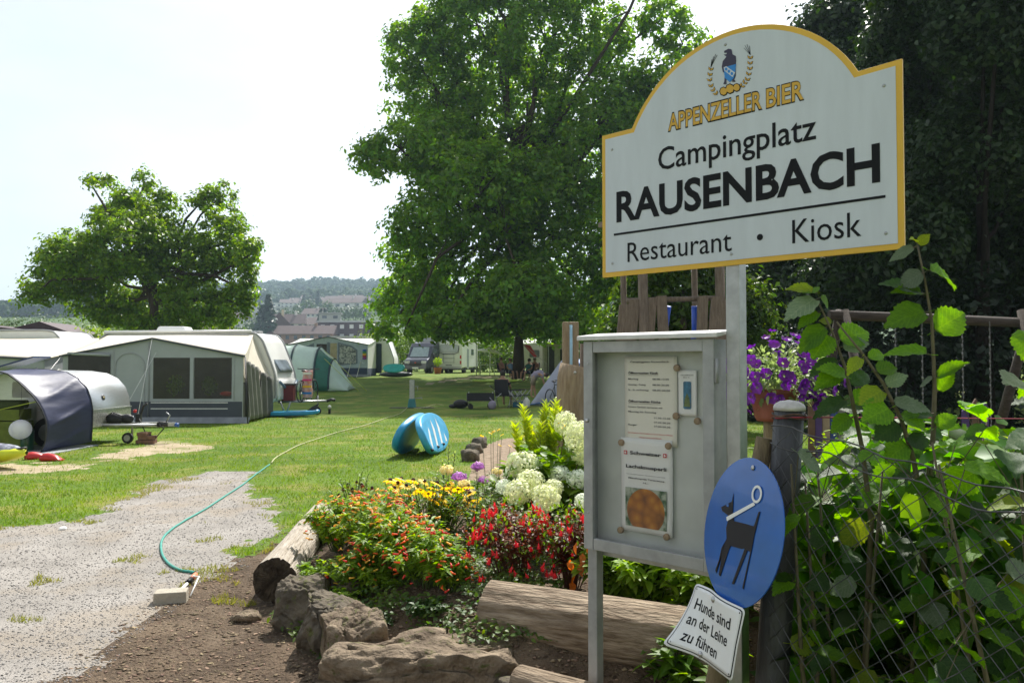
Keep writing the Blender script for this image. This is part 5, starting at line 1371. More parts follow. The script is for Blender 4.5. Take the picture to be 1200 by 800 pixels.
# side wall on the right
b = MB()
b.grid(lambda u, v: (w, u * d, (.05 + v * (1.05)) ), 10, 6)
b.build('side_lower', taupe, t, solid=.01)
b = MB(); b.add([(w, 0, 1.1), (w - .02, d, 1.1), (w - .58, d, 2.42), (w, 0, 1.80)], [(0, 1, 2, 3)]); b.build('side_upper', cream_cv, t, solid=.01)
b = MB()
def drape(u, v): return (w + .05 + .08 * (1 - v) + .04 * math.sin(u * 22 + v * 3), .05 + u * 1.2, .08 + v * (1.62 - .25 * u))
b.grid(drape, 24, 12); b.build('side_curtain', taupe, t, solid=.006)
b = MB()
def drape2(u, v): return (w + .03 + .05 * math.sin(u * 14 + v * 2), 1.25 + u * 1.2, .06 + v * (1.36 - .25 * u))
b.grid(drape2, 18, 12); b.build('side_curtain', mat('canvas_dark_taupe', (.11, .11, .10), .85, var=.25, scale=3, bump=.5, bscale=5), t, solid=.006)
b = MB(); b.tube([(w + .06, -.04, 1.78), (w + .30, -.5, .02)], .018, 6); b.build('tent_pole', blackp, t)


def caravan(name, label, x0, x1, Y, W, H, group='white caravans', front=True, stripe=None, zoff=0.0, frontwin=True, drawbar=True, sidewin=(), rz=0, wheels=True, cat='caravan'):
    """long axis along x, front end at x1; camera sees the side at y=0"""
    L_ = x1 - x0
    t = thing(name, label, cat, (x1, Y, zoff), rz, group)
    pr = [(-.10, .42), (-.0, .62), (-.02, 1.25), (-.18, 1.7), (-.42, H - .25), (-.62, H - .04), (-.95, H), (-L_ + .4, H - .02), (-L_ + .08, H - .25), (-L_, 1.3), (-L_ + .04, .45)]
    pr = smoothprof(pr, 3)
    b = MB(); b.prism(pr, 0, W, smooth=True); b.build('body', cvw, t, bevel=.05, seg=3)
    b = MB(); b.tube([(x, -.015, z) for x, z in pr if z > .5], .035, 6, cap=False); b.build('edge_trim', cvg, t)
    b = MB(); b.tube([(x, W + .015, z) for x, z in pr if z > .5], .035, 6, cap=False); b.build('edge_trim', cvg, t)
    if frontwin:
        b = MB()
        def fw(u, v):
            z = 1.32 + v * .62; x = -.05 - .32 * v ** 1.1
            return (x + .03, W * (.14 + .72 * u), z)
        b.grid(fw, 6, 6); f = b.build('front_window', cvg, t, solid=.03)
        b = MB(); b.grid(lambda u, v: (fw(u, v)[0] + .03, W * (.17 + .66 * u), 1.36 + v * .53), 6, 6); b.build('pane', pale_glass, f, solid=.02)
        b = MB(); b.grid(lambda u, v: (.01 + .05 * math.sin(math.pi * u), W * (.06 + .88 * u), .50 + v * .62), 10, 4); b.build('gas_locker', cvw, t, solid=.04)
        b = MB(); b.tube([(.08 + .05 * math.sin(math.pi * u), W * (.06 + .88 * u), 1.05 - .28 * math.sin(math.pi * u)) for u in np.linspace(0, 1, 14)], .04, 6); b.build('front_stripe', mat('slate_blue', (.12, .19, .28), .4), t)
    for xa, xb, za, zb_ in sidewin: panel('window', pale_glass, t, xa, xb, za, zb_, -.02, .02, .08, cvg)
    if drawbar:
        b = MB(); b.tube([(-.1, W * .25, .42), (1.3, W * .5, .42)], .04, 6); b.tube([(-.1, W * .75, .42), (1.3, W * .5, .42)], .04, 6); b.build('drawbar', steel, t)
        b = MB(); b.tube([(1.28, W / 2, .42), (1.42, W / 2, .47), (1.55, W / 2, .45)], .045, 8); b.build('coupling', blackp, t)
        wheel(t, 1.0, W / 2 - .05, .12, .08)
        b = MB(); b.tube([(1.0, W / 2, .12), (1.0, W / 2, .6)], .022, 6); b.build('jockey_stand', steel, t)
        b = MB(); b.tube([(.1, .1, .45), (.25, .15, .05)], .025, 6); b.tube([(.4, .15, .45), (.25, .15, .05)], .025, 6); b.build('steady_leg', steel, t)
    if wheels: wheel(t, -L_ * .48, .12, .30, .18)
    return t
cv1 = caravan('caravan', 'white caravan with a sloping front window and slate stripe behind the large grey awning', -12.6, -7.13, 24.1, 2.15, 2.56)
L1 = 5.47
b = MB(); b.box((-3.5, 1.0, 2.66), (1.0, .7, .20), taper=.82); b.build('roof_unit', cvw, cv1, bevel=.04)
b = MB(); b.box((-2.15, .9, 2.62), (.6, .6, .06)); b.build('roof_hatch', cvg, cv1, bevel=.02)
b = MB(); b.box((-.9, .9, 2.59), (.3, .4, .06)); b.build('roof_hatch', cvg, cv1, bevel=.02)
b = MB(); b.tube([(-5.2, -.03, 2.55), (-.75, -.03, 2.58)], .045, 8); b.build('awning_rail', cvw, cv1)
cv2 = caravan('caravan', 'long white caravan with a rounded roof at the left edge behind the silver trailer', -20.5, -14.7, 26.6, 2.2, 2.72, drawbar=False)
cv3 = caravan('caravan', 'low white caravan roof showing between the left caravan and the large grey awning', -17.6, -13.2, 31.5, 2.1, 2.50, drawbar=False)
tC, wC, dC = big_awning('left_awning', 'cream roofed awning with a pale green front at the left edge, behind the silver trailer', -17.2, -13.15, 22.4, 26.5, 1.72, 1.85, 2.42, mat('canvas_sage', (.36, .41, .38), .85, bump=.15), greyc, cream_cv, pk=.4, band=(1.48, 1.68))
b = MB(); b.add([(wC, 0, 0.1), (wC, dC, 0.1), (wC, dC, 2.36), (wC, 0, 1.70)], [(0, 1, 2, 3)]); b.build('side_wall', greyc, tC, solid=.01)
b = MB(); b.tube([(wC + .02, .7 + .18 * math.cos(a), 1.25 + .18 * math.sin(a)) for a in np.linspace(0, 6.28, 20)], .012, 5, cap=False); b.build('round_emblem', cvw, tC)
# things on and by the drawbar
def bike(name, label, loc, rz, frame_m, group=None, s=1.0):
    t = thing(name, label, 'bicycle', loc, rz, group)
    for x in (-.52, .52):
        b = MB(); n = 24
        b.tube([(x + .33 * math.cos(a), 0, .34 + .33 * math.sin(a)) for a in np.linspace(0, 2 * math.pi, n)], .02, 6, cap=False); wh = b.build('wheel', rubber, t)
        b = MB()
        for k in range(10):
            a = k * .628; b.tube([(x, 0, .34), (x + .32 * math.cos(a), 0, .34 + .32 * math.sin(a))], .003, 3)
        b.build('spoke', steel, wh); wh2 = None
    b = MB()
    b.tube([(-.52, 0, .34), (-.12, 0, .32)], .014, 6); b.tube([(-.52, 0, .34), (-.18, 0, .82)], .012, 6); b.tube([(-.12, 0, .32), (-.22, 0, .92)], .016, 6)
    b.tube([(-.12, 0, .32), (.36, 0, .78)], .022, 6); b.tube([(-.19, 0, .84), (.34, 0, .88)], .020, 6); b.tube([(.32, 0, .95), (.40, 0, .72), (.52, 0, .34)], .018, 6)
    b.build('bike_frame', frame_m, t)
    b = MB(); b.tube([(.26, -.28, 1.02), (.32, -.08, 1.0), (.32, .08, 1.0), (.26, .28, 1.02)], .014, 6); b.tube([(.33, 0, .93), (.31, 0, 1.0)], .014, 6); b.build('handlebar', blackp, t)
    b = MB(); b.ball((-.23, 0, .96), .07, 8, (2, 1.1, .5)); b.build('saddle', blackp, t)
    b = MB(); b.tube([(-.12, -.03, .32), (-.12, .03, .32)], .09, 12); b.tube([(-.12, -.05, .32), (-.02, -.05, .18)], .012, 5); b.build('crank', steel, t)
    t.scale = (s, s, s)
    return t
bike('bicycle', 'bicycle leaning on the caravan drawbar under a striped towel, nearer the lawn', (-6.35, 24.75, .0), R(82), mat('bike_dark', (.05, .05, .06), .4), 'bicycles on the caravan drawbar', 1.0).location.z = .42
bike('bicycle', 'second bicycle on the caravan drawbar, nearer the caravan front window', (-6.55, 25.2, .42), R(95), mat('bike_purple', (.14, .06, .16), .4), 'bicycles on the caravan drawbar')
m = mat('towel_stripes', (.70, .25, .12), .9, scale=10, col2=(.55, .50, .60), stretch=(1, 1, 3))
t = thing('striped_towel', 'colourful towel hanging over the bicycles on the drawbar', 'towel', (-6.28, 24.45, .55))
b = MB(); b.grid(lambda u, v: ((u - .5) * .30 + .02 * math.sin(v * 9), .03 * math.sin(u * 12 + v * 3), v * .85), 8, 10); b.build('cloth', m, t, solid=.012)
for k, c in enumerate(((.02, .18, .5), (.75, .45, .03), (.6, .05, .2), (.75, .75, .7))):
    b = MB(); b.box((0, -.03, .15 + k * .2), (.28, .012, .06)); b.build('stripe', mat('towel_%s' % ('blue', 'yellow', 'pink', 'white')[k], c, .9), t)
t = thing('red_crate', 'dark red crate on the caravan drawbar', 'crate', (-6.95, 24.8, .46))
plane_box('shell', mat('dark_red_plastic', (.14, .015, .02), .5), t, (0, 0, .24), (.36, .3, .48)); plane_box('lid', blackp, t, (0, 0, .50), (.40, .34, .05))
def sup(name, label, loc, rot, L_, W_, m, m2, group=None, fin=True, logo=False, cat='paddle board'):
    """board lying in its x-y plane, deck up"""
    t = thing(name, label, cat, loc, rot=rot, group=group)
    def out(s, zz, k):
        pts = []
        for i in range(36):
            a = 2 * math.pi * i / 36; c, s_ = math.cos(a), math.sin(a)
            x = math.copysign(abs(c) ** .88, c) * L_ / 2 * s; y = math.copysign(abs(s_) ** .78, s_) * W_ / 2 * s
            pts.append((x, y, zz + .05 * (abs(x) / (L_ / 2)) ** 4))
        return pts
    rings = [out(.955, -.06, 0), out(.985, -.05, 0), out(1, -.025, 0), out(1, .025, 0), out(.985, .05, 0), out(.95, .06, 0)]
    vs = [p for r_ in rings for p in r_]; fs = []
    for j in range(5):
        for i in range(36): fs.append((j * 36 + i, j * 36 + (i + 1) % 36, (j + 1) * 36 + (i + 1) % 36, (j + 1) * 36 + i))
    fs += [tuple(reversed(range(36))), tuple(range(180, 216))]
    b = MB(); b.add(vs, fs, False); b.sm = [True] * 180 + [False] * 2; b.build('hull', m, t)
    b = MB(); q = [(p[0], p[1]) for p in out(.86, 0, 0)]; b.prism(q, .058, .068, 'z'); dk = b.build('deck_pad', m2, t)
    if logo:
        for k in range(4):
            b = MB(); x_ = -.75 + k * .42; b.prism([(x_, -.24), (x_ + .12, -.24), (x_ + .34, .05), (x_ + .30, .24), (x_ + .2, .05)], .066, .074, 'z'); b.build('deck_print', cvw, dk)
        for k in range(3):
            b = MB(); b.ball((-.8 + k * .5, -W_ * .36, .08), .03, 6); b.build('ring_fitting', blackp, dk)
    if fin:
        b = MB(); b.prism([(-L_ / 2 + .15, .05), (-L_ / 2 + .42, .05), (-L_ / 2 + .22, .20), (-L_ / 2 + .02, .30), (-L_ / 2 + .04, .26)], -.012, .012); b.build('fin', blackp, t)
    return t
cy = mat('board_cyan', (.02, .28, .52), .35, var=.1, scale=4); cy2 = mat('board_light_cyan', (.05, .36, .62), .4, var=.15, scale=5)
sup('paddle_board', 'cyan inflatable board with a black fin lying on the grass under the caravan drawbar', (-6.95, 24.2, .10), (0, 0, R(186)), 2.2, .7, cy, mat('board_teal', (.04, .38, .45), .4), fin=True)
# two boards leaning on each other
ax = R(90 - 6); g = Vector((-1.62, 14.35, 0))
d_ = Vector((math.cos(ax), math.sin(ax), 0)); sd2 = Vector((d_.y, -d_.x, 0)); tilt = R(67)
for sgn, lb in ((1, 'light blue paddle board with white print, the right one of two propped on edge'), (-1, 'blue paddle board turned away, the left one of two propped on edge')):
    wv = (sd2 * sgn * math.cos(tilt) * -1 + Vector((0, 0, math.sin(tilt)))).normalized(); nrm_ = (sd2 * sgn * math.sin(tilt) + Vector((0, 0, math.cos(tilt)))).normalized()
    xa = d_; ya = nrm_.cross(xa)
    M3 = Matrix((xa, ya, nrm_)).transposed()
    c = g + sd2 * sgn * .135 + Vector((0, 0, .335)) + d_ * (0.0 if sgn > 0 else .02) + nrm_ * .05
    sup('paddle_board', lb, c, M3.to_euler(), 1.95, .74, cy2 if sgn > 0 else cy, cy2 if sgn > 0 else cy, 'blue paddle boards propped on the lawn', False, sgn > 0)
# ---- green tunnel tent
tg = thing('tunnel_tent', 'green and white tunnel tent between the caravan and the blue banded awning', 'tent', (-10.75, 41, gz(41)))
pg = mat('tent_pale_green', (.55, .64, .60), .7, var=.05, scale=2, trans=.25); dg_ = mat('tent_dark_green', (.03, .16, .12), .6, var=.15, scale=3, trans=.15); hoopm = mat('tent_hoop', (.02, .05, .06), .6)
hoops = [(-1.5, 1.45, 2.30, 0), (-.3, 1.5, 2.33, 0), (.9, 1.5, 2.2, 0), (1.6, 1.35, 1.6, .05), (2.55, 1.1, .06, 0)]
for k in range(4):
    (xa, wa, ha, _), (xb, wb, hb, _) = hoops[k], hoops[k + 1]
    for q, (v0, v1) in enumerate(((0, .42), (.42, 1))):
        def fn(u, v, v0=v0, v1=v1):
            a = math.pi * (v0 + (v1 - v0) * v); w_ = wa + (wb - wa) * u; h_ = ha + (hb - ha) * u - .05 * math.sin(math.pi * u)
            return (xa + (xb - xa) * u, -w_ * math.cos(a), max(.0, h_ * math.sin(a) ** .8))
        b = MB(); b.grid(fn, 6, 12); b.build('panel', dg_ if (q == 0 and k in (2,)) else pg, tg, solid=.01)
for xa, wa, ha, _ in hoops[:4]:
    b = MB(); b.tube([(xa, -wa * math.cos(a), ha * math.sin(a) ** .8) for a in np.linspace(0.02, math.pi - .02, 18)], .05, 6, cap=False); b.build('hoop', hoopm, tg)
for z0_, a_ in ((1.6, 0), (2.0, 1)):
    b = MB(); b.tube([(1.3, -.9, z0_), (3.2 + a_ * .4, -1.8, 0)], .012, 4); b.build('guy_line', mat('lime_rope', (.4, .4, .1), .5), tg)
# ---- blue banded awning
kb = 52 / F; zb0 = gz(52)
bx = lambda px: (px - 600) * kb
t, w, d = big_awning('blue_banded_awning', 'pale blue awning with navy lower band and patterned curtain, left of the dark van', bx(337), bx(431), 52, 55.2, 2.08, 2.62, 2.55, mat('canvas_pale_blue', (.42, .50, .58), .85), mat('canvas_navy_band', (.05, .07, .13), .8), mat('canvas_white', (.72, .72, .68), .8), zoff=zb0, pk=.50)
def bu(px): return bx(px) - bx(337)
def bz(py): return 1.6 - (py - 426) * kb - zb0
panel('doorway', dwin, t, bu(371), bu(383), bz(440), bz(403), -.03, .012, .01)
panel('door_frame', mat('canvas_slate', (.16, .20, .27), .8), t, bu(383.5), bu(386.5), bz(440), bz(401), -.05, .02, .01)
panel('inner_wall', mat('inner_beige', (.42, .36, .25), .9), t, bu(387), bu(395), bz(432), bz(402), -.03, .012, .01)
b = MB(); b.prism([(bu(396), bz(428)), (bu(419), bz(426)), (bu(419), bz(410)), (bu(412), bz(405)), (bu(396), bz(401))], -.05, -.03); wf = b.build('window_frame', mat('canvas_slate', (.16, .20, .27), .8), t)
b = MB(); b.prism([(bu(398), bz(426.5)), (bu(417.5), bz(425)), (bu(417.5), bz(410.5)), (bu(411), bz(406.5)), (bu(398), bz(403))], -.065, -.045); b.build('patterned_curtain', mat('curtain_pattern', (.10, .12, .14), .8, scale=9, col2=(.55, .57, .55), detail=1), wf)
b = MB(); b.prism([(bu(352), bz(420)), (bu(368), bz(420)), (bu(368), bz(402)), (bu(352), bz(408))], -.05, -.03); b.build('window', mat('canvas_slate', (.16, .20, .27), .8), t)
b = MB(); b.add([(w, 0, .5), (w, d, .5), (w, d, 2.5), (w, 0, 2.08)], [(0, 1, 2, 3)]); b.build('side_wall', cvw, t, solid=.01)
b = MB(); b.add([(w, 0, .02), (w, d, .02), (w, d, .55), (w, 0, .55)], [(0, 1, 2, 3)]); b.build('side_band', mat('canvas_navy_band', (.05, .07, .13), .8), t, solid=.014)
for px_ in (412, 423):
    b = MB(); b.tube([(bu(px_) + .25, -.6, .9), (bu(px_), -.05, 1.0), (bu(px_) - .1, -.9, .0)], .02, 4); b.build('guy_line', cvw, t)
t = thing('rainbow_windsock', 'small rainbow striped windsock hanging on the blue banded awning', 'windsock', (bx(427.5), 51.85, 1.6 - (421 - 426) * kb))
for k, c in enumerate(((.25, .05, .35), (.45, .04, .05), (.75, .45, .03), (.05, .30, .12), (.03, .12, .45))):
    b = MB(); b.lathe([(.12, k * .13), (.12, k * .13 + .12)], 10); b.build('band', mat('sock_%s' % ('violet', 'red', 'yellow', 'green', 'blue')[k], c, .8), t)
cvb = caravan('caravan', 'white caravan with a cream end wall and navy strip beside the blue banded awning', -15.2, -8.2, 55.3, 2.2, 2.62, drawbar=False, zoff=zb0, frontwin=False)
panel('end_curtain', mat('canvas_navy_band', (.05, .07, .13), .8), cvb, -1.25, -.85, .2, 2.25, -.05, .03, .03)
panel('window', cvg, cvb, -2.2, -1.5, 1.3, 1.8, -.05, .02, .05)
# turquoise board on a dark kayak
gk = at(462, 50.5)
t = sup('paddle_board', 'turquoise board tilted up beside the blue banded awning', gk + Vector((0, 0, .62)), (R(58), 0, R(-14)), 1.45, .62, mat('board_turquoise', (.05, .52, .50), .4), mat('board_turquoise', (.05, .52, .50), .4), fin=False)
t = thing('dark_kayak', 'dark kayak on the ground below the turquoise board', 'kayak', gk + Vector((.05, .45, 0)))
b = MB(); b.grid(lambda u, v: ((u - .5) * 2.2, .30 * math.sin(math.pi * u) ** .6 * math.cos(v * 6.283), .22 + .18 * math.sin(math.pi * u) ** .4 * math.sin(v * 6.283)), 16, 12); b.build('hull', mat('kayak_dark', (.05, .06, .07), .4), t)
b = MB(); b.ball((0, 0, .36), .2, 10, (1.5, .8, .4)); b.build('seat', blackp, t)
# ---- dark camper van
Yv = 64; zv = gz(Yv)
van = thing('camper_van', 'dark grey camper van with pale windscreen parked facing the lawn', 'van', at(487, Yv), R(-17))
vpr = [(0, .38), (-.02, .62), (.02, .98), (.14, 1.12), (.62, 1.32), (1.25, 2.22), (1.55, 2.50), (2.0, 2.58), (5.5, 2.55), (5.6, 2.3), (5.62, .45)]
vdark = mat('van_dark_grey', (.055, .06, .085), .3, .3, var=.1, coat=.5)
b = MB(); b.prism([(y_, z_) for y_, z_ in vpr], -1.02, 1.02, 'x', smooth=False); b.build('body', vdark, van, bevel=.09, seg=3)
b = MB(); b.add([(-.80, .66, 1.36), (.80, .66, 1.36), (.70, 1.20, 2.14), (-.70, 1.20, 2.14)], [(0, 1, 2, 3)]); b.M = Matrix.Translation((0, -.03, .03)); b.build('windscreen', mat('windscreen_pale', (.34, .42, .46), .08, spec=.8), van, solid=.05)
for b_ in van.children:
    pass
for x_ in (-.72, .72):
    b = MB(); b.prism(rrect(.42, .22, .07, 3, x_, .92), -.05, .03); o = b.build('headlight', mat('headlight_glass', (.5, .52, .55), .1), van)
b = MB(); b.prism(rrect(1.0, .22, .05, 3, 0, .74), -.06, .02); gr_ = b.build('grille', blackp, van)
b = MB(); b.prism(rrect(.16, .10, .04, 3, 0, .88), -.08, -.05); b.build('badge', mat('badge_red', (.35, .02, .02), .3), gr_)
b = MB(); b.prism(rrect(.52, .12, .02, 2, 0, .45), -.07, -.04); b.build('number_plate', cvw, van)
b = MB(); b.prism(rrect(1.9, .24, .08, 3, 0, .48), -.045, .03); b.build('bumper', vdark, van)
for s in (-1, 1):
    b = MB(); b.box((s * 1.16, .95, 1.42), (.14, .12, .36)); b.build('mirror', blackp, van, bevel=.03)
    for y_ in (.95, 4.5):
        b = MB(); b.tube([(s * .82, y_, .34), (s * 1.04, y_, .34)], .34, 18); o = b.build('wheel', rubber, van)
        b = MB(); b.tube([(s * 1.0, y_, .34), (s * 1.05, y_, .34)], .2, 12); b.build('rim', steel, o)
    for y0_, y1_ in ((1.2, 1.95), (2.15, 3.2), (3.5, 4.5)):
        b = MB(); b.box((s * 1.02, (y0_ + y1_) / 2, 1.78), (.03, y1_ - y0_, .50)); b.build('side_window', cglass, van, bevel=.01)
b = MB(); b.box((0, 3.3, 2.78), (1.4, 2.2, .35), taper=.8); b.build('pop_up_roof', cvg, van)
# ---- motorhome seen from behind
mh = thing('motorhome', 'white motorhome seen from behind, right of the dark camper van', 'motorhome', at(526, 66), R(-9))
b = MB(); b.box((0, 3.2, 1.62), (2.3, 6.4, 2.35)); b.build('body', cvw, mh, bevel=.14, seg=3)
b = MB(); b.box((0, 3.2, .42), (2.1, 6.0, .3)); b.build('chassis', blackp, mh)
o = panel('rear_window', mat('window_grey', (.45, .48, .52), .15), mh, -.85, .85, 1.75, 2.35, -.01, .02, .25, cvg)
b = MB(); b.tube([(-.85, -.04, 2.3), (-.80, -.04, 1.72), (-.5, -.04, 1.62), (.5, -.04, 1.62), (.80, -.04, 1.72), (.85, -.04, 2.3)], .03, 6); b.build('rear_trim', mat('trim_dark', (.05, .05, .06), .5), mh)
b = MB()
for x_ in (-.45, .45): b.tube([(x_, -.12, .85), (x_, -.12, 1.6)], .02, 5)
for z_ in (.9, 1.25, 1.58): b.tube([(-.5, -.12, z_), (.5, -.12, z_)], .02, 5)
b.build('bike_rack', cvg, mh)
for x_ in (-1.0, 1.0):
    for z_ in (1.35, .9): panel('tail_light', redpl, mh, x_ - .06, x_ + .06, z_ - .14, z_ + .14, -.02, .02, .03)
panel('number_plate', cvg, mh, -.26, .26, .62, .74, -.02, .015, .01)
panel('bumper', mat('bumper_grey', (.5, .5, .5), .5), mh, -1.1, 1.1, .38, .55, -.03, .05, .05)
for y_ in (1.3, 4.9):
    for s in (-1, 1):
        b = MB(); b.tube([(s * .85, y_, .34), (s * 1.12, y_, .34)], .34, 16); b.build('wheel', rubber, mh)
b = MB(); b.box((1.16, 2.1, 1.2), (.03, .7, 1.7)); b.build('side_door', mat('window_grey', (.45, .48, .52), .15), mh)
b = MB(); b.box((1.16, 4.0, 1.8), (.03, 1.0, .5)); b.build('side_window', cglass, mh)
b = MB(); b.tube([(1.25, .6, 2.72), (1.25, 4.6, 2.72)], .09, 8); b.build('awning_case', cvw, mh)
b = MB(); b.box((0, 2, 2.83), (.8, .8, .12)); b.box((.3, 4.4, 2.83), (.6, .6, .1)); b.build('roof_hatch', cvw, mh)
# ---- caravan with white canopy behind the big trunk
kg = 58 / F; zg = gz(58); gx = lambda px: (px - 600) * kg
cvc = caravan('caravan', 'cream caravan under a white canopy behind the trunk of the big tree', gx(611), gx(668), 59.5, 2.2, 2.55, zoff=zg, drawbar=False, frontwin=False, sidewin=((-2.9, -2.2, 1.3, 1.8),))
panel('door', mat('door_beige', (.50, .47, .40), .5), cvc, -1.9, -1.2, .5, 2.2, -.03, .02, .05)
panel('open_doorway', dwin, cvc, -1.0, -.2, .5, 2.3, -.03, .02, .05)
can = thing('white_canopy', 'white canopy roof on thin poles left of the big trunk', 'canopy', (gx(598), 56.5, zg))
b = MB(); b.grid(lambda u, v: ((u - .45) * 5.2, (v - .5) * 5, 2.15 + .75 * (1 - abs(v - .6) / .6) - .06 * math.sin(u * 12)), 14, 8); b.build('roof', mat('canvas_white', (.72, .72, .68), .8), can, solid=.02)
for x_ in (-2.3, 2.6):
    for y_ in (-2.4, 2.3):
        b = MB(); b.tube([(x_, y_, 0), (x_, y_, 2.2)], .03, 6); b.build('pole', cvg, can)
cab = thing('site_hut', 'grey site hut with a dark door right of the big trunk', 'hut', (gx(652), 56.0, zg))
b = MB(); b.box((0, 1.2, 1.15), (2.0, 2.4, 2.3)); b.build('wall', mat('hut_beige', (.38, .36, .30), .8), cab)
b = MB(); b.prism([(-1.3, 2.25), (1.3, 2.25), (1.3, 2.4), (0, 2.9), (-1.3, 2.4)], -.3, 2.7); b.build('roof', mat('hut_roof', (.45, .45, .44), .7), cab)
panel('door', dwin, cab, -.75, -.25, .05, 2.0, -.02, .02, .02); panel('window', dwin, cab, .15, .8, 1.0, 1.8, -.02, .02, .02)
t = thing('red_sunshade', 'small red slanted cloth beside the big trunk', 'sunshade', (gx(619), 55.0, zg + 1.3))
b = MB(); b.add([(-.5, 0, .9), (.1, .3, .75), (.55, .2, 0), (.35, 0, -.05)], [(0, 1, 2, 3)]); b.build('cloth', mat('red_cloth', (.45, .03, .04), .8), t, solid=.01)
b = MB(); b.tube([(-.5, 0, .9), (1.2, -.2, -.5)], .015, 4); b.build('pole', cvg, t)
par = thing('parasol', 'tilted white parasol on a pole right of the motorhome', 'parasol', at(574, 57))
b = MB(); b.tube([(0, 0, 0), (.03, 0, 1.9)], .03, 8); b.build('pole', cvw, par)
b = MB(); vs = [(.03, 0, 1.95)] + [(.03 + 1.0 * math.cos(a) - .1, .95 * math.sin(a), 1.62 - .14 * math.cos(a)) for a in np.linspace(0, 2 * math.pi, 8, endpoint=False)]; b.add(vs, [(0, 1 + k, 1 + (k + 1) % 8) for k in range(8)]); b.build('canopy', mat('canvas_white', (.72, .72, .68), .8), par, solid=.02)
tb = thing('camp_table', 'pale folding table under the white parasol', 'table', at(571, 56.3))
b = MB(); b.box((0, 0, .72), (1.1, .7, .04)); b.build('tabletop', cvw, tb)
for x_ in (-.5, .5):
    for y_ in (-.3, .3):
        b = MB(); b.tube([(x_, y_, 0), (x_ * .9, y_, .71)], .018, 5); b.build('leg', cvg, tb)
t = sup('lime_board', 'lime green inflatable board lying flat in front of the parasol', at(583, 46.5, .08), (0, 0, R(4)), 2.9, .75, mat('board_lime', (.50, .68, .10), .4), mat('board_lime', (.50, .68, .10), .4), fin=False)
b = MB(); t = thing('terracotta_pot', 'small terracotta pot with a green plant beside the dark camper van', 'plant pot', at(513, 62)); b.lathe([(.22, 0), (.32, .45), (.34, .5)], 12); b.build('pot', mat('terracotta', (.38, .12, .06), .8), t)
pos = rand_unit(160) * .35 * rng.random((160, 1)) ** .4 + np.array([0, 0, .95]); V, Fq = leaf_quads(pos, .16, rand_unit(160)); link('foliage', np_mesh('foliage', V, Fq, glight), t)

# ---- dome tent, bicycle and camp things in the shade
Yd = 31; kd = Yd / F
dt = thing('dome_tent', 'light grey dome tent with a blue top band behind the tap post', 'tent', at(662, Yd))
tgm = mat('tent_light_grey', (.36, .38, .46), .7, var=.06, scale=2, trans=.15); tbm = mat('tent_blue', (.03, .16, .45), .6)
def domefn(u, v):
    x = -1.35 + u * 2.75
    # left flank leans in a straight line, top nearly flat
    zt = min(1.76, max(0.02, (x + 1.36) * 1.42)) if x < .3 else 1.76 - max(0, (x - .5)) ** 2 * .9
    a = math.pi * v; wy = 1.25 * (.35 + .65 * zt / 1.76)
    return (x, -wy * math.cos(a), max(0, zt) * math.sin(a) ** .7)
b = MB(); b.grid(domefn, 24, 16); b.build('flysheet', tgm, dt, solid=.01)
b = MB(); b.grid(lambda u, v: tuple(Vector(domefn(.47 + u * .5, .30 + v * .4)) * 1.012), 12, 8); b.build('top_band', tbm, dt, solid=.008)
for u_ in (.48, .97):
    b = MB(); b.tube([Vector(domefn(u_, v)) * 1.012 for v in np.linspace(0.01, .99, 16)], .014, 5, cap=False); b.build('pole_sleeve', tbm, dt)
b = MB(); b.tube([Vector(domefn(u, .02)) * 1.01 + Vector((0, 0, .03)) for u in np.linspace(0, 1, 16)], .02, 5, cap=False); b.build('hem', tbm, dt)
bike('bicycle', 'black bicycle parked in front of the light grey dome tent', at(653, 28.6), R(-62), blackp)
def person(label, loc, rz, joints, edges, radii, skin_m, cloth_m, hair_m, legs_m=None, group=None):
    """one continuous skinned body; clothing shells follow torso and thighs"""
    t = thing('person', label, 'person', loc, rz, group)
    names = list(joints); idx = {n_: i for i, n_ in enumerate(names)}
    me = bpy.data.meshes.new('body'); me.from_pydata([joints[n_] for n_ in names], [(idx[a], idx[c]) for a, c in edges], [])
    o = link('body', me, t); sk = o.modifiers.new('skin', 'SKIN')
    for n_, r_ in radii.items(): me.skin_vertices[0].data[idx[n_]].radius = (r_, r_)
    for v in me.skin_vertices[0].data: v.use_root = False
    me.skin_vertices[0].data[idx['pelvis']].use_root = True
    o.modifiers.new('sub', 'SUBSURF').render_levels = 2; me.materials.append(skin_m)
    J = {k: Vector(v) for k, v in joints.items()}
    b = MB(); b.tube([J['pelvis'] - Vector((0, 0, .02)), J['belly'], J['chest'], J['neck'].lerp(J['chest'], .35)], [.17, .165, .185, .11], 12)
    for s in ('l', 'r'): b.tube([J['shoulder_' + s].lerp(J['chest'], .3), J['shoulder_' + s].lerp(J['elbow_' + s], .55)], [.085, .07], 8)
    b.build('shirt', cloth_m, t)
    b = MB()
    for s in ('l', 'r'): b.tube([J['pelvis'], J['hip_' + s], J['knee_' + s].lerp(J['hip_' + s], .25)], [.15, .115, .09], 10)
    b.build('shorts', legs_m or cloth_m, t)
    hd = J['head']
    b = MB(); b.ball(hd + Vector((0, .015, .035)), .115, 12, (.92, 1.0, 1.0)); b.build('hair', hair_m, t)
    return t
EDG = [('pelvis', 'belly'), ('belly', 'chest'), ('chest', 'neck'), ('neck', 'head'), ('head', 'crown')] + [(a + s, b_ + s) for s in ('_l', '_r') for a, b_ in (('hip', 'knee'), ('knee', 'ankle'), ('ankle', 'toe'), ('shoulder', 'elbow'), ('elbow', 'wrist'), ('wrist', 'hand'))] + [('pelvis', 'hip_l'), ('pelvis', 'hip_r'), ('chest', 'shoulder_l'), ('chest', 'shoulder_r')]
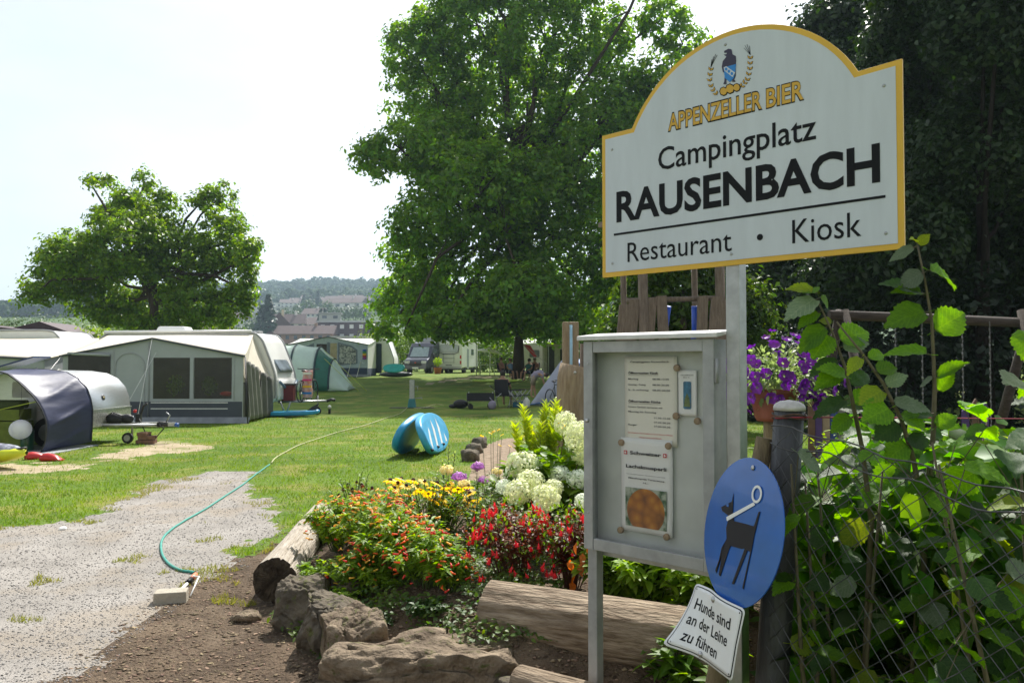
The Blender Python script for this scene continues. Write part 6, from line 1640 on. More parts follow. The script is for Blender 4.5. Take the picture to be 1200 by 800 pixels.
RAD = dict(pelvis=.14, belly=.13, chest=.16, neck=.055, head=.095, crown=.07, **{a + s: r_ for s in ('_l', '_r') for a, r_ in (('hip', .10), ('knee', .06), ('ankle', .042), ('toe', .035), ('shoulder', .065), ('elbow', .042), ('wrist', .03), ('hand', .035))})
def seated(seat=.42, back=.18):
    j = dict(pelvis=(0, 0, seat + .10), belly=(0, .05, seat + .28), chest=(0, .10, seat + .47), neck=(0, .11, seat + .62), head=(0, .09, seat + .76), crown=(0, .10, seat + .86))
    for s, k in (('_l', -1), ('_r', 1)):
        j.update({'hip' + s: (k * .10, -.05, seat + .07), 'knee' + s: (k * .14, -.48, seat + .09), 'ankle' + s: (k * .14, -.55, .08), 'toe' + s: (k * .15, -.70, .04), 'shoulder' + s: (k * .20, .10, seat + .52), 'elbow' + s: (k * .27, -.02, seat + .28), 'wrist' + s: (k * .20, -.24, seat + .22), 'hand' + s: (k * .17, -.32, seat + .20)})
    return j
bent = dict(pelvis=(0, 0, .92), belly=(.12, 0, 1.05), chest=(.34, 0, 1.10), neck=(.50, 0, 1.08), head=(.60, 0, 1.0), crown=(.66, 0, .93))
for s, k in (('_l', -1), ('_r', 1)):
    bent.update({'hip' + s: (0, k * .1, .88), 'knee' + s: (-.02 + k * .05, k * .12, .48), 'ankle' + s: (.0 + k * .1, k * .12, .08), 'toe' + s: (.15 + k * .1, k * .13, .04), 'shoulder' + s: (.38, k * .19, 1.05), 'elbow' + s: (.44, k * .21, .78), 'wrist' + s: (.52, k * .16, .56), 'hand' + s: (.55, k * .14, .48)})
skin = mat('skin', (.42, .24, .16), .6, var=.1); hair = mat('hair_dark', (.02, .014, .01), .7); hairb = mat('hair_brown', (.10, .06, .03), .7)
sh = lambda n_, c: mat('cloth_' + n_, c, .85, var=.12)
def camp_chair(label, loc, rz, m, group='camping chairs on the lawn', recl=0.0):
    t = thing('camp_chair', label, 'chair', loc, rz, group)
    b = MB(); b.box((0, 0, .42), (.52, .46, .03)); b.build('seat', m, t)
    b = MB(); b.box((0, .26 + recl * .4, .72 - recl * .12), (.52, .03, .62), rx=R(-12 - recl * 40)); b.build('backrest', m, t)
    for x_ in (-.27, .27):
        b = MB(); b.tube([(x_, -.24, 0), (x_, .24, .62)], .014, 5); b.build('leg', steel, t); b = MB(); b.tube([(x_, .24, 0), (x_, -.24, .62)], .014, 5); b.build('leg', steel, t)
        b = MB(); b.box((x_, 0, .63), (.05, .44, .025)); b.build('armrest', blackp, t)
    return t
dk = sh('charcoal', (.03, .03, .035)); nv_ = sh('navy', (.02, .03, .07)); 
def sit(label, clabel, px, Y, rz, shirt, shorts, hr, recl=0, legs=skin):
    p = at(px, Y); camp_chair(clabel, p, rz, dk, recl=recl)
    return person(label, p + Vector((0, 0, .03)), rz, seated(), EDG, RAD, skin, shirt, hr, shorts)
sit('person in a dark blue shirt seated with their back to us', 'dark chair under the sitter in the dark blue shirt', 590, 29.5, R(165), nv_, dk, hair)
camp_chair('black reclining lounge chair right of the sitter in the dark blue shirt', at(603, 29.2), R(95), blackp, recl=1.0)
camp_chair('second black lounge chair, nearest the trunk', at(612, 30), R(70), blackp, recl=1.0)
sit('person in a light blue shirt sitting left of the big trunk', 'dark chair of the sitter in the light blue shirt', 599, 48, R(30), sh('light_blue', (.22, .34, .50)), nv_, hairb)
sit('person in a pink top sitting at the far left of the group by the trunk', 'dark chair of the sitter in the pink top', 589, 49.5, R(70), sh('pink', (.45, .20, .18)), dk, hairb)
sit('person in a green top sitting right of the big trunk', 'dark chair of the sitter in the green top', 619, 47.5, R(-40), sh('dark_green', (.04, .14, .12)), nv_, hair)
sit('person with bare shoulders sitting right of the one in green', 'dark chair of the bare shouldered sitter', 626, 49, R(-20), sh('orange_skin', (.40, .18, .12)), dk, hairb)
person('person bending forward in a grey shirt beside the dome tent', at(625, 36), R(0), bent, EDG, RAD, skin, sh('grey', (.30, .27, .36)), hair, sh('beige', (.30, .25, .19)))
t = thing('hand_cart', 'dark folding hand cart standing on the shaded lawn', 'cart', at(563, 28.3), R(5))
b = MB(); b.grid(lambda u, v: ((u - .5) * .95, (-.25 if v < .5 else .25) * (1 - 0), .30 + .28 * abs(2 * v - 1)), 6, 4); 
b = MB(); b.box((0, 0, .30), (.95, .5, .03)); b.box((0, -.25, .43), (.95, .02, .26)); b.box((0, .25, .43), (.95, .02, .26)); b.box((-.47, 0, .43), (.02, .5, .26)); b.box((.47, 0, .43), (.02, .5, .26)); b.build('tub', dk, t)
for x_ in (-.35, .35):
    for y_ in (-.24, .24):
        b = MB(); b.tube([(x_, y_ - .03, .09), (x_, y_ + .03, .09)], .09, 12); b.build('wheel', rubber, t)
b = MB(); b.tube([(.47, 0, .3), (.75, 0, .55)], .012, 5); b.tube([(-.42, -.25, .1), (-.42, -.25, .62)], .012, 5); b.tube([(.42, -.25, .1), (.42, -.25, .62)], .012, 5); b.build('handle', steel, t)
t = thing('dark_backpack', 'black backpack lying left of the hand cart', 'bag', at(540, 28.6)); b = MB(); b.ball((0, 0, .16), .22, 12, (1.25, .9, .75)); b.ball((-.28, 0, .08), .12, 10, (1.3, .8, .6)); b.build('sack', mat('black_fabric', (.012, .012, .014), .6), t)
b = MB(); b.tube([(.1, -.18, .2), (.25, -.2, .1), (.1, -.2, .04)], .012, 5); b.build('strap', blackp, t)
t = thing('grey_duffel', 'small grey bundle leaning right of the hand cart', 'bag', at(577, 28)); b = MB(); b.ball((0, 0, .15), .15, 10, (1, .8, 1.1)); b.tube([(0, 0, .3), (-.1, 0, .42)], .02, 5); b.build('sack', sh('grey', (.30, .27, .36)), t)
t = thing('blue_crate', 'low blue crate beside the dome tent', 'crate', at(607, 29.6)); b = MB(); b.box((0, 0, .10), (.38, .28, .20)); b.build('tub', mat('crate_blue', (.03, .18, .30), .5), t, bevel=.01); b = MB(); b.box((0, 0, .205), (.40, .30, .02)); b.build('rim', cvg, t)
t = thing('water_jug', 'white water jug at the corner of the dome tent', 'jug', at(617, 29.3)); b = MB(); b.lathe([(.12, 0), (.13, .05), (.13, .24), (.06, .32), (.05, .35)], 12); b.build('jar', wpl, t); b = MB(); b.lathe([(.04, .35), (.04, .39)], 10); b.build('lid', cvg, t)
# standpipe
sp = thing('water_standpipe', 'grey metal water standpipe with a teal base on the lawn', 'standpipe', at(483, 28.8))
b = MB(); b.box((0, 0, .52), (.17, .15, .98)); b.build('column', galv, sp, bevel=.01)
b = MB(); b.box((0, -.02, .18), (.30, .26, .32), taper=.7); b.build('base', mat('teal_plastic', (.02, .18, .19), .5), sp, bevel=.02)
b = MB(); b.tube([(.08, 0, .78), (.24, 0, .78)], .012, 6); b.tube([(.08, 0, .35), (.36, -.02, .37), (.36, -.02, .30)], .015, 6); b.tube([(.2, 0, .78), (.2, 0, .62)], .012, 6); b.build('tap', steel, sp)
b = MB(); b.prism(rrect(1.6, .7, .2), .0, .02, 'z'); b.build('mat', mat('mat_dark', (.05, .05, .04), .9), sp)
t = thing('lawn_tap', 'small black and white stub tap in the grass near the caravan drawbar', 'tap', at(386.5, 25.5)); b = MB(); b.tube([(0, 0, 0), (0, 0, .16)], .04, 8); b.build('stub', blackp, t); b = MB(); b.ball((0, 0, .22), .06, 8); b.build('cap', cvw, t)

# ---- white van parked beyond the left edge of the view; it shows only as a reflection in the notice case
pv_ = thing('parked_van', 'white van parked outside the view, mirrored in the glass of the notice case', 'van', (-5.6, 1.9, 0), R(12))
b = MB(); b.prism([(-2.2, .35), (-2.2, 1.05), (-1.7, 1.2), (-1.1, 2.0), (-.8, 2.12), (2.3, 2.12), (2.4, .35)], -.95, .95, 'x'); b.build('body', cvw, pv_, bevel=.06)
for y0_, y1_ in ((-1.15, -.25), (-.05, 1.0), (1.15, 2.1)):
    b = MB(); b.prism([(y0_ - (.25 if y0_ < -1 else 0), 1.25), (y1_, 1.25), (y1_, 1.9), (y0_, 1.9)], .93, .97, 'x'); b.build('side_window', cglass, pv_)
for y_ in (-1.4, 1.5):
    for s in (-1, 1):
        b = MB(); b.tube([(s * .75, y_, .33), (s * .97, y_, .33)], .33, 16); b.build('wheel', rubber, pv_)
# ------------------------------------------------------------------ background: hills, village, hedges
def hill_h(x, y):
    x = np.asarray(x, float); y = np.asarray(y, float)
    base = .8 + np.clip(y - 215, 0, None) * .106 - np.clip(y - 1150, 0, None) * .25
    right = sstep(-60, 300, x - (-.30 * y)) * -0      # keep even
    n = (vnoise(x, y, .0035, 61) - .5) * 30 * sstep(650, 1100, y) + (vnoise(x, y, .012, 62) - .5) * 6 * sstep(350, 700, y)
    fall = -45 * sstep(-.52, -.66, x / np.maximum(y, 1)) * sstep(400, 1200, y)
    return base + n + fall
hx_ = np.linspace(-2600, 2200, 130); hy_ = np.concatenate([np.linspace(190, 900, 60), np.linspace(930, 2400, 45)])
HX, HY = np.meshgrid(hx_, hy_); HZ = hill_h(HX, HY); HZ[0, :] = -3
V = np.stack([HX.ravel(), HY.ravel(), HZ.ravel()], 1); nx_h = len(hx_); I, J = np.meshgrid(np.arange(nx_h - 1), np.arange(len(hy_) - 1)); a0 = (J * nx_h + I).ravel()
hill_m = ground_mat('hill_green', [((.035, .07, .02), (.075, .12, .03)), ((.12, .17, .05), .6, .54)], [.02, .006], 1.0, .15, 3)
o = link('hills', np_mesh('hills', V, np.stack([a0, a0 + 1, a0 + nx_h + 1, a0 + nx_h], 1), hill_m, True)); tag(o, 'wooded hills behind the village', None, None, 'structure')
def on_hill(px, py):
    """where the hillside is met by the ray of a pixel"""
    r = ray(px, py); y = 230.0
    for _ in range(900):
        p = Vector((0, 0, EYE)) + r * (y / r.y)
        if float(hill_h(p.x, p.y)) > p.z: break
        y += 3
    p.z = float(hill_h(p.x, p.y)); return p
# far wood: small crowns cover the upper slopes
n = 5600; yy = rng.uniform(500, 1300, n) ; xx = rng.uniform(-.75, .15, n) * yy
k = (yy > 700) | ((xx / yy < -.34) | (xx / yy > -.17)); xx = xx[k]; yy = yy[k]; n = len(xx)
zz = hill_h(xx, yy)
per = 60; rad = rng.uniform(3.5, 7, n); tall = rng.uniform(.8, 1.7, n)
idx = np.repeat(np.arange(n), per); d = rand_unit(len(idx)); d[:, 2] = np.abs(d[:, 2]) * 1.2 - .2
pos = np.stack([xx[idx], yy[idx], zz[idx]], 1) + d * rad[idx, None] * np.stack([np.ones(len(idx)), np.ones(len(idx)), tall[idx]], 1) + np.array([0, 0, 3.5])
nr = d + rand_unit(len(idx)) * .4; nr /= np.linalg.norm(nr, axis=1, keepdims=True)
V, Fq = leaf_quads(pos, rad[idx] * .62, nr, .9, .1)
forest_leaf = lm_('leaf_far_wood', (.025, .062, .018), (.045, .088, .022), rnd=.25, tr=.1, rough=.9)
o = link('hillside_wood', np_mesh('hillside_wood', V, Fq, forest_leaf)); tag(o, 'dense wood covering the hills behind the village', 'wood', None, 'stuff')
barkm = mat('bark', (.10, .075, .05), .9, scale=8, bump=.8, bscale=14, col2=(.17, .135, .095), stretch=(6, 6, 1), spec=.2)
barkd = mat('dark_bark', (.045, .035, .025), .9, scale=8, bump=.8, bscale=14, col2=(.085, .065, .045), stretch=(6, 6, 1), spec=.2)
def house(label, px, py, w, d, h, wallc, roofc, rz=0.0, rh=None, floors=2, ncol=4, flat=False, name='house', winc=None, group='houses on the hillside', ridge='x'):
    w *= .82; d *= .82; h *= .85
    p = on_hill(px, py); t = thing(name, label, 'house', p, rz, group)
    wm = mat('wall_%s' % '_'.join(str(int(c * 255)) for c in wallc), wallc, .85, var=.05, scale=.3)
    rm = mat('roof_%s' % '_'.join(str(int(c * 255)) for c in roofc), roofc, .8, var=.12, scale=.8)
    rh = rh if rh is not None else d * .32
    b = MB(); b.box((0, 0, h / 2 - 2), (w, d, h + 4)); b.build('wall', wm, t)
    if flat:
        b = MB(); b.box((0, 0, h + .35), (w + .8, d + .8, .6)); b.build('roof', rm, t)
    else:
        b = MB()
        if ridge == 'x': b.prism([(-d / 2 - .7, h - .3), (d / 2 + .7, h - .3), (0, h + rh)], -w / 2 - .5, w / 2 + .5, 'x')
        else: b.prism([(-w / 2 - .7, h - .3), (w / 2 + .7, h - .3), (0, h + rh)], -d / 2 - .5, d / 2 + .5)
        r_o = b.build('roof', rm, t)
        b = MB(); b.box((w * .2, 0, h + rh * .8), (.9, .9, rh)); b.build('chimney', wm, r_o)
    wc = mat('window_dark_far', (.07, .09, .11), .2, var=.3, scale=.5) if winc is None else winc
    fh = h / floors
    for f in range(floors):
        for c in range(ncol):
            x = -w / 2 + w * (c + .5) / ncol
            b = MB(); b.box((x, -d / 2 - .03, fh * (f + .55)), (w / ncol * .42, .12, fh * .42)); b.build('window', wc, t)
        b = MB(); b.box((w / 2 + .03, 0, fh * (f + .55)), (.12, d * .25, fh * .42)); b.build('window', wc, t)
    return t
wht = (.72, .71, .67); crm = (.66, .56, .38); brn = (.13, .09, .085); red_ = (.155, .115, .105); gry = (.42, .42, .40)
winw = mat('window_white_far', (.70, .70, .68), .5)
house('cream house with a steep brown roof in the village', 326, 398, 10, 12, 6.5, crm, brn, R(20), 4.8, 2, 2, ridge='y')
house('brown roofed wing behind the cream house', 339, 392, 16, 9, 5.5, wht, brn, R(8), 4)
house('long low brick building with a brown roof', 355, 402, 30, 9, 4.0, (.34, .20, .14), brn, R(-4), 3.0, 1, 8)
house('dark brown flat roofed hall with a row of white windows', 411, 400, 27, 12, 8.2, (.085, .05, .055), (.50, .50, .52), R(-6), 0, 2, 6, True, winc=winw)
house('cream low building in front of the dark brown hall', 418, 403, 22, 5, 2.6, (.55, .50, .40), (.45, .42, .36), R(-6), 0, 1, 10, True)
house('grey concrete block left of the dark brown hall', 387, 392, 11, 9, 10, gry, (.36, .35, .34), R(10), 0, 3, 2, True)
for k, (px, py, w, h_, c, r_, lb) in enumerate([(304, 369, 22, 6, wht, wht, 'white terraced block, leftmost on the slope'), (318, 366, 18, 8, wht, gry, 'tall white terraced block in the middle of the slope'), (331, 369, 24, 5, wht, gry, 'long white terraced block right of the tall one'), (300, 380, 20, 6, gry, gry, 'grey flat block below the white terraces'),
        (339, 361, 18, 5, wht, red_, 'small house with red roof, left of three on the upper slope'), (349, 359, 16, 5, wht, red_, 'small house with red roof, middle of three on the upper slope'), (366, 358, 22, 7, wht, red_, 'white gabled house with a reddish roof on the upper slope'), (385, 361, 20, 7, crm, red_, 'yellow cream house at the left of the upper right row'), (397, 362, 26, 9, crm, red_, 'broad cream house in the middle of the upper right row'), (411, 361, 26, 9, wht, red_, 'white apartment house at the right of the upper row'), (425, 362, 22, 8, wht, red_, 'white apartment house half hidden by the big tree'),
        (368, 377, 13, 5, wht, red_, 'small white house between trees in the middle of the slope'), (371, 389, 9, 4, wht, red_, 'tiny white house lower on the slope'), (405, 369, 34, 9, wht, red_, 'long white apartment house below the upper right row')]):
    house(lb, px, py, w, 10, h_, c, r_, R((k * 37) % 40 - 20), 3.2, 2, 4, flat=(r_ in (wht, gry)))
house('reddish house with hipped roof behind the left tree', 250, 395, 18, 12, 8, (.40, .26, .20), red_, R(12), 4)
house('white village house behind the left tree', 272, 385, 18, 10, 6, wht, red_, R(-12), 3)
# village trees
def far_tree(label, px, py, h, r, conifer, m, Y=None, group='trees in the village', q=240):
    p = on_hill(px, py) if Y is None else Vector(((px - 600) / F * Y, Y, gz(Y)))
    t = thing('conifer' if conifer else 'leafy_tree', label, 'tree', p, 0, group)
    if conifer:
        z = rng.random(q) ** .8; a = rng.uniform(0, 6.28, q); rr = r * (1 - z) * rng.uniform(.6, 1.1, q) + .2
        pos = np.stack([np.cos(a) * rr, np.sin(a) * rr, h * (.08 + .92 * z)], 1); nr = np.stack([np.cos(a), np.sin(a), np.full(q, .8)], 1) + rand_unit(q) * .4
    else:
        d = rand_unit(q); pos = d * np.array([r, r, h * .42]) * rng.uniform(.65, 1.08, (q, 1)) * (1 + .25 * np.sin(d[:, :1] * 5 + d[:, 1:2] * 4)) + np.array([0, 0, h * .56]); nr = d + rand_unit(q) * .5
    nr /= np.linalg.norm(nr, axis=1, keepdims=True)
    V, Fq = leaf_quads(pos, h * .13 * rng.uniform(.6, 1.3, q), nr, .8, .12); link('crown', np_mesh('crown', V, Fq, m), t)
    b = MB(); b.tube([(0, 0, -.5), (0, 0, h * .6)], [h * .025, h * .012], 6, cap=False); b.build('trunk', barkm, t)
    return t
fl1 = lm_('leaf_far_green', (.045, .085, .03), (.08, .13, .035), rnd=.3, tr=.15); fl2 = lm_('leaf_far_conifer', (.022, .05, .028), (.04, .075, .035), rnd=.25, tr=.1)
random.seed(3)
vt = [(314, 402, 26, 7, 1), (306, 400, 22, 6, 1), (352, 388, 16, 8, 0), (345, 383, 17, 9, 0), (376, 390, 24, 6, 1), (381, 384, 20, 5, 1), (362, 371, 20, 9, 0), (373, 366, 22, 6, 1), (383, 371, 17, 8, 0), (356, 366, 19, 6, 1), (393, 377, 16, 8, 0), (404, 379, 18, 9, 0), (414, 378, 18, 9, 0), (426, 379, 20, 9, 0), (348, 372, 14, 8, 0), (334, 377, 15, 8, 0), (322, 379, 14, 7, 0), (308, 385, 17, 8, 0), (297, 396, 20, 9, 0), (359, 395, 10, 5, 0), (367, 400, 10, 6, 0), (398, 395, 9, 5, 0), (389, 401, 8, 5, 0), (440, 402, 14, 8, 0), (452, 403, 14, 8, 0), (342, 352, 26, 7, 1), (334, 353, 24, 7, 1), (356, 350, 28, 7, 1), (366, 351, 24, 7, 1), (376, 350, 28, 8, 1), (388, 351, 30, 8, 1), (399, 352, 30, 9, 1), (409, 351, 28, 8, 1), (325, 356, 22, 8, 0), (316, 357, 20, 9, 0), (304, 358, 20, 9, 0), (419, 353, 24, 8, 0), (431, 352, 24, 9, 0), (280, 400, 16, 8, 0), (262, 402, 14, 7, 0)]
VL = [(326, 398, 'the cream house with the steep roof'), (355, 402, 'the long brick building'), (411, 400, 'the dark brown hall'), (387, 392, 'the grey concrete block'), (318, 366, 'the white terraced blocks'), (366, 358, 'the white gabled house'), (397, 362, 'the broad cream house'), (425, 362, 'the half hidden white apartment house'), (368, 377, 'the small white house in mid slope'), (250, 395, 'the reddish house'), (349, 356, 'the small red roofed houses'), (452, 400, 'the bright bush right of the village')]
seen_l = set()
def vlabel(px, py, cf_):
    for kind_ in (('dark pointed conifer',) if cf_ else ('round leafy tree',)):
        for x, y, nm in sorted(VL, key=lambda v: (v[0] - px) ** 2 + (v[1] - py) ** 2):
            for side in (('left of', px < x), ('right of', px >= x), ('just above', py < y), ('just below', py >= y)):
                if side[1]:
                    l_ = '%s %s %s' % (kind_, side[0], nm)
                    if l_ not in seen_l: seen_l.add(l_); return l_
for k, (px, py, h, r, cf_) in enumerate(vt):
    q_ = on_hill(px, py); hp_ = {(314, 402): 48, (306, 400): 36, (376, 390): 24, (381, 384): 20}.get((px, py), min(h, 22) * (.55 if py < 358 else .95)); h = hp_ * 1.15 / F * q_.y; r = h * (.27 if cf_ else .45)
    far_tree(vlabel(px, py, cf_), px, py, h, r, cf_, fl2 if cf_ else fl1, group='conifers among the houses' if cf_ else 'leafy trees among the houses', q=300)
# hedges and bushes behind the caravans
hedge_m = lm_('leaf_hedge', (.055, .11, .018), (.11, .18, .025), rnd=.3, tr=.3); hedge_b = lm_('leaf_bright_hedge', (.13, .22, .02), (.22, .30, .03), rnd=.3, tr=.35)
def bush(label, px, Y, h, r, m, n=2600, ls=.28, name='bush', group='bushes behind the caravans', seed=0):
    p = at(px, Y); t = thing(name, label, 'bush', p, 0, group)
    lobes = [(random.uniform(-r, r) * .5, random.uniform(-r, r) * .4, h * random.uniform(.35, .6), r * .7, r * .7, h * .42) for _ in range(5)]
    pos, nr, cc = crown_points(lobes, n // 20, 20, r * .22, .5)
    pos[:, 2] = np.maximum(pos[:, 2], .05)
    V, Fq = leaf_quads(pos, ls * rng.uniform(.6, 1.3, len(pos)), nr, .6); link('foliage', np_mesh('foliage', V, Fq, m), t)
    b = MB()
    for l in lobes: b.tube([(0, 0, 0), (l[0] * .6, l[1] * .6, l[2] * .5), l[:3]], [.08, .05, .02], 5, cap=False)
    b.build('stem', barkm, t)
for k, (px, Y, h, r, lb) in enumerate([(-30, 74, 5.2, 5, 'green bush at the left edge above the rounded caravan'), (35, 78, 5.6, 5, 'dull green bush above the dark hut roofs'), (75, 72, 4.8, 4, 'light green bush right of the dark hut roofs'), (110, 76, 5.4, 5, 'green bush left of the foot of the left tree'), (160, 75, 4.6, 4, 'green bush under the left tree, on its left'), (215, 76, 4.8, 4.5, 'green bush under the left tree, on its right'), (262, 74, 4.2, 4, 'green bush behind the caravan roof hatches'), (-95, 76, 5.5, 5, 'green bush beyond the left edge bushes')]):
    bush(lb, px, Y, h, r, (hedge_m, fl1, hedge_m)[k % 3])
for k, (px, Y, h, r, m, lb) in enumerate([(372, 84, 3.0, 2.6, hedge_b, 'bright green shrub above the blue banded awning'), (452, 82, 4.2, 4, hedge_b, 'bright green bush above the cream caravan end'), (480, 80, 4.6, 4, hedge_m, 'green bush behind the dark camper van'), (512, 84, 4.8, 4, hedge_m, 'green bush between the camper van and the motorhome'), (560, 78, 4.4, 3.6, hedge_m, 'dark green bush behind the white parasol'), (585, 76, 4.2, 3.4, hedge_m, 'dark green bush left of the white canopy'), (622, 80, 4.8, 4, hedge_m, 'green bush behind the cream caravan'), (700, 70, 5, 4, gdark, 'dark bush behind the dome tent'), (740, 60, 5, 4, gdark, 'dark bush far behind the notice case')]):
    bush(lb, px, Y, h, r, m, 2600)
t = thing('maize_row', 'row of bright young maize in front of the dark hut', 'plants', at(98, 55)); PP = []; DD = []
for k in range(60):
    x = -2.4 + k * .08; z0_ = random.uniform(1.6, 2.1)
    for j in range(9): PP.append((x, random.uniform(-.5, .5), z0_ + j * .14)); a = random.uniform(0, 6.28); DD.append((math.cos(a), math.sin(a), 1.1))
V, Fc = leaf_strips(np.array(PP), np.array(DD), rand_unit(len(PP)) * .4 + np.array([0, 0, 1]), .5, .10); link('foliage', np_mesh('foliage', V, Fc, hedge_b, True), t)
b = MB()
for k in range(30): b.tube([(-2.4 + k * .16, 0, 0), (-2.4 + k * .16, 0, 2.6)], .015, 4, cap=False)
b.build('stem', stem, t)
for k, (px, w, h, lb) in enumerate([(25, 7.0, 3.15, 'dark brown low hut roof at the far left behind the caravans'), (58, 4.6, 3.3, 'dark gabled hut right of the low hut roof')]):
    t = thing('dark_hut', lb, 'hut', at(px, 52 + k * 2), R(4), 'dark huts behind the caravans')
    b = MB(); b.box((0, 0, h * .42), (w, 4, h * .84)); b.build('wall', mat('hut_brown', (.05, .03, .03), .8, var=.2), t)
    b = MB(); b.prism([(-w / 2 - .3, h * .84), (w / 2 + .3, h * .84), (w * (.1 if k else -.3), h * 1.08)], -2.3, 2.3); b.build('roof', mat('hut_roof_brown', (.075, .05, .055), .7, var=.15), t)

# ------------------------------------------------------------------ the two big trees of the campsite
def lobes_px(lst, Y, dpt, seed):
    random.seed(seed); out = []
    for px, py, rx, ry in lst:
        y = Y + random.uniform(-1, 1) * dpt; q = P(px, py, y); s = y / F
        rx *= .9; ry *= .9; out.append((q.x, q.y, q.z, rx * s, (rx + ry) * .5 * s * 1.05, ry * s))
    return out
leaf_l = lm_('leaf_left_tree', (.085, .165, .012), (.145, .235, .02), rnd=.4, tr=.46, rough=.4)
leaf_b = lm_('leaf_big_tree', (.085, .180, .018), (.145, .26, .03), rnd=.4, tr=.46, rough=.4)
LT = [(150, 290, 60, 50), (95, 310, 52, 42), (60, 332, 34, 24), (38, 348, 22, 14), (210, 305, 52, 50), (262, 285, 34, 50), (240, 232, 24, 16), (262, 228, 16, 14), (290, 300, 17, 30), (286, 340, 16, 26), (170, 214, 12, 18), (150, 232, 20, 14), (122, 212, 22, 8), (108, 218, 12, 9), (185, 245, 28, 26), (150, 258, 44, 28), (232, 352, 46, 26), (120, 350, 50, 30), (185, 355, 50, 28), (275, 355, 22, 22), (75, 300, 30, 26), (183, 378, 40, 13), (145, 372, 40, 15), (222, 376, 36, 14), (262, 372, 22, 14)]
b0 = at(183, 45)
tree('spreading_tree', 'broad spreading tree with an uneven crown on the left behind the caravans', 'tree', b0, P(180, 280, 45), .42, lobes_px(LT, 45, 2.6, 1), 1750, 34, .40, .22, leaf_l, barkd, shell=.48, r_limb=.16, n_twig=260, tw=.025)
BT = [(590, 150, 100, 100), (510, 115, 60, 70), (470, 175, 48, 34), (440, 186, 28, 24), (478, 60, 34, 44), (505, 30, 30, 34), (560, 30, 70, 55), (640, 50, 70, 60), (712, 50, 34, 50), (776, 22, 38, 26), (800, 52, 34, 26), (770, 95, 50, 34), (700, 170, 90, 90), (500, 262, 52, 44), (478, 300, 34, 26), (492, 335, 50, 34), (462, 356, 28, 22), (452, 384, 18, 12), (560, 330, 100, 50), (660, 320, 90, 55), (740, 300, 70, 70), (560, 230, 90, 70), (530, 180, 60, 60), (640, 235, 80, 70), (510, 375, 60, 22), (590, 385, 70, 22), (680, 380, 70, 25), (560, -30, 80, 40), (660, -30, 80, 50), (760, -40, 50, 30), (730, 120, 50, 50)]
BF = [(615, 345, 70, 40), (555, 374, 52, 22), (655, 376, 60, 22), (515, 384, 34, 14), (600, 384, 46, 12), (475, 385, 28, 14)]
b0 = at(607, 48)
tree('big_walnut_tree', 'very tall leafy tree in the middle, its trunk rising beside the campers', 'tree', b0, P(618, 120, 49), .31, lobes_px(BT, 49, 4.2, 2) + lobes_px(BF, 43.5, 1.2, 3), 4800, 30, .58, .30, leaf_b, barkd, shell=.48, r_limb=.20, n_twig=420, tw=.03)
# trees behind the sign and the dark wood on the right
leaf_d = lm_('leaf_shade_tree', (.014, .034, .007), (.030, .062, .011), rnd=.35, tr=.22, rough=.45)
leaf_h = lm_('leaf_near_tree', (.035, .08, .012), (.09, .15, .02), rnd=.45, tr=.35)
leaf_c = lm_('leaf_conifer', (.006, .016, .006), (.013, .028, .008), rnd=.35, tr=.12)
SH = [(770, 345, 50, 55), (830, 340, 45, 60), (740, 390, 45, 40), (800, 400, 60, 40), (870, 380, 40, 60), (820, 270, 50, 50), (760, 290, 40, 40)]
tree('shade_tree', 'leafy green tree behind the wooden play tower', 'tree', at(800, 19), P(800, 300, 19), .16, lobes_px(SH, 19, .9, 5), 900, 36, .35, .13, leaf_h, barkd, shell=.3, r_limb=.05, n_twig=80, tw=.012, r1=.03)
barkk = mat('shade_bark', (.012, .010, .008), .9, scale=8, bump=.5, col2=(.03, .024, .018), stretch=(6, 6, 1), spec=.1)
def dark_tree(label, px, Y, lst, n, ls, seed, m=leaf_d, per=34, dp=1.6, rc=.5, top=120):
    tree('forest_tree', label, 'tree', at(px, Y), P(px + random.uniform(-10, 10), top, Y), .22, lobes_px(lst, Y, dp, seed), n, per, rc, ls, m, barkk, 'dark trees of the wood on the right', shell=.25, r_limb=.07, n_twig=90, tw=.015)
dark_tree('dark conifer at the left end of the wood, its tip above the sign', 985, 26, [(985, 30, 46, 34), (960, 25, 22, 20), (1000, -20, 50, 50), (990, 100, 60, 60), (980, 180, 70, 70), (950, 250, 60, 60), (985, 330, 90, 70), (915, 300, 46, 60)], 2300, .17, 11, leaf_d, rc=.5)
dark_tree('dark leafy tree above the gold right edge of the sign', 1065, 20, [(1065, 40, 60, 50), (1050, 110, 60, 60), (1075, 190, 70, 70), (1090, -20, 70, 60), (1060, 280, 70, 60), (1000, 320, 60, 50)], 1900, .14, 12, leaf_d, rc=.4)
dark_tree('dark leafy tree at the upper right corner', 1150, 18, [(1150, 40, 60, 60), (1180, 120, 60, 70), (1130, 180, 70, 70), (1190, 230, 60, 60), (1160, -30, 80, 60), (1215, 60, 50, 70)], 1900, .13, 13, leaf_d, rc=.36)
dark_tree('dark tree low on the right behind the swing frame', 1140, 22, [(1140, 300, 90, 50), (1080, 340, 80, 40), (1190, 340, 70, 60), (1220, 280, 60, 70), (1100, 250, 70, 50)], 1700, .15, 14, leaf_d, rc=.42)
dark_tree('deep shaded tree standing at the back of the wood on the right', 1110, 34, [(1100, 60, 110, 70), (1120, 180, 120, 70), (1080, 280, 120, 70), (1200, 100, 80, 90), (1190, 260, 90, 90), (1000, 240, 90, 90), (1040, 330, 140, 50), (930, 340, 70, 60), (1160, -20, 120, 60)], 2300, .27, 15, leaf_c, dp=2.5, rc=.8)
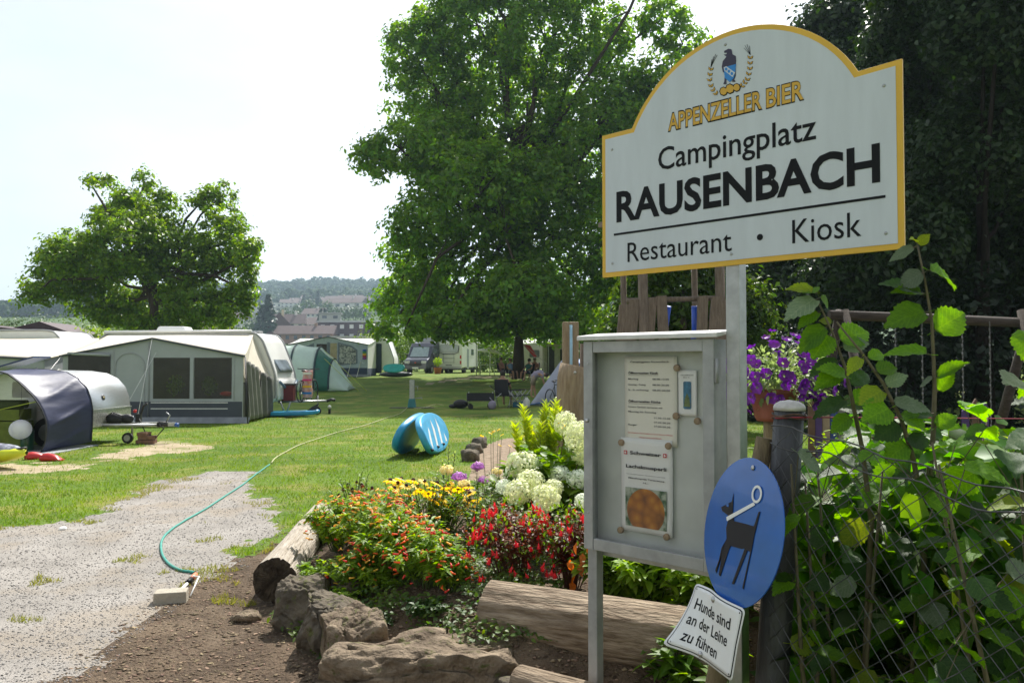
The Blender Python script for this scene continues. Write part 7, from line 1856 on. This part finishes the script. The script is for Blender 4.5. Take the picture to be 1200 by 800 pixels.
dark_tree('deep shaded tree at the far right of the wood, out past the swing', 1290, 20, [(1290, 60, 90, 90), (1270, 180, 80, 80), (1280, 290, 90, 80), (1330, 200, 80, 90)], 1200, .17, 16, leaf_c)
for k, (px, Y, r_) in enumerate(((1020, 24, .2), (1092, 27, .24), (1174, 21, .2), (955, 30, .22))):
    t = thing('tree_trunk', 'bare dark trunk in the wood, ' + ('right of the tall shoot', 'behind the swing beam', 'above the right end of the swing beam', 'behind the curved hazel shoot')[k], 'tree', at(px, Y), 0, 'bare trunks in the shade of the wood'); b = MB(); b.tube([(0, 0, -.2), (.05, 0, 3), (0, .1, 7)], [r_ * 1.2, r_, r_ * .7], 12, wob=.06); b.build('trunk', barkk, t)
# undergrowth at the foot of the wood
n = 900; lob = []
random.seed(9)
for k in range(46):
    y = random.uniform(17, 44); x = random.uniform(.30, .95) * y; lob.append((x, y, gz(y) + random.uniform(.2, 2.6), random.uniform(1.2, 2.6), 1.4, random.uniform(.9, 2.0)))
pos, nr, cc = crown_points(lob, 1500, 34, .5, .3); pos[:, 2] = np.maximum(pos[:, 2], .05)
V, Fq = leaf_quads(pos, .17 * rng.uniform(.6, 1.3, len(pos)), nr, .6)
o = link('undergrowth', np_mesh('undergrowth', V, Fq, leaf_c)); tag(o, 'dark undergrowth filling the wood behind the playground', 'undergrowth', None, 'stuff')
# ------------------------------------------------------------------ play tower, swing, pickets
woodg = mat('weathered_play_wood', (.13, .10, .075), .85, scale=7, bump=.6, bscale=22, col2=(.24, .19, .145), stretch=(7, 7, 1))
Yt = 9.0; kt = Yt / F; tx_ = (790 - 600) * kt
tw_ = thing('play_tower', 'wooden play tower with palisade slats and a blue slide behind the sign', 'play tower', (tx_, Yt, 0))
def TX(px): return (px - 600) * kt - tx_
def TZ(py): return 1.6 - (py - 426) * kt
for px, r_, y_, zt in ((738, .035, .55, 3.2), (753, .055, 0, 3.2), (828, .035, .6, 3.1), (846, .055, .1, 3.2)):
    b = MB(); b.tube([(TX(px) + .03, y_, -.1), (TX(px) + .02, y_, 1.5), (TX(px), y_, zt)], [r_ * 1.15, r_ * 1.05, r_], 12, wob=.05); b.build('post', woodg, tw_)
b = MB(); b.tube([(TX(735), .06, TZ(352)), (TX(852), .08, TZ(348))], .030, 8, wob=.08); b.build('crossbar', woodg, tw_)
b = MB(); b.tube([(TX(735), -.02, 1.55), (TX(852), .0, 1.55)], .035, 8); b.build('crossbar', woodg, tw_)
for px0, px1, pt in ((727, 732, 356), (738, 744, 350), (759, 764, 348), (779, 775, 346), (822, 824, 346), (834, 840, 347), (845, 851, 351)):
    b = MB(); w_ = .060
    xa, xb = TX(px0 + (px1 - px0) * -.6), TX(px1)
    b.add([(xa - w_, -.02, 1.35), (xa + w_, -.02, 1.35), (xa + w_, .015, 1.35), (xa - w_, .015, 1.35), (xb - w_, -.02, TZ(pt) - .01), (xb + w_, -.02, TZ(pt)), (xb + w_, .015, TZ(pt)), (xb - w_, .015, TZ(pt) - .01)], [(0, 3, 2, 1), (4, 5, 6, 7), (0, 1, 5, 4), (1, 2, 6, 5), (2, 3, 7, 6), (3, 0, 4, 7)])
    b.build('slat', woodg, tw_, bevel=.006)
b = MB(); b.box((TX(790), .35, 1.42), (1.15, .9, .06)); b.build('platform', woodg, tw_)
b = MB(); b.box((TX(790), .35, 3.25), (1.5, 1.2, .06), rx=R(8)); b.build('roof', woodg, tw_)
blp = mat('slide_blue', (.01, .08, .55), .3, var=.1, coat=.3)
sl = MB()
for s_ in (-1, 1):
    x = TX(801) + s_ * .17
    sl.tube([(x - s_ * .02, .10, TZ(358)), (x, .18, TZ(385)), (x, .3, 1.75), (x, 1.0, 1.5), (x, 2.6, .45), (x, 3.1, .35)], .035, 8)
sl.build('slide_edge', blp, tw_)
b = MB(); b.grid(lambda u, v: (TX(801) + (u - .5) * .34, .3 + v * 2.8, 1.62 - v * 1.28 + .10 * (2 * u - 1) ** 2), 6, 10); b.build('slide_chute', blp, tw_, solid=.02)
sw = thing('swing_frame', 'dark log swing frame with chains in the shade on the right', 'swing', ((1090 - 600) / F * 9, 9.0, 0))
def SX(px): return (px - 600) / F * 9 - (1090 - 600) / F * 9
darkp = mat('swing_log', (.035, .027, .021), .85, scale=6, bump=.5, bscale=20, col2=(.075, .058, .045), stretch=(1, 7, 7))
zb_ = 1.6 + 54 / F * 9
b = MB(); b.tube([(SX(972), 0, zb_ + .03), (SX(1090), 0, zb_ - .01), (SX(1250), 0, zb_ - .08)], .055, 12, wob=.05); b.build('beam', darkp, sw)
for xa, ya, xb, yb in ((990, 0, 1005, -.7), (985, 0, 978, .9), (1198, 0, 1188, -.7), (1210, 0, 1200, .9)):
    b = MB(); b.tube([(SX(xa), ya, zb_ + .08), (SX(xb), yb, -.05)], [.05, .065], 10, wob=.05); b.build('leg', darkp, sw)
for pa, pb in ((1047, 1078), (1125, 1157)):
    st_ = MB(); st_.box((SX((pa + pb) / 2), -.05, .52), ((pb - pa) * kt + .06, .16, .03)); so_ = st_.build('swing_seat', rubber, sw)
    for p_ in (pa, pb):
        b = MB(); z = zb_ - .03; q = 0
        while z > .54:
            b.tube([(SX(p_) + (.004 if q % 2 else 0), -.05 + (0 if q % 2 else .004), z), (SX(p_), -.05, z - .045)], .0055 if q % 2 else .008, 5); z -= .045; q += 1
        b.build('chain', mat('chain_steel', (.20, .20, .20), .5, .7), so_)
pf = thing('picket_fence', 'short run of coloured wooden pickets behind the hazel leaves', 'fence', ((975 - 600) / F * 6.2, 6.2, 0))
cols = [('brown', (.12, .07, .04)), ('violet', (.07, .04, .14)), ('sand', (.30, .23, .15)), ('blue', (.03, .06, .20)), ('grey', (.20, .19, .18)), ('violet', (.07, .04, .14)), ('brown', (.12, .07, .04)), ('violet', (.07, .04, .14))]
for k, px in enumerate((950, 958, 967, 976, 985, 1130, 1142, 1153)):
    x = (px - 975) / F * 6.2; b = MB(); h_ = 1.33 - .03 * (k % 3); b.prism([(x - .025, 0), (x + .025, 0), (x + .025, h_ - .04), (x, h_), (x - .025, h_ - .04)], -.01, .01)
    b.build('picket', mat('picket_' + cols[k][0], cols[k][1], .7, var=.2, scale=12), pf)
b = MB(); b.box(((1050 - 975) / F * 6.2, .03, .9), (1.5, .025, .06)); b.build('rail', woodg, pf)

# ------------------------------------------------------------------ petunias
pb0 = Vector(((903 - 600) / F * 3.75, 3.75, 0))
t = thing('pot_post', 'short wooden post carrying the petunia pot behind the sign post', 'post', pb0); zp = P(900, 493, 3.75).z
b = MB(); b.tube([(0, 0, -.1), (.01, 0, zp)], [.05, .045], 12, wob=.06); b.build('shaft', mat('stake_wood', (.17, .13, .07), .85), t)
t = thing('petunia_pot', 'brown pot overflowing with deep purple petunias beside the sign post', 'flower pot', pb0 + Vector((.01, 0, zp)))
b = MB(); b.lathe([(.075, 0), (.085, .02), (.105, .12), (.115, .13), (.115, .15)], 18); b.build('pot', mat('pot_brown', (.20, .055, .03), .6, var=.2, scale=8), t)
pet = shared(petals(6, .003, .030, .016, -.012, 9), 'petunia_flower', mat('petal_purple', (.13, .012, .26), .5, var=.25, scale=30, trans=.25))
n_ = 950; d = rand_unit(n_); d[:, 2] = d[:, 2] * .75
pp = d * np.array([.27, .19, .19]) * rng.uniform(.3, 1.0, (n_, 1)) + np.array([.03, 0, .20])
V, Fc = leaf_strips(pp, d + rand_unit(n_) * .6, rand_unit(n_) * .5 + np.array([0, 0, 1]), .038 * rng.uniform(.6, 1.3, n_), .018); link('foliage', np_mesh('foliage', V, Fc, lm_('leaf_petunia', (.16, .24, .09), (.26, .33, .13)), True), t)
random.seed(4)
for k in range(95):
    d = Vector((random.gauss(0, 1), random.gauss(0, 1) - .5, random.gauss(0, 1) * .8)).normalized()
    q = Vector((.03 + d.x * .29, d.y * .19, .22 + d.z * .20)) * random.uniform(.85, 1.05)
    o = put('flower', pet, t, q, (0, 0, 0), random.uniform(.7, 1.1)); o.rotation_euler = (d + Vector((0, -.2, .1))).to_track_quat('Z', 'Y').to_euler()
for k in range(14):
    q = P(random.uniform(945, 972), random.uniform(420, 470), 3.7) - t.location; put('flower', pet, t, q, (R(70), R(random.uniform(-40, 40)), 0), random.uniform(.6, .9))

# ------------------------------------------------------------------ hazel
def hazel_mat(name, c1, c2, tr=.45, rough=.48):
    m = mat(name, c1, rough, scale=14, col2=c2, trans=tr + .08, spec=.35, bump=.25, bscale=45)
    N = m.node_tree.nodes; L = m.node_tree.links
    ramp = [n for n in N if n.bl_idname == 'ShaderNodeValToRGB'][0]; oi = N.new('ShaderNodeObjectInfo'); h = N.new('ShaderNodeHueSaturation'); mr = N.new('ShaderNodeMapRange'); mr.inputs[3].default_value = .6; mr.inputs[4].default_value = 1.3
    L.new(oi.outputs['Random'], mr.inputs[0]); L.new(mr.outputs[0], h.inputs['Value'])
    # paler veins running off the midrib
    co = N.new('ShaderNodeTexCoord'); sx = N.new('ShaderNodeSeparateXYZ'); L.new(co.outputs['Object'], sx.inputs[0])
    ab = N.new('ShaderNodeMath'); ab.operation = 'ABSOLUTE'; L.new(sx.outputs['Y'], ab.inputs[0])
    ma = N.new('ShaderNodeMath'); ma.operation = 'MULTIPLY_ADD'; ma.inputs[1].default_value = -.8; L.new(ab.outputs[0], ma.inputs[0]); L.new(sx.outputs['X'], ma.inputs[2])
    s1 = N.new('ShaderNodeMath'); s1.operation = 'MULTIPLY'; s1.inputs[1].default_value = 44; L.new(ma.outputs[0], s1.inputs[0])
    s2 = N.new('ShaderNodeMath'); s2.operation = 'SINE'; L.new(s1.outputs[0], s2.inputs[0])
    s3 = N.new('ShaderNodeMath'); s3.operation = 'GREATER_THAN'; s3.inputs[1].default_value = .93; L.new(s2.outputs[0], s3.inputs[0])
    s4 = N.new('ShaderNodeMath'); s4.operation = 'LESS_THAN'; s4.inputs[1].default_value = .012; L.new(ab.outputs[0], s4.inputs[0])
    s5 = N.new('ShaderNodeMath'); s5.operation = 'MAXIMUM'; L.new(s3.outputs[0], s5.inputs[0]); L.new(s4.outputs[0], s5.inputs[1])
    s6 = N.new('ShaderNodeMath'); s6.operation = 'MULTIPLY'; s6.inputs[1].default_value = .35; L.new(s5.outputs[0], s6.inputs[0])
    mv = N.new('ShaderNodeMixRGB'); mv.inputs['Color2'].default_value = (c2[0] * 1.9, c2[1] * 1.6, c2[2] * 2, 1); L.new(s6.outputs[0], mv.inputs['Fac']); L.new(ramp.outputs[0], mv.inputs['Color1'])
    L.new(mv.outputs[0], h.inputs['Color'])
    b = N['Principled BSDF']; L.new(h.outputs[0], b.inputs['Base Color'])
    for n in N:
        if n.bl_idname == 'ShaderNodeHueSaturation' and n.name != h.name: L.new(h.outputs[0], n.inputs['Color'])
    return m
hz1 = hazel_mat('hazel_leaf', (.070, .185, .010), (.125, .26, .016)); hz2 = hazel_mat('hazel_leaf_dark', (.022, .060, .012), (.040, .090, .018), .25); hz3 = hazel_mat('hazel_leaf_yellow', (.15, .24, .02), (.24, .30, .03)); hz4 = hazel_mat('hazel_leaf_pale', (.10, .155, .08), (.15, .20, .11), .2)
def hazel_leaf_mesh(seed, m):
    """unit length leaf along +x, heart shaped base, toothed edge, folded along the midrib"""
    rs = random.Random(seed); n = 9
    mid = [(.0 + i / n, 0) for i in range(n + 1)]
    wd = [0.0, .26, .38, .43, .44, .41, .34, .24, .12, 0]
    vs = []; fs = []
    bendz = rs.uniform(.15, .4); fold = rs.uniform(.1, .28); tw = rs.uniform(-.25, .25)
    def z(x, y): return -bendz * x * x + fold * abs(y) + tw * x * y + .025 * math.sin(x * 16 + abs(y) * 8)
    for i in range(n + 1):
        x = i / n
        vs.append((x, 0, z(x, 0)))
    for s in (1, -1):
        for i in range(n + 1):
            x = i / n - (.06 if i in (1, 2) else 0); w = wd[i]
            vs.append((x * 1.0, s * w * .55, z(x, w * .55)))
        for i in range(n + 1):
            w = wd[i] * rs.uniform(.94, 1.05); x = i / n - (.09 if i == 1 else .03)
            vs.append((x, s * w, z(x, w) + rs.uniform(-.01, .01)))
        for i in range(n):
            w = (wd[i] + wd[i + 1]) / 2 * 1.10 + .01; x = (i + .62) / n
            vs.append((x, s * w, z(x, w)))
    M = n + 1; blk = M + M + n
    for si, s in enumerate((1, -1)):
        o1 = M + si * blk; o2 = o1 + M; o3 = o2 + M
        for i in range(n):
            f = [(i, i + 1, o1 + i + 1, o1 + i), (o1 + i, o1 + i + 1, o2 + i + 1, o2 + i), (o2 + i, o2 + i + 1, o3 + i)]
            fs += f if s < 0 else [tuple(reversed(q)) for q in f]
    b = MB(); b.add(vs, fs, True); b.tube([(-.28, 0, .04), (-.1, 0, .0), (.02, 0, 0)], .012, 4, cap=False)
    return b.mesh('hazel_leaf', m)
HL = {k: [hazel_leaf_mesh(s_ + 10 * j, m_) for s_ in range(3)] for j, (k, m_) in enumerate((('g', hz1), ('d', hz2), ('y', hz3), ('p', hz4)))}
def set_leaf(par, org_, base, tip, nrm, kind_, wk=1.0):
    """a leaf object from base to tip (world points)"""
    base, tip = Vector(base), Vector(tip); x = tip - base; L_ = x.length; x.normalize()
    nrm = Vector(nrm); y = nrm.cross(x).normalized(); z = x.cross(y)
    o = link('leaf', random.choice(HL[kind_]), par)
    M = Matrix((x, y, z)).transposed().to_4x4(); o.rotation_euler = M.to_euler(); o.location = base - Vector(org_); o.scale = (L_, L_ * wk, L_)
    return o
hstem = mat('hazel_stem', (.09, .075, .045), .75, scale=20, bump=.2, col2=(.14, .12, .06))
def z1(p): return (860 + p[0] / 2.856, 260 + p[1] / 2.856)
def shoot(label, stem_px, Y, root, leaves, seed):
    random.seed(seed); rp = Vector(root); t = thing('hazel_shoot', label, 'shrub', rp, 0, 'tall hazel shoots above the fence')
    pts = [Vector((0, 0, -.03))] + [P(*z1(p), Y) - rp for p in reversed(stem_px)]
    rs_ = [.010 - .0075 * i / (len(pts) - 1) for i in range(len(pts))]
    b = MB(); b.tube(pts, rs_, 8); b.build('stem', hstem, t)
    for a, c, wz, kd in leaves:
        ya = Y + random.uniform(-.02, .02); yb = Y + random.uniform(-.05, .04)
        A = P(*z1(a), ya); B = P(*z1(c), yb); L_ = (B - A).length; want = wz / 2.856 / F * Y
        # the leaf is tilted until its apparent width matches
        set_leaf(t, rp, A + (B - A) * .12, B, (random.uniform(-.3, .3), -.75, random.uniform(.35, .9)), kd, max(.55, min(1.3, want / (L_ * .78 * .86))))
        b = MB(); b.tube([A - rp, A + (B - A) * .13 - rp], .0016, 4, cap=False); b.build('leaf_stalk', hstem, t)
    return t
shoot('tall upright hazel shoot with big light green leaves right of the sign', [(615, 80), (640, 200), (662, 330), (668, 450), (672, 560), (668, 700), (660, 790), (650, 1000)], 2.35, (1.20, 2.35, 0),
      [((612, 82), (515, 120), 38, 'p'), ((612, 78), (655, 42), 30, 'y'), ((610, 70), (600, 45), 14, 'y'), ((640, 168), (550, 212), 70, 'p'), ((638, 245), (503, 182), 60, 'd'), ((640, 240), (530, 225), 40, 'g'), ((645, 160), (770, 195), 82, 'g'), ((655, 300), (508, 325), 92, 'g'), ((662, 370), (786, 292), 92, 'g'), ((662, 445), (503, 410), 60, 'g'), ((670, 525), (782, 462), 40, 'g'), ((670, 520), (615, 548), 36, 'p'), ((678, 572), (738, 492), 45, 'g'), ((672, 640), (560, 640), 55, 'd'), ((672, 690), (745, 640), 50, 'g'), ((668, 740), (580, 770), 60, 'd')], 21)
shoot('leaning hazel shoot with crowded leaves above the petunias', [(280, 262), (330, 370), (370, 480), (395, 590), (430, 760), (460, 1000)], 2.42, (1.02, 2.42, 0),
      [((285, 255), (172, 300), 74, 'p'), ((285, 250), (330, 285), 90, 'g'), ((280, 240), (235, 215), 50, 'g'), ((275, 235), (175, 208), 18, 'y'), ((290, 300), (215, 335), 46, 'g'), ((318, 345), (208, 425), 66, 'g'), ((325, 370), (258, 455), 90, 'g'), ((330, 340), (285, 325), 60, 'y'), ((345, 400), (462, 350), 84, 'g'), ((355, 420), (455, 400), 56, 'p'), ((362, 460), (240, 512), 48, 'd'), ((372, 495), (268, 555), 60, 'g'), ((380, 545), (460, 500), 56, 'd'), ((385, 590), (262, 640), 56, 'd'), ((392, 610), (480, 560), 70, 'g'), ((400, 650), (320, 690), 60, 'g'), ((380, 520), (300, 470), 60, 'g')], 22)
shoot('slanting hazel shoot between the two tall ones', [(345, 335), (430, 440), (500, 540), (560, 660), (600, 790), (640, 1000)], 2.30, (1.14, 2.30, 0),
      [((440, 455), (520, 432), 40, 'g'), ((470, 500), (550, 482), 60, 'g'), ((500, 545), (582, 508), 44, 'p'), ((505, 560), (420, 600), 70, 'y'), ((520, 600), (665, 622), 60, 'p'), ((530, 620), (430, 660), 90, 'g'), ((545, 640), (650, 690), 70, 'g'), ((560, 670), (470, 720), 80, 'd'), ((430, 450), (380, 500), 40, 'y'), ((575, 710), (660, 760), 60, 'd'), ((590, 740), (500, 790), 90, 'g')], 23)
hzs = lm_('hazel_small_leaves', (.040, .115, .010), (.09, .19, .016), rnd=.5, tr=.42)
def hazel_bush(label, root, region, Yr, n, seed, mix_, smin=.07, smax=.125, nst=5):
    """region: pixel box that the leaves fill; every leaf is an object"""
    random.seed(seed); rp = Vector(root); t = thing('hazel_bush', label, 'shrub', rp, 0, 'hazel bushes behind the wire mesh')
    b = MB(); stems = []
    for k in range(nst):
        px = random.uniform(region[0], region[2]); Y = random.uniform(*Yr); e = P(px, region[1] + random.uniform(0, 60), Y) - rp
        s = Vector((e.x * .35 + random.uniform(-.1, .1), e.y * .35, -.03)); m_ = s.lerp(e, .5) + Vector((random.uniform(-.06, .06), 0, .05))
        b.tube([s, m_, e], [.010, .007, .003], 7); stems.append((s, m_, e))
    b.build('stem', hstem, t)
    tw = MB()
    for k in range(n):
        px = random.uniform(region[0], region[2]); py = region[1] + (region[3] - region[1]) * random.random() ** .85; Y = random.uniform(*Yr)
        A = P(px, py, Y)
        if A.z < .06: continue
        # twig to the nearest stem
        best = min(((s.lerp(m_, f) if f <= 1 else m_.lerp(e, f - 1)) for s, m_, e in stems for f in (.5, 1, 1.4, 1.8)), key=lambda q: (q + rp - A).length)
        if (best + rp - A).length < .35: tw.tube([best, A - rp], .0016, 3, cap=False)
        a = random.uniform(0, 6.28); L_ = random.uniform(smin, smax); dirv = Vector((math.cos(a), math.sin(a) * .7, random.uniform(-.75, .15))).normalized()
        nr = Vector((random.uniform(-.5, .5), random.uniform(-.9, .2), random.uniform(.4, 1)))
        set_leaf(t, rp, A, A + dirv * L_, nr, random.choices('gdyp', mix_)[0], random.uniform(.8, 1.05))
    o = tw.build('twig', hstem, t); o['kind'] = 'stuff'
    if n > 100:
        nn_ = 2600; pts_ = np.array([tuple(P(random.uniform(region[0], region[2]), region[1] + 25 + (region[3] - region[1]) * random.random() ** .8, random.uniform(Yr[0] + .25, Yr[1] + .5)) - rp) for _ in range(nn_)])
        dd_ = rand_unit(nn_) * np.array([1, .7, .6]) + np.array([0, 0, -.3])
        V, Fc = leaf_strips(pts_, dd_, rand_unit(nn_) * .5 + np.array([0, -.3, .8]), rng.uniform(.06, .11, nn_), rng.uniform(.06, .09, nn_))
        o = link('small_leaves', np_mesh('small_leaves', V, Fc, hzs, True), t); o['kind'] = 'stuff'
    return t
hazel_bush('dense hazel bush close behind the wire mesh, right of the dark fence post', (1.05, 2.55, 0), (925, 520, 1090, 830), (2.25, 2.95), 235, 31, (6, 5, 1, 1), .06, .11)
hazel_bush('dense hazel bush behind the wire mesh at the right edge', (1.35, 2.2, 0), (1080, 500, 1240, 840), (1.95, 2.9), 260, 32, (6, 5, 1, 1.5), .06, .11)
hazel_bush('dark-leaved hazel bush farther back at the lower right', (1.75, 3.4, 0), (980, 470, 1260, 800), (3.0, 4.0), 250, 33, (4, 6, 1, 1), .09, .14)
hazel_bush('hazel branch reaching in at the right edge above the fence', (1.72, 2.45, 0), (1192, 350, 1290, 470), (2.35, 2.6), 16, 34, (5, 3, 0, 1), .08, .12, 3)
# plants behind the hazel
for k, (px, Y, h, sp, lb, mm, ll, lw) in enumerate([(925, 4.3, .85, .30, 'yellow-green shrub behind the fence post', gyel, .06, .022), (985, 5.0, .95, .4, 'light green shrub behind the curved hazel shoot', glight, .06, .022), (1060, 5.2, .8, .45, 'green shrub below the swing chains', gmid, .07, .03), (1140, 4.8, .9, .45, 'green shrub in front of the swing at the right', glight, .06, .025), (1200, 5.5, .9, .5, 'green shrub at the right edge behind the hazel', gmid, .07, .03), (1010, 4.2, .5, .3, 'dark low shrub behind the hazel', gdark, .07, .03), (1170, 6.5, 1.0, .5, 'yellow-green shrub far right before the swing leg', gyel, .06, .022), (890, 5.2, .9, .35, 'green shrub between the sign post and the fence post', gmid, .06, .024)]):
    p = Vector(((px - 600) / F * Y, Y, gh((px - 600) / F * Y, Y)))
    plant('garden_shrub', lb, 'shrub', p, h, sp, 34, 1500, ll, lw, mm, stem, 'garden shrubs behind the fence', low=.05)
pl_ = Vector(((962 - 600) / F * 3.9, 3.9, gh((962 - 600) / F * 3.9, 3.9)))
t = thing('lavender_clump', 'grey-green clump of fine upright blades behind the fence', 'plant', pl_)
n = 1500; a = rng.uniform(0, 6.28, n); r = .20 * np.sqrt(rng.random(n)); base = np.stack([np.cos(a) * r, np.sin(a) * r, np.zeros(n)], 1); tip = base * 1.7 + np.stack([rng.normal(0, .03, n), rng.normal(0, .03, n), rng.uniform(.24, .40, n)], 1); w_ = np.stack([np.full(n, .003), np.zeros(n), np.zeros(n)], 1)
link('foliage', np_mesh('foliage', np.stack([base - w_, base + w_, tip], 1).reshape(-1, 3), np.arange(3 * n).reshape(n, 3), mat('lavender_green', (.24, .30, .19), .7, rnd=.3, col2=(.34, .40, .28))), t)
b0 = Vector(((1012 - 600) / F * 4.1, 4.1, gh((1012 - 600) / F * 4.1, 4.1)))
t, tips = plant('fuchsia', 'red fuchsia seen through the hazel behind the fence', 'flower', b0, .75, .2, 14, 260, .04, .02, gmid, stemr, low=.4)
for px, py in ((1010, 572), (1013, 580), (984, 590), (990, 607), (945, 608), (948, 615), (930, 652), (1008, 566), (1130, 560)):
    put('flower', bell, t, P(px, py, 3.95) - b0, (0, 0, random.random() * 6), 1.5)
n = 2600; xx = rng.uniform(1.0, 4.4, n); yy = rng.uniform(3.2, 8.5, n); pp = np.stack([xx, yy, GH(xx, yy) + rng.uniform(.01, .22, n)], 1)
V, Fc = leaf_strips(pp, rand_unit(n) * np.array([1, 1, .5]), rand_unit(n) * .4 + np.array([0, -.2, 1]), .09 * rng.uniform(.6, 1.4, n), .04)
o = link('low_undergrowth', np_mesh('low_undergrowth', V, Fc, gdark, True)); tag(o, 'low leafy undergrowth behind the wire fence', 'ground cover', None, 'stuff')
# ------------------------------------------------------------------ air
hz = MB(); hz.box((-300, 1150, 185 - 6), (6600, 2700, 385))
o = hz.build('haze', None); tag(o, 'thin summer haze over the valley', None, None, 'stuff')
m = bpy.data.materials.new('haze'); m.use_nodes = True; N = m.node_tree.nodes; N.clear()
ou = N.new('ShaderNodeOutputMaterial'); pv = N.new('ShaderNodeVolumePrincipled'); pv.inputs['Color'].default_value = (.62, .82, 1.0, 1); pv.inputs['Density'].default_value = .00032; pv.inputs['Anisotropy'].default_value = .3
m.node_tree.links.new(pv.outputs[0], ou.inputs['Volume']); o.data.materials.append(m)
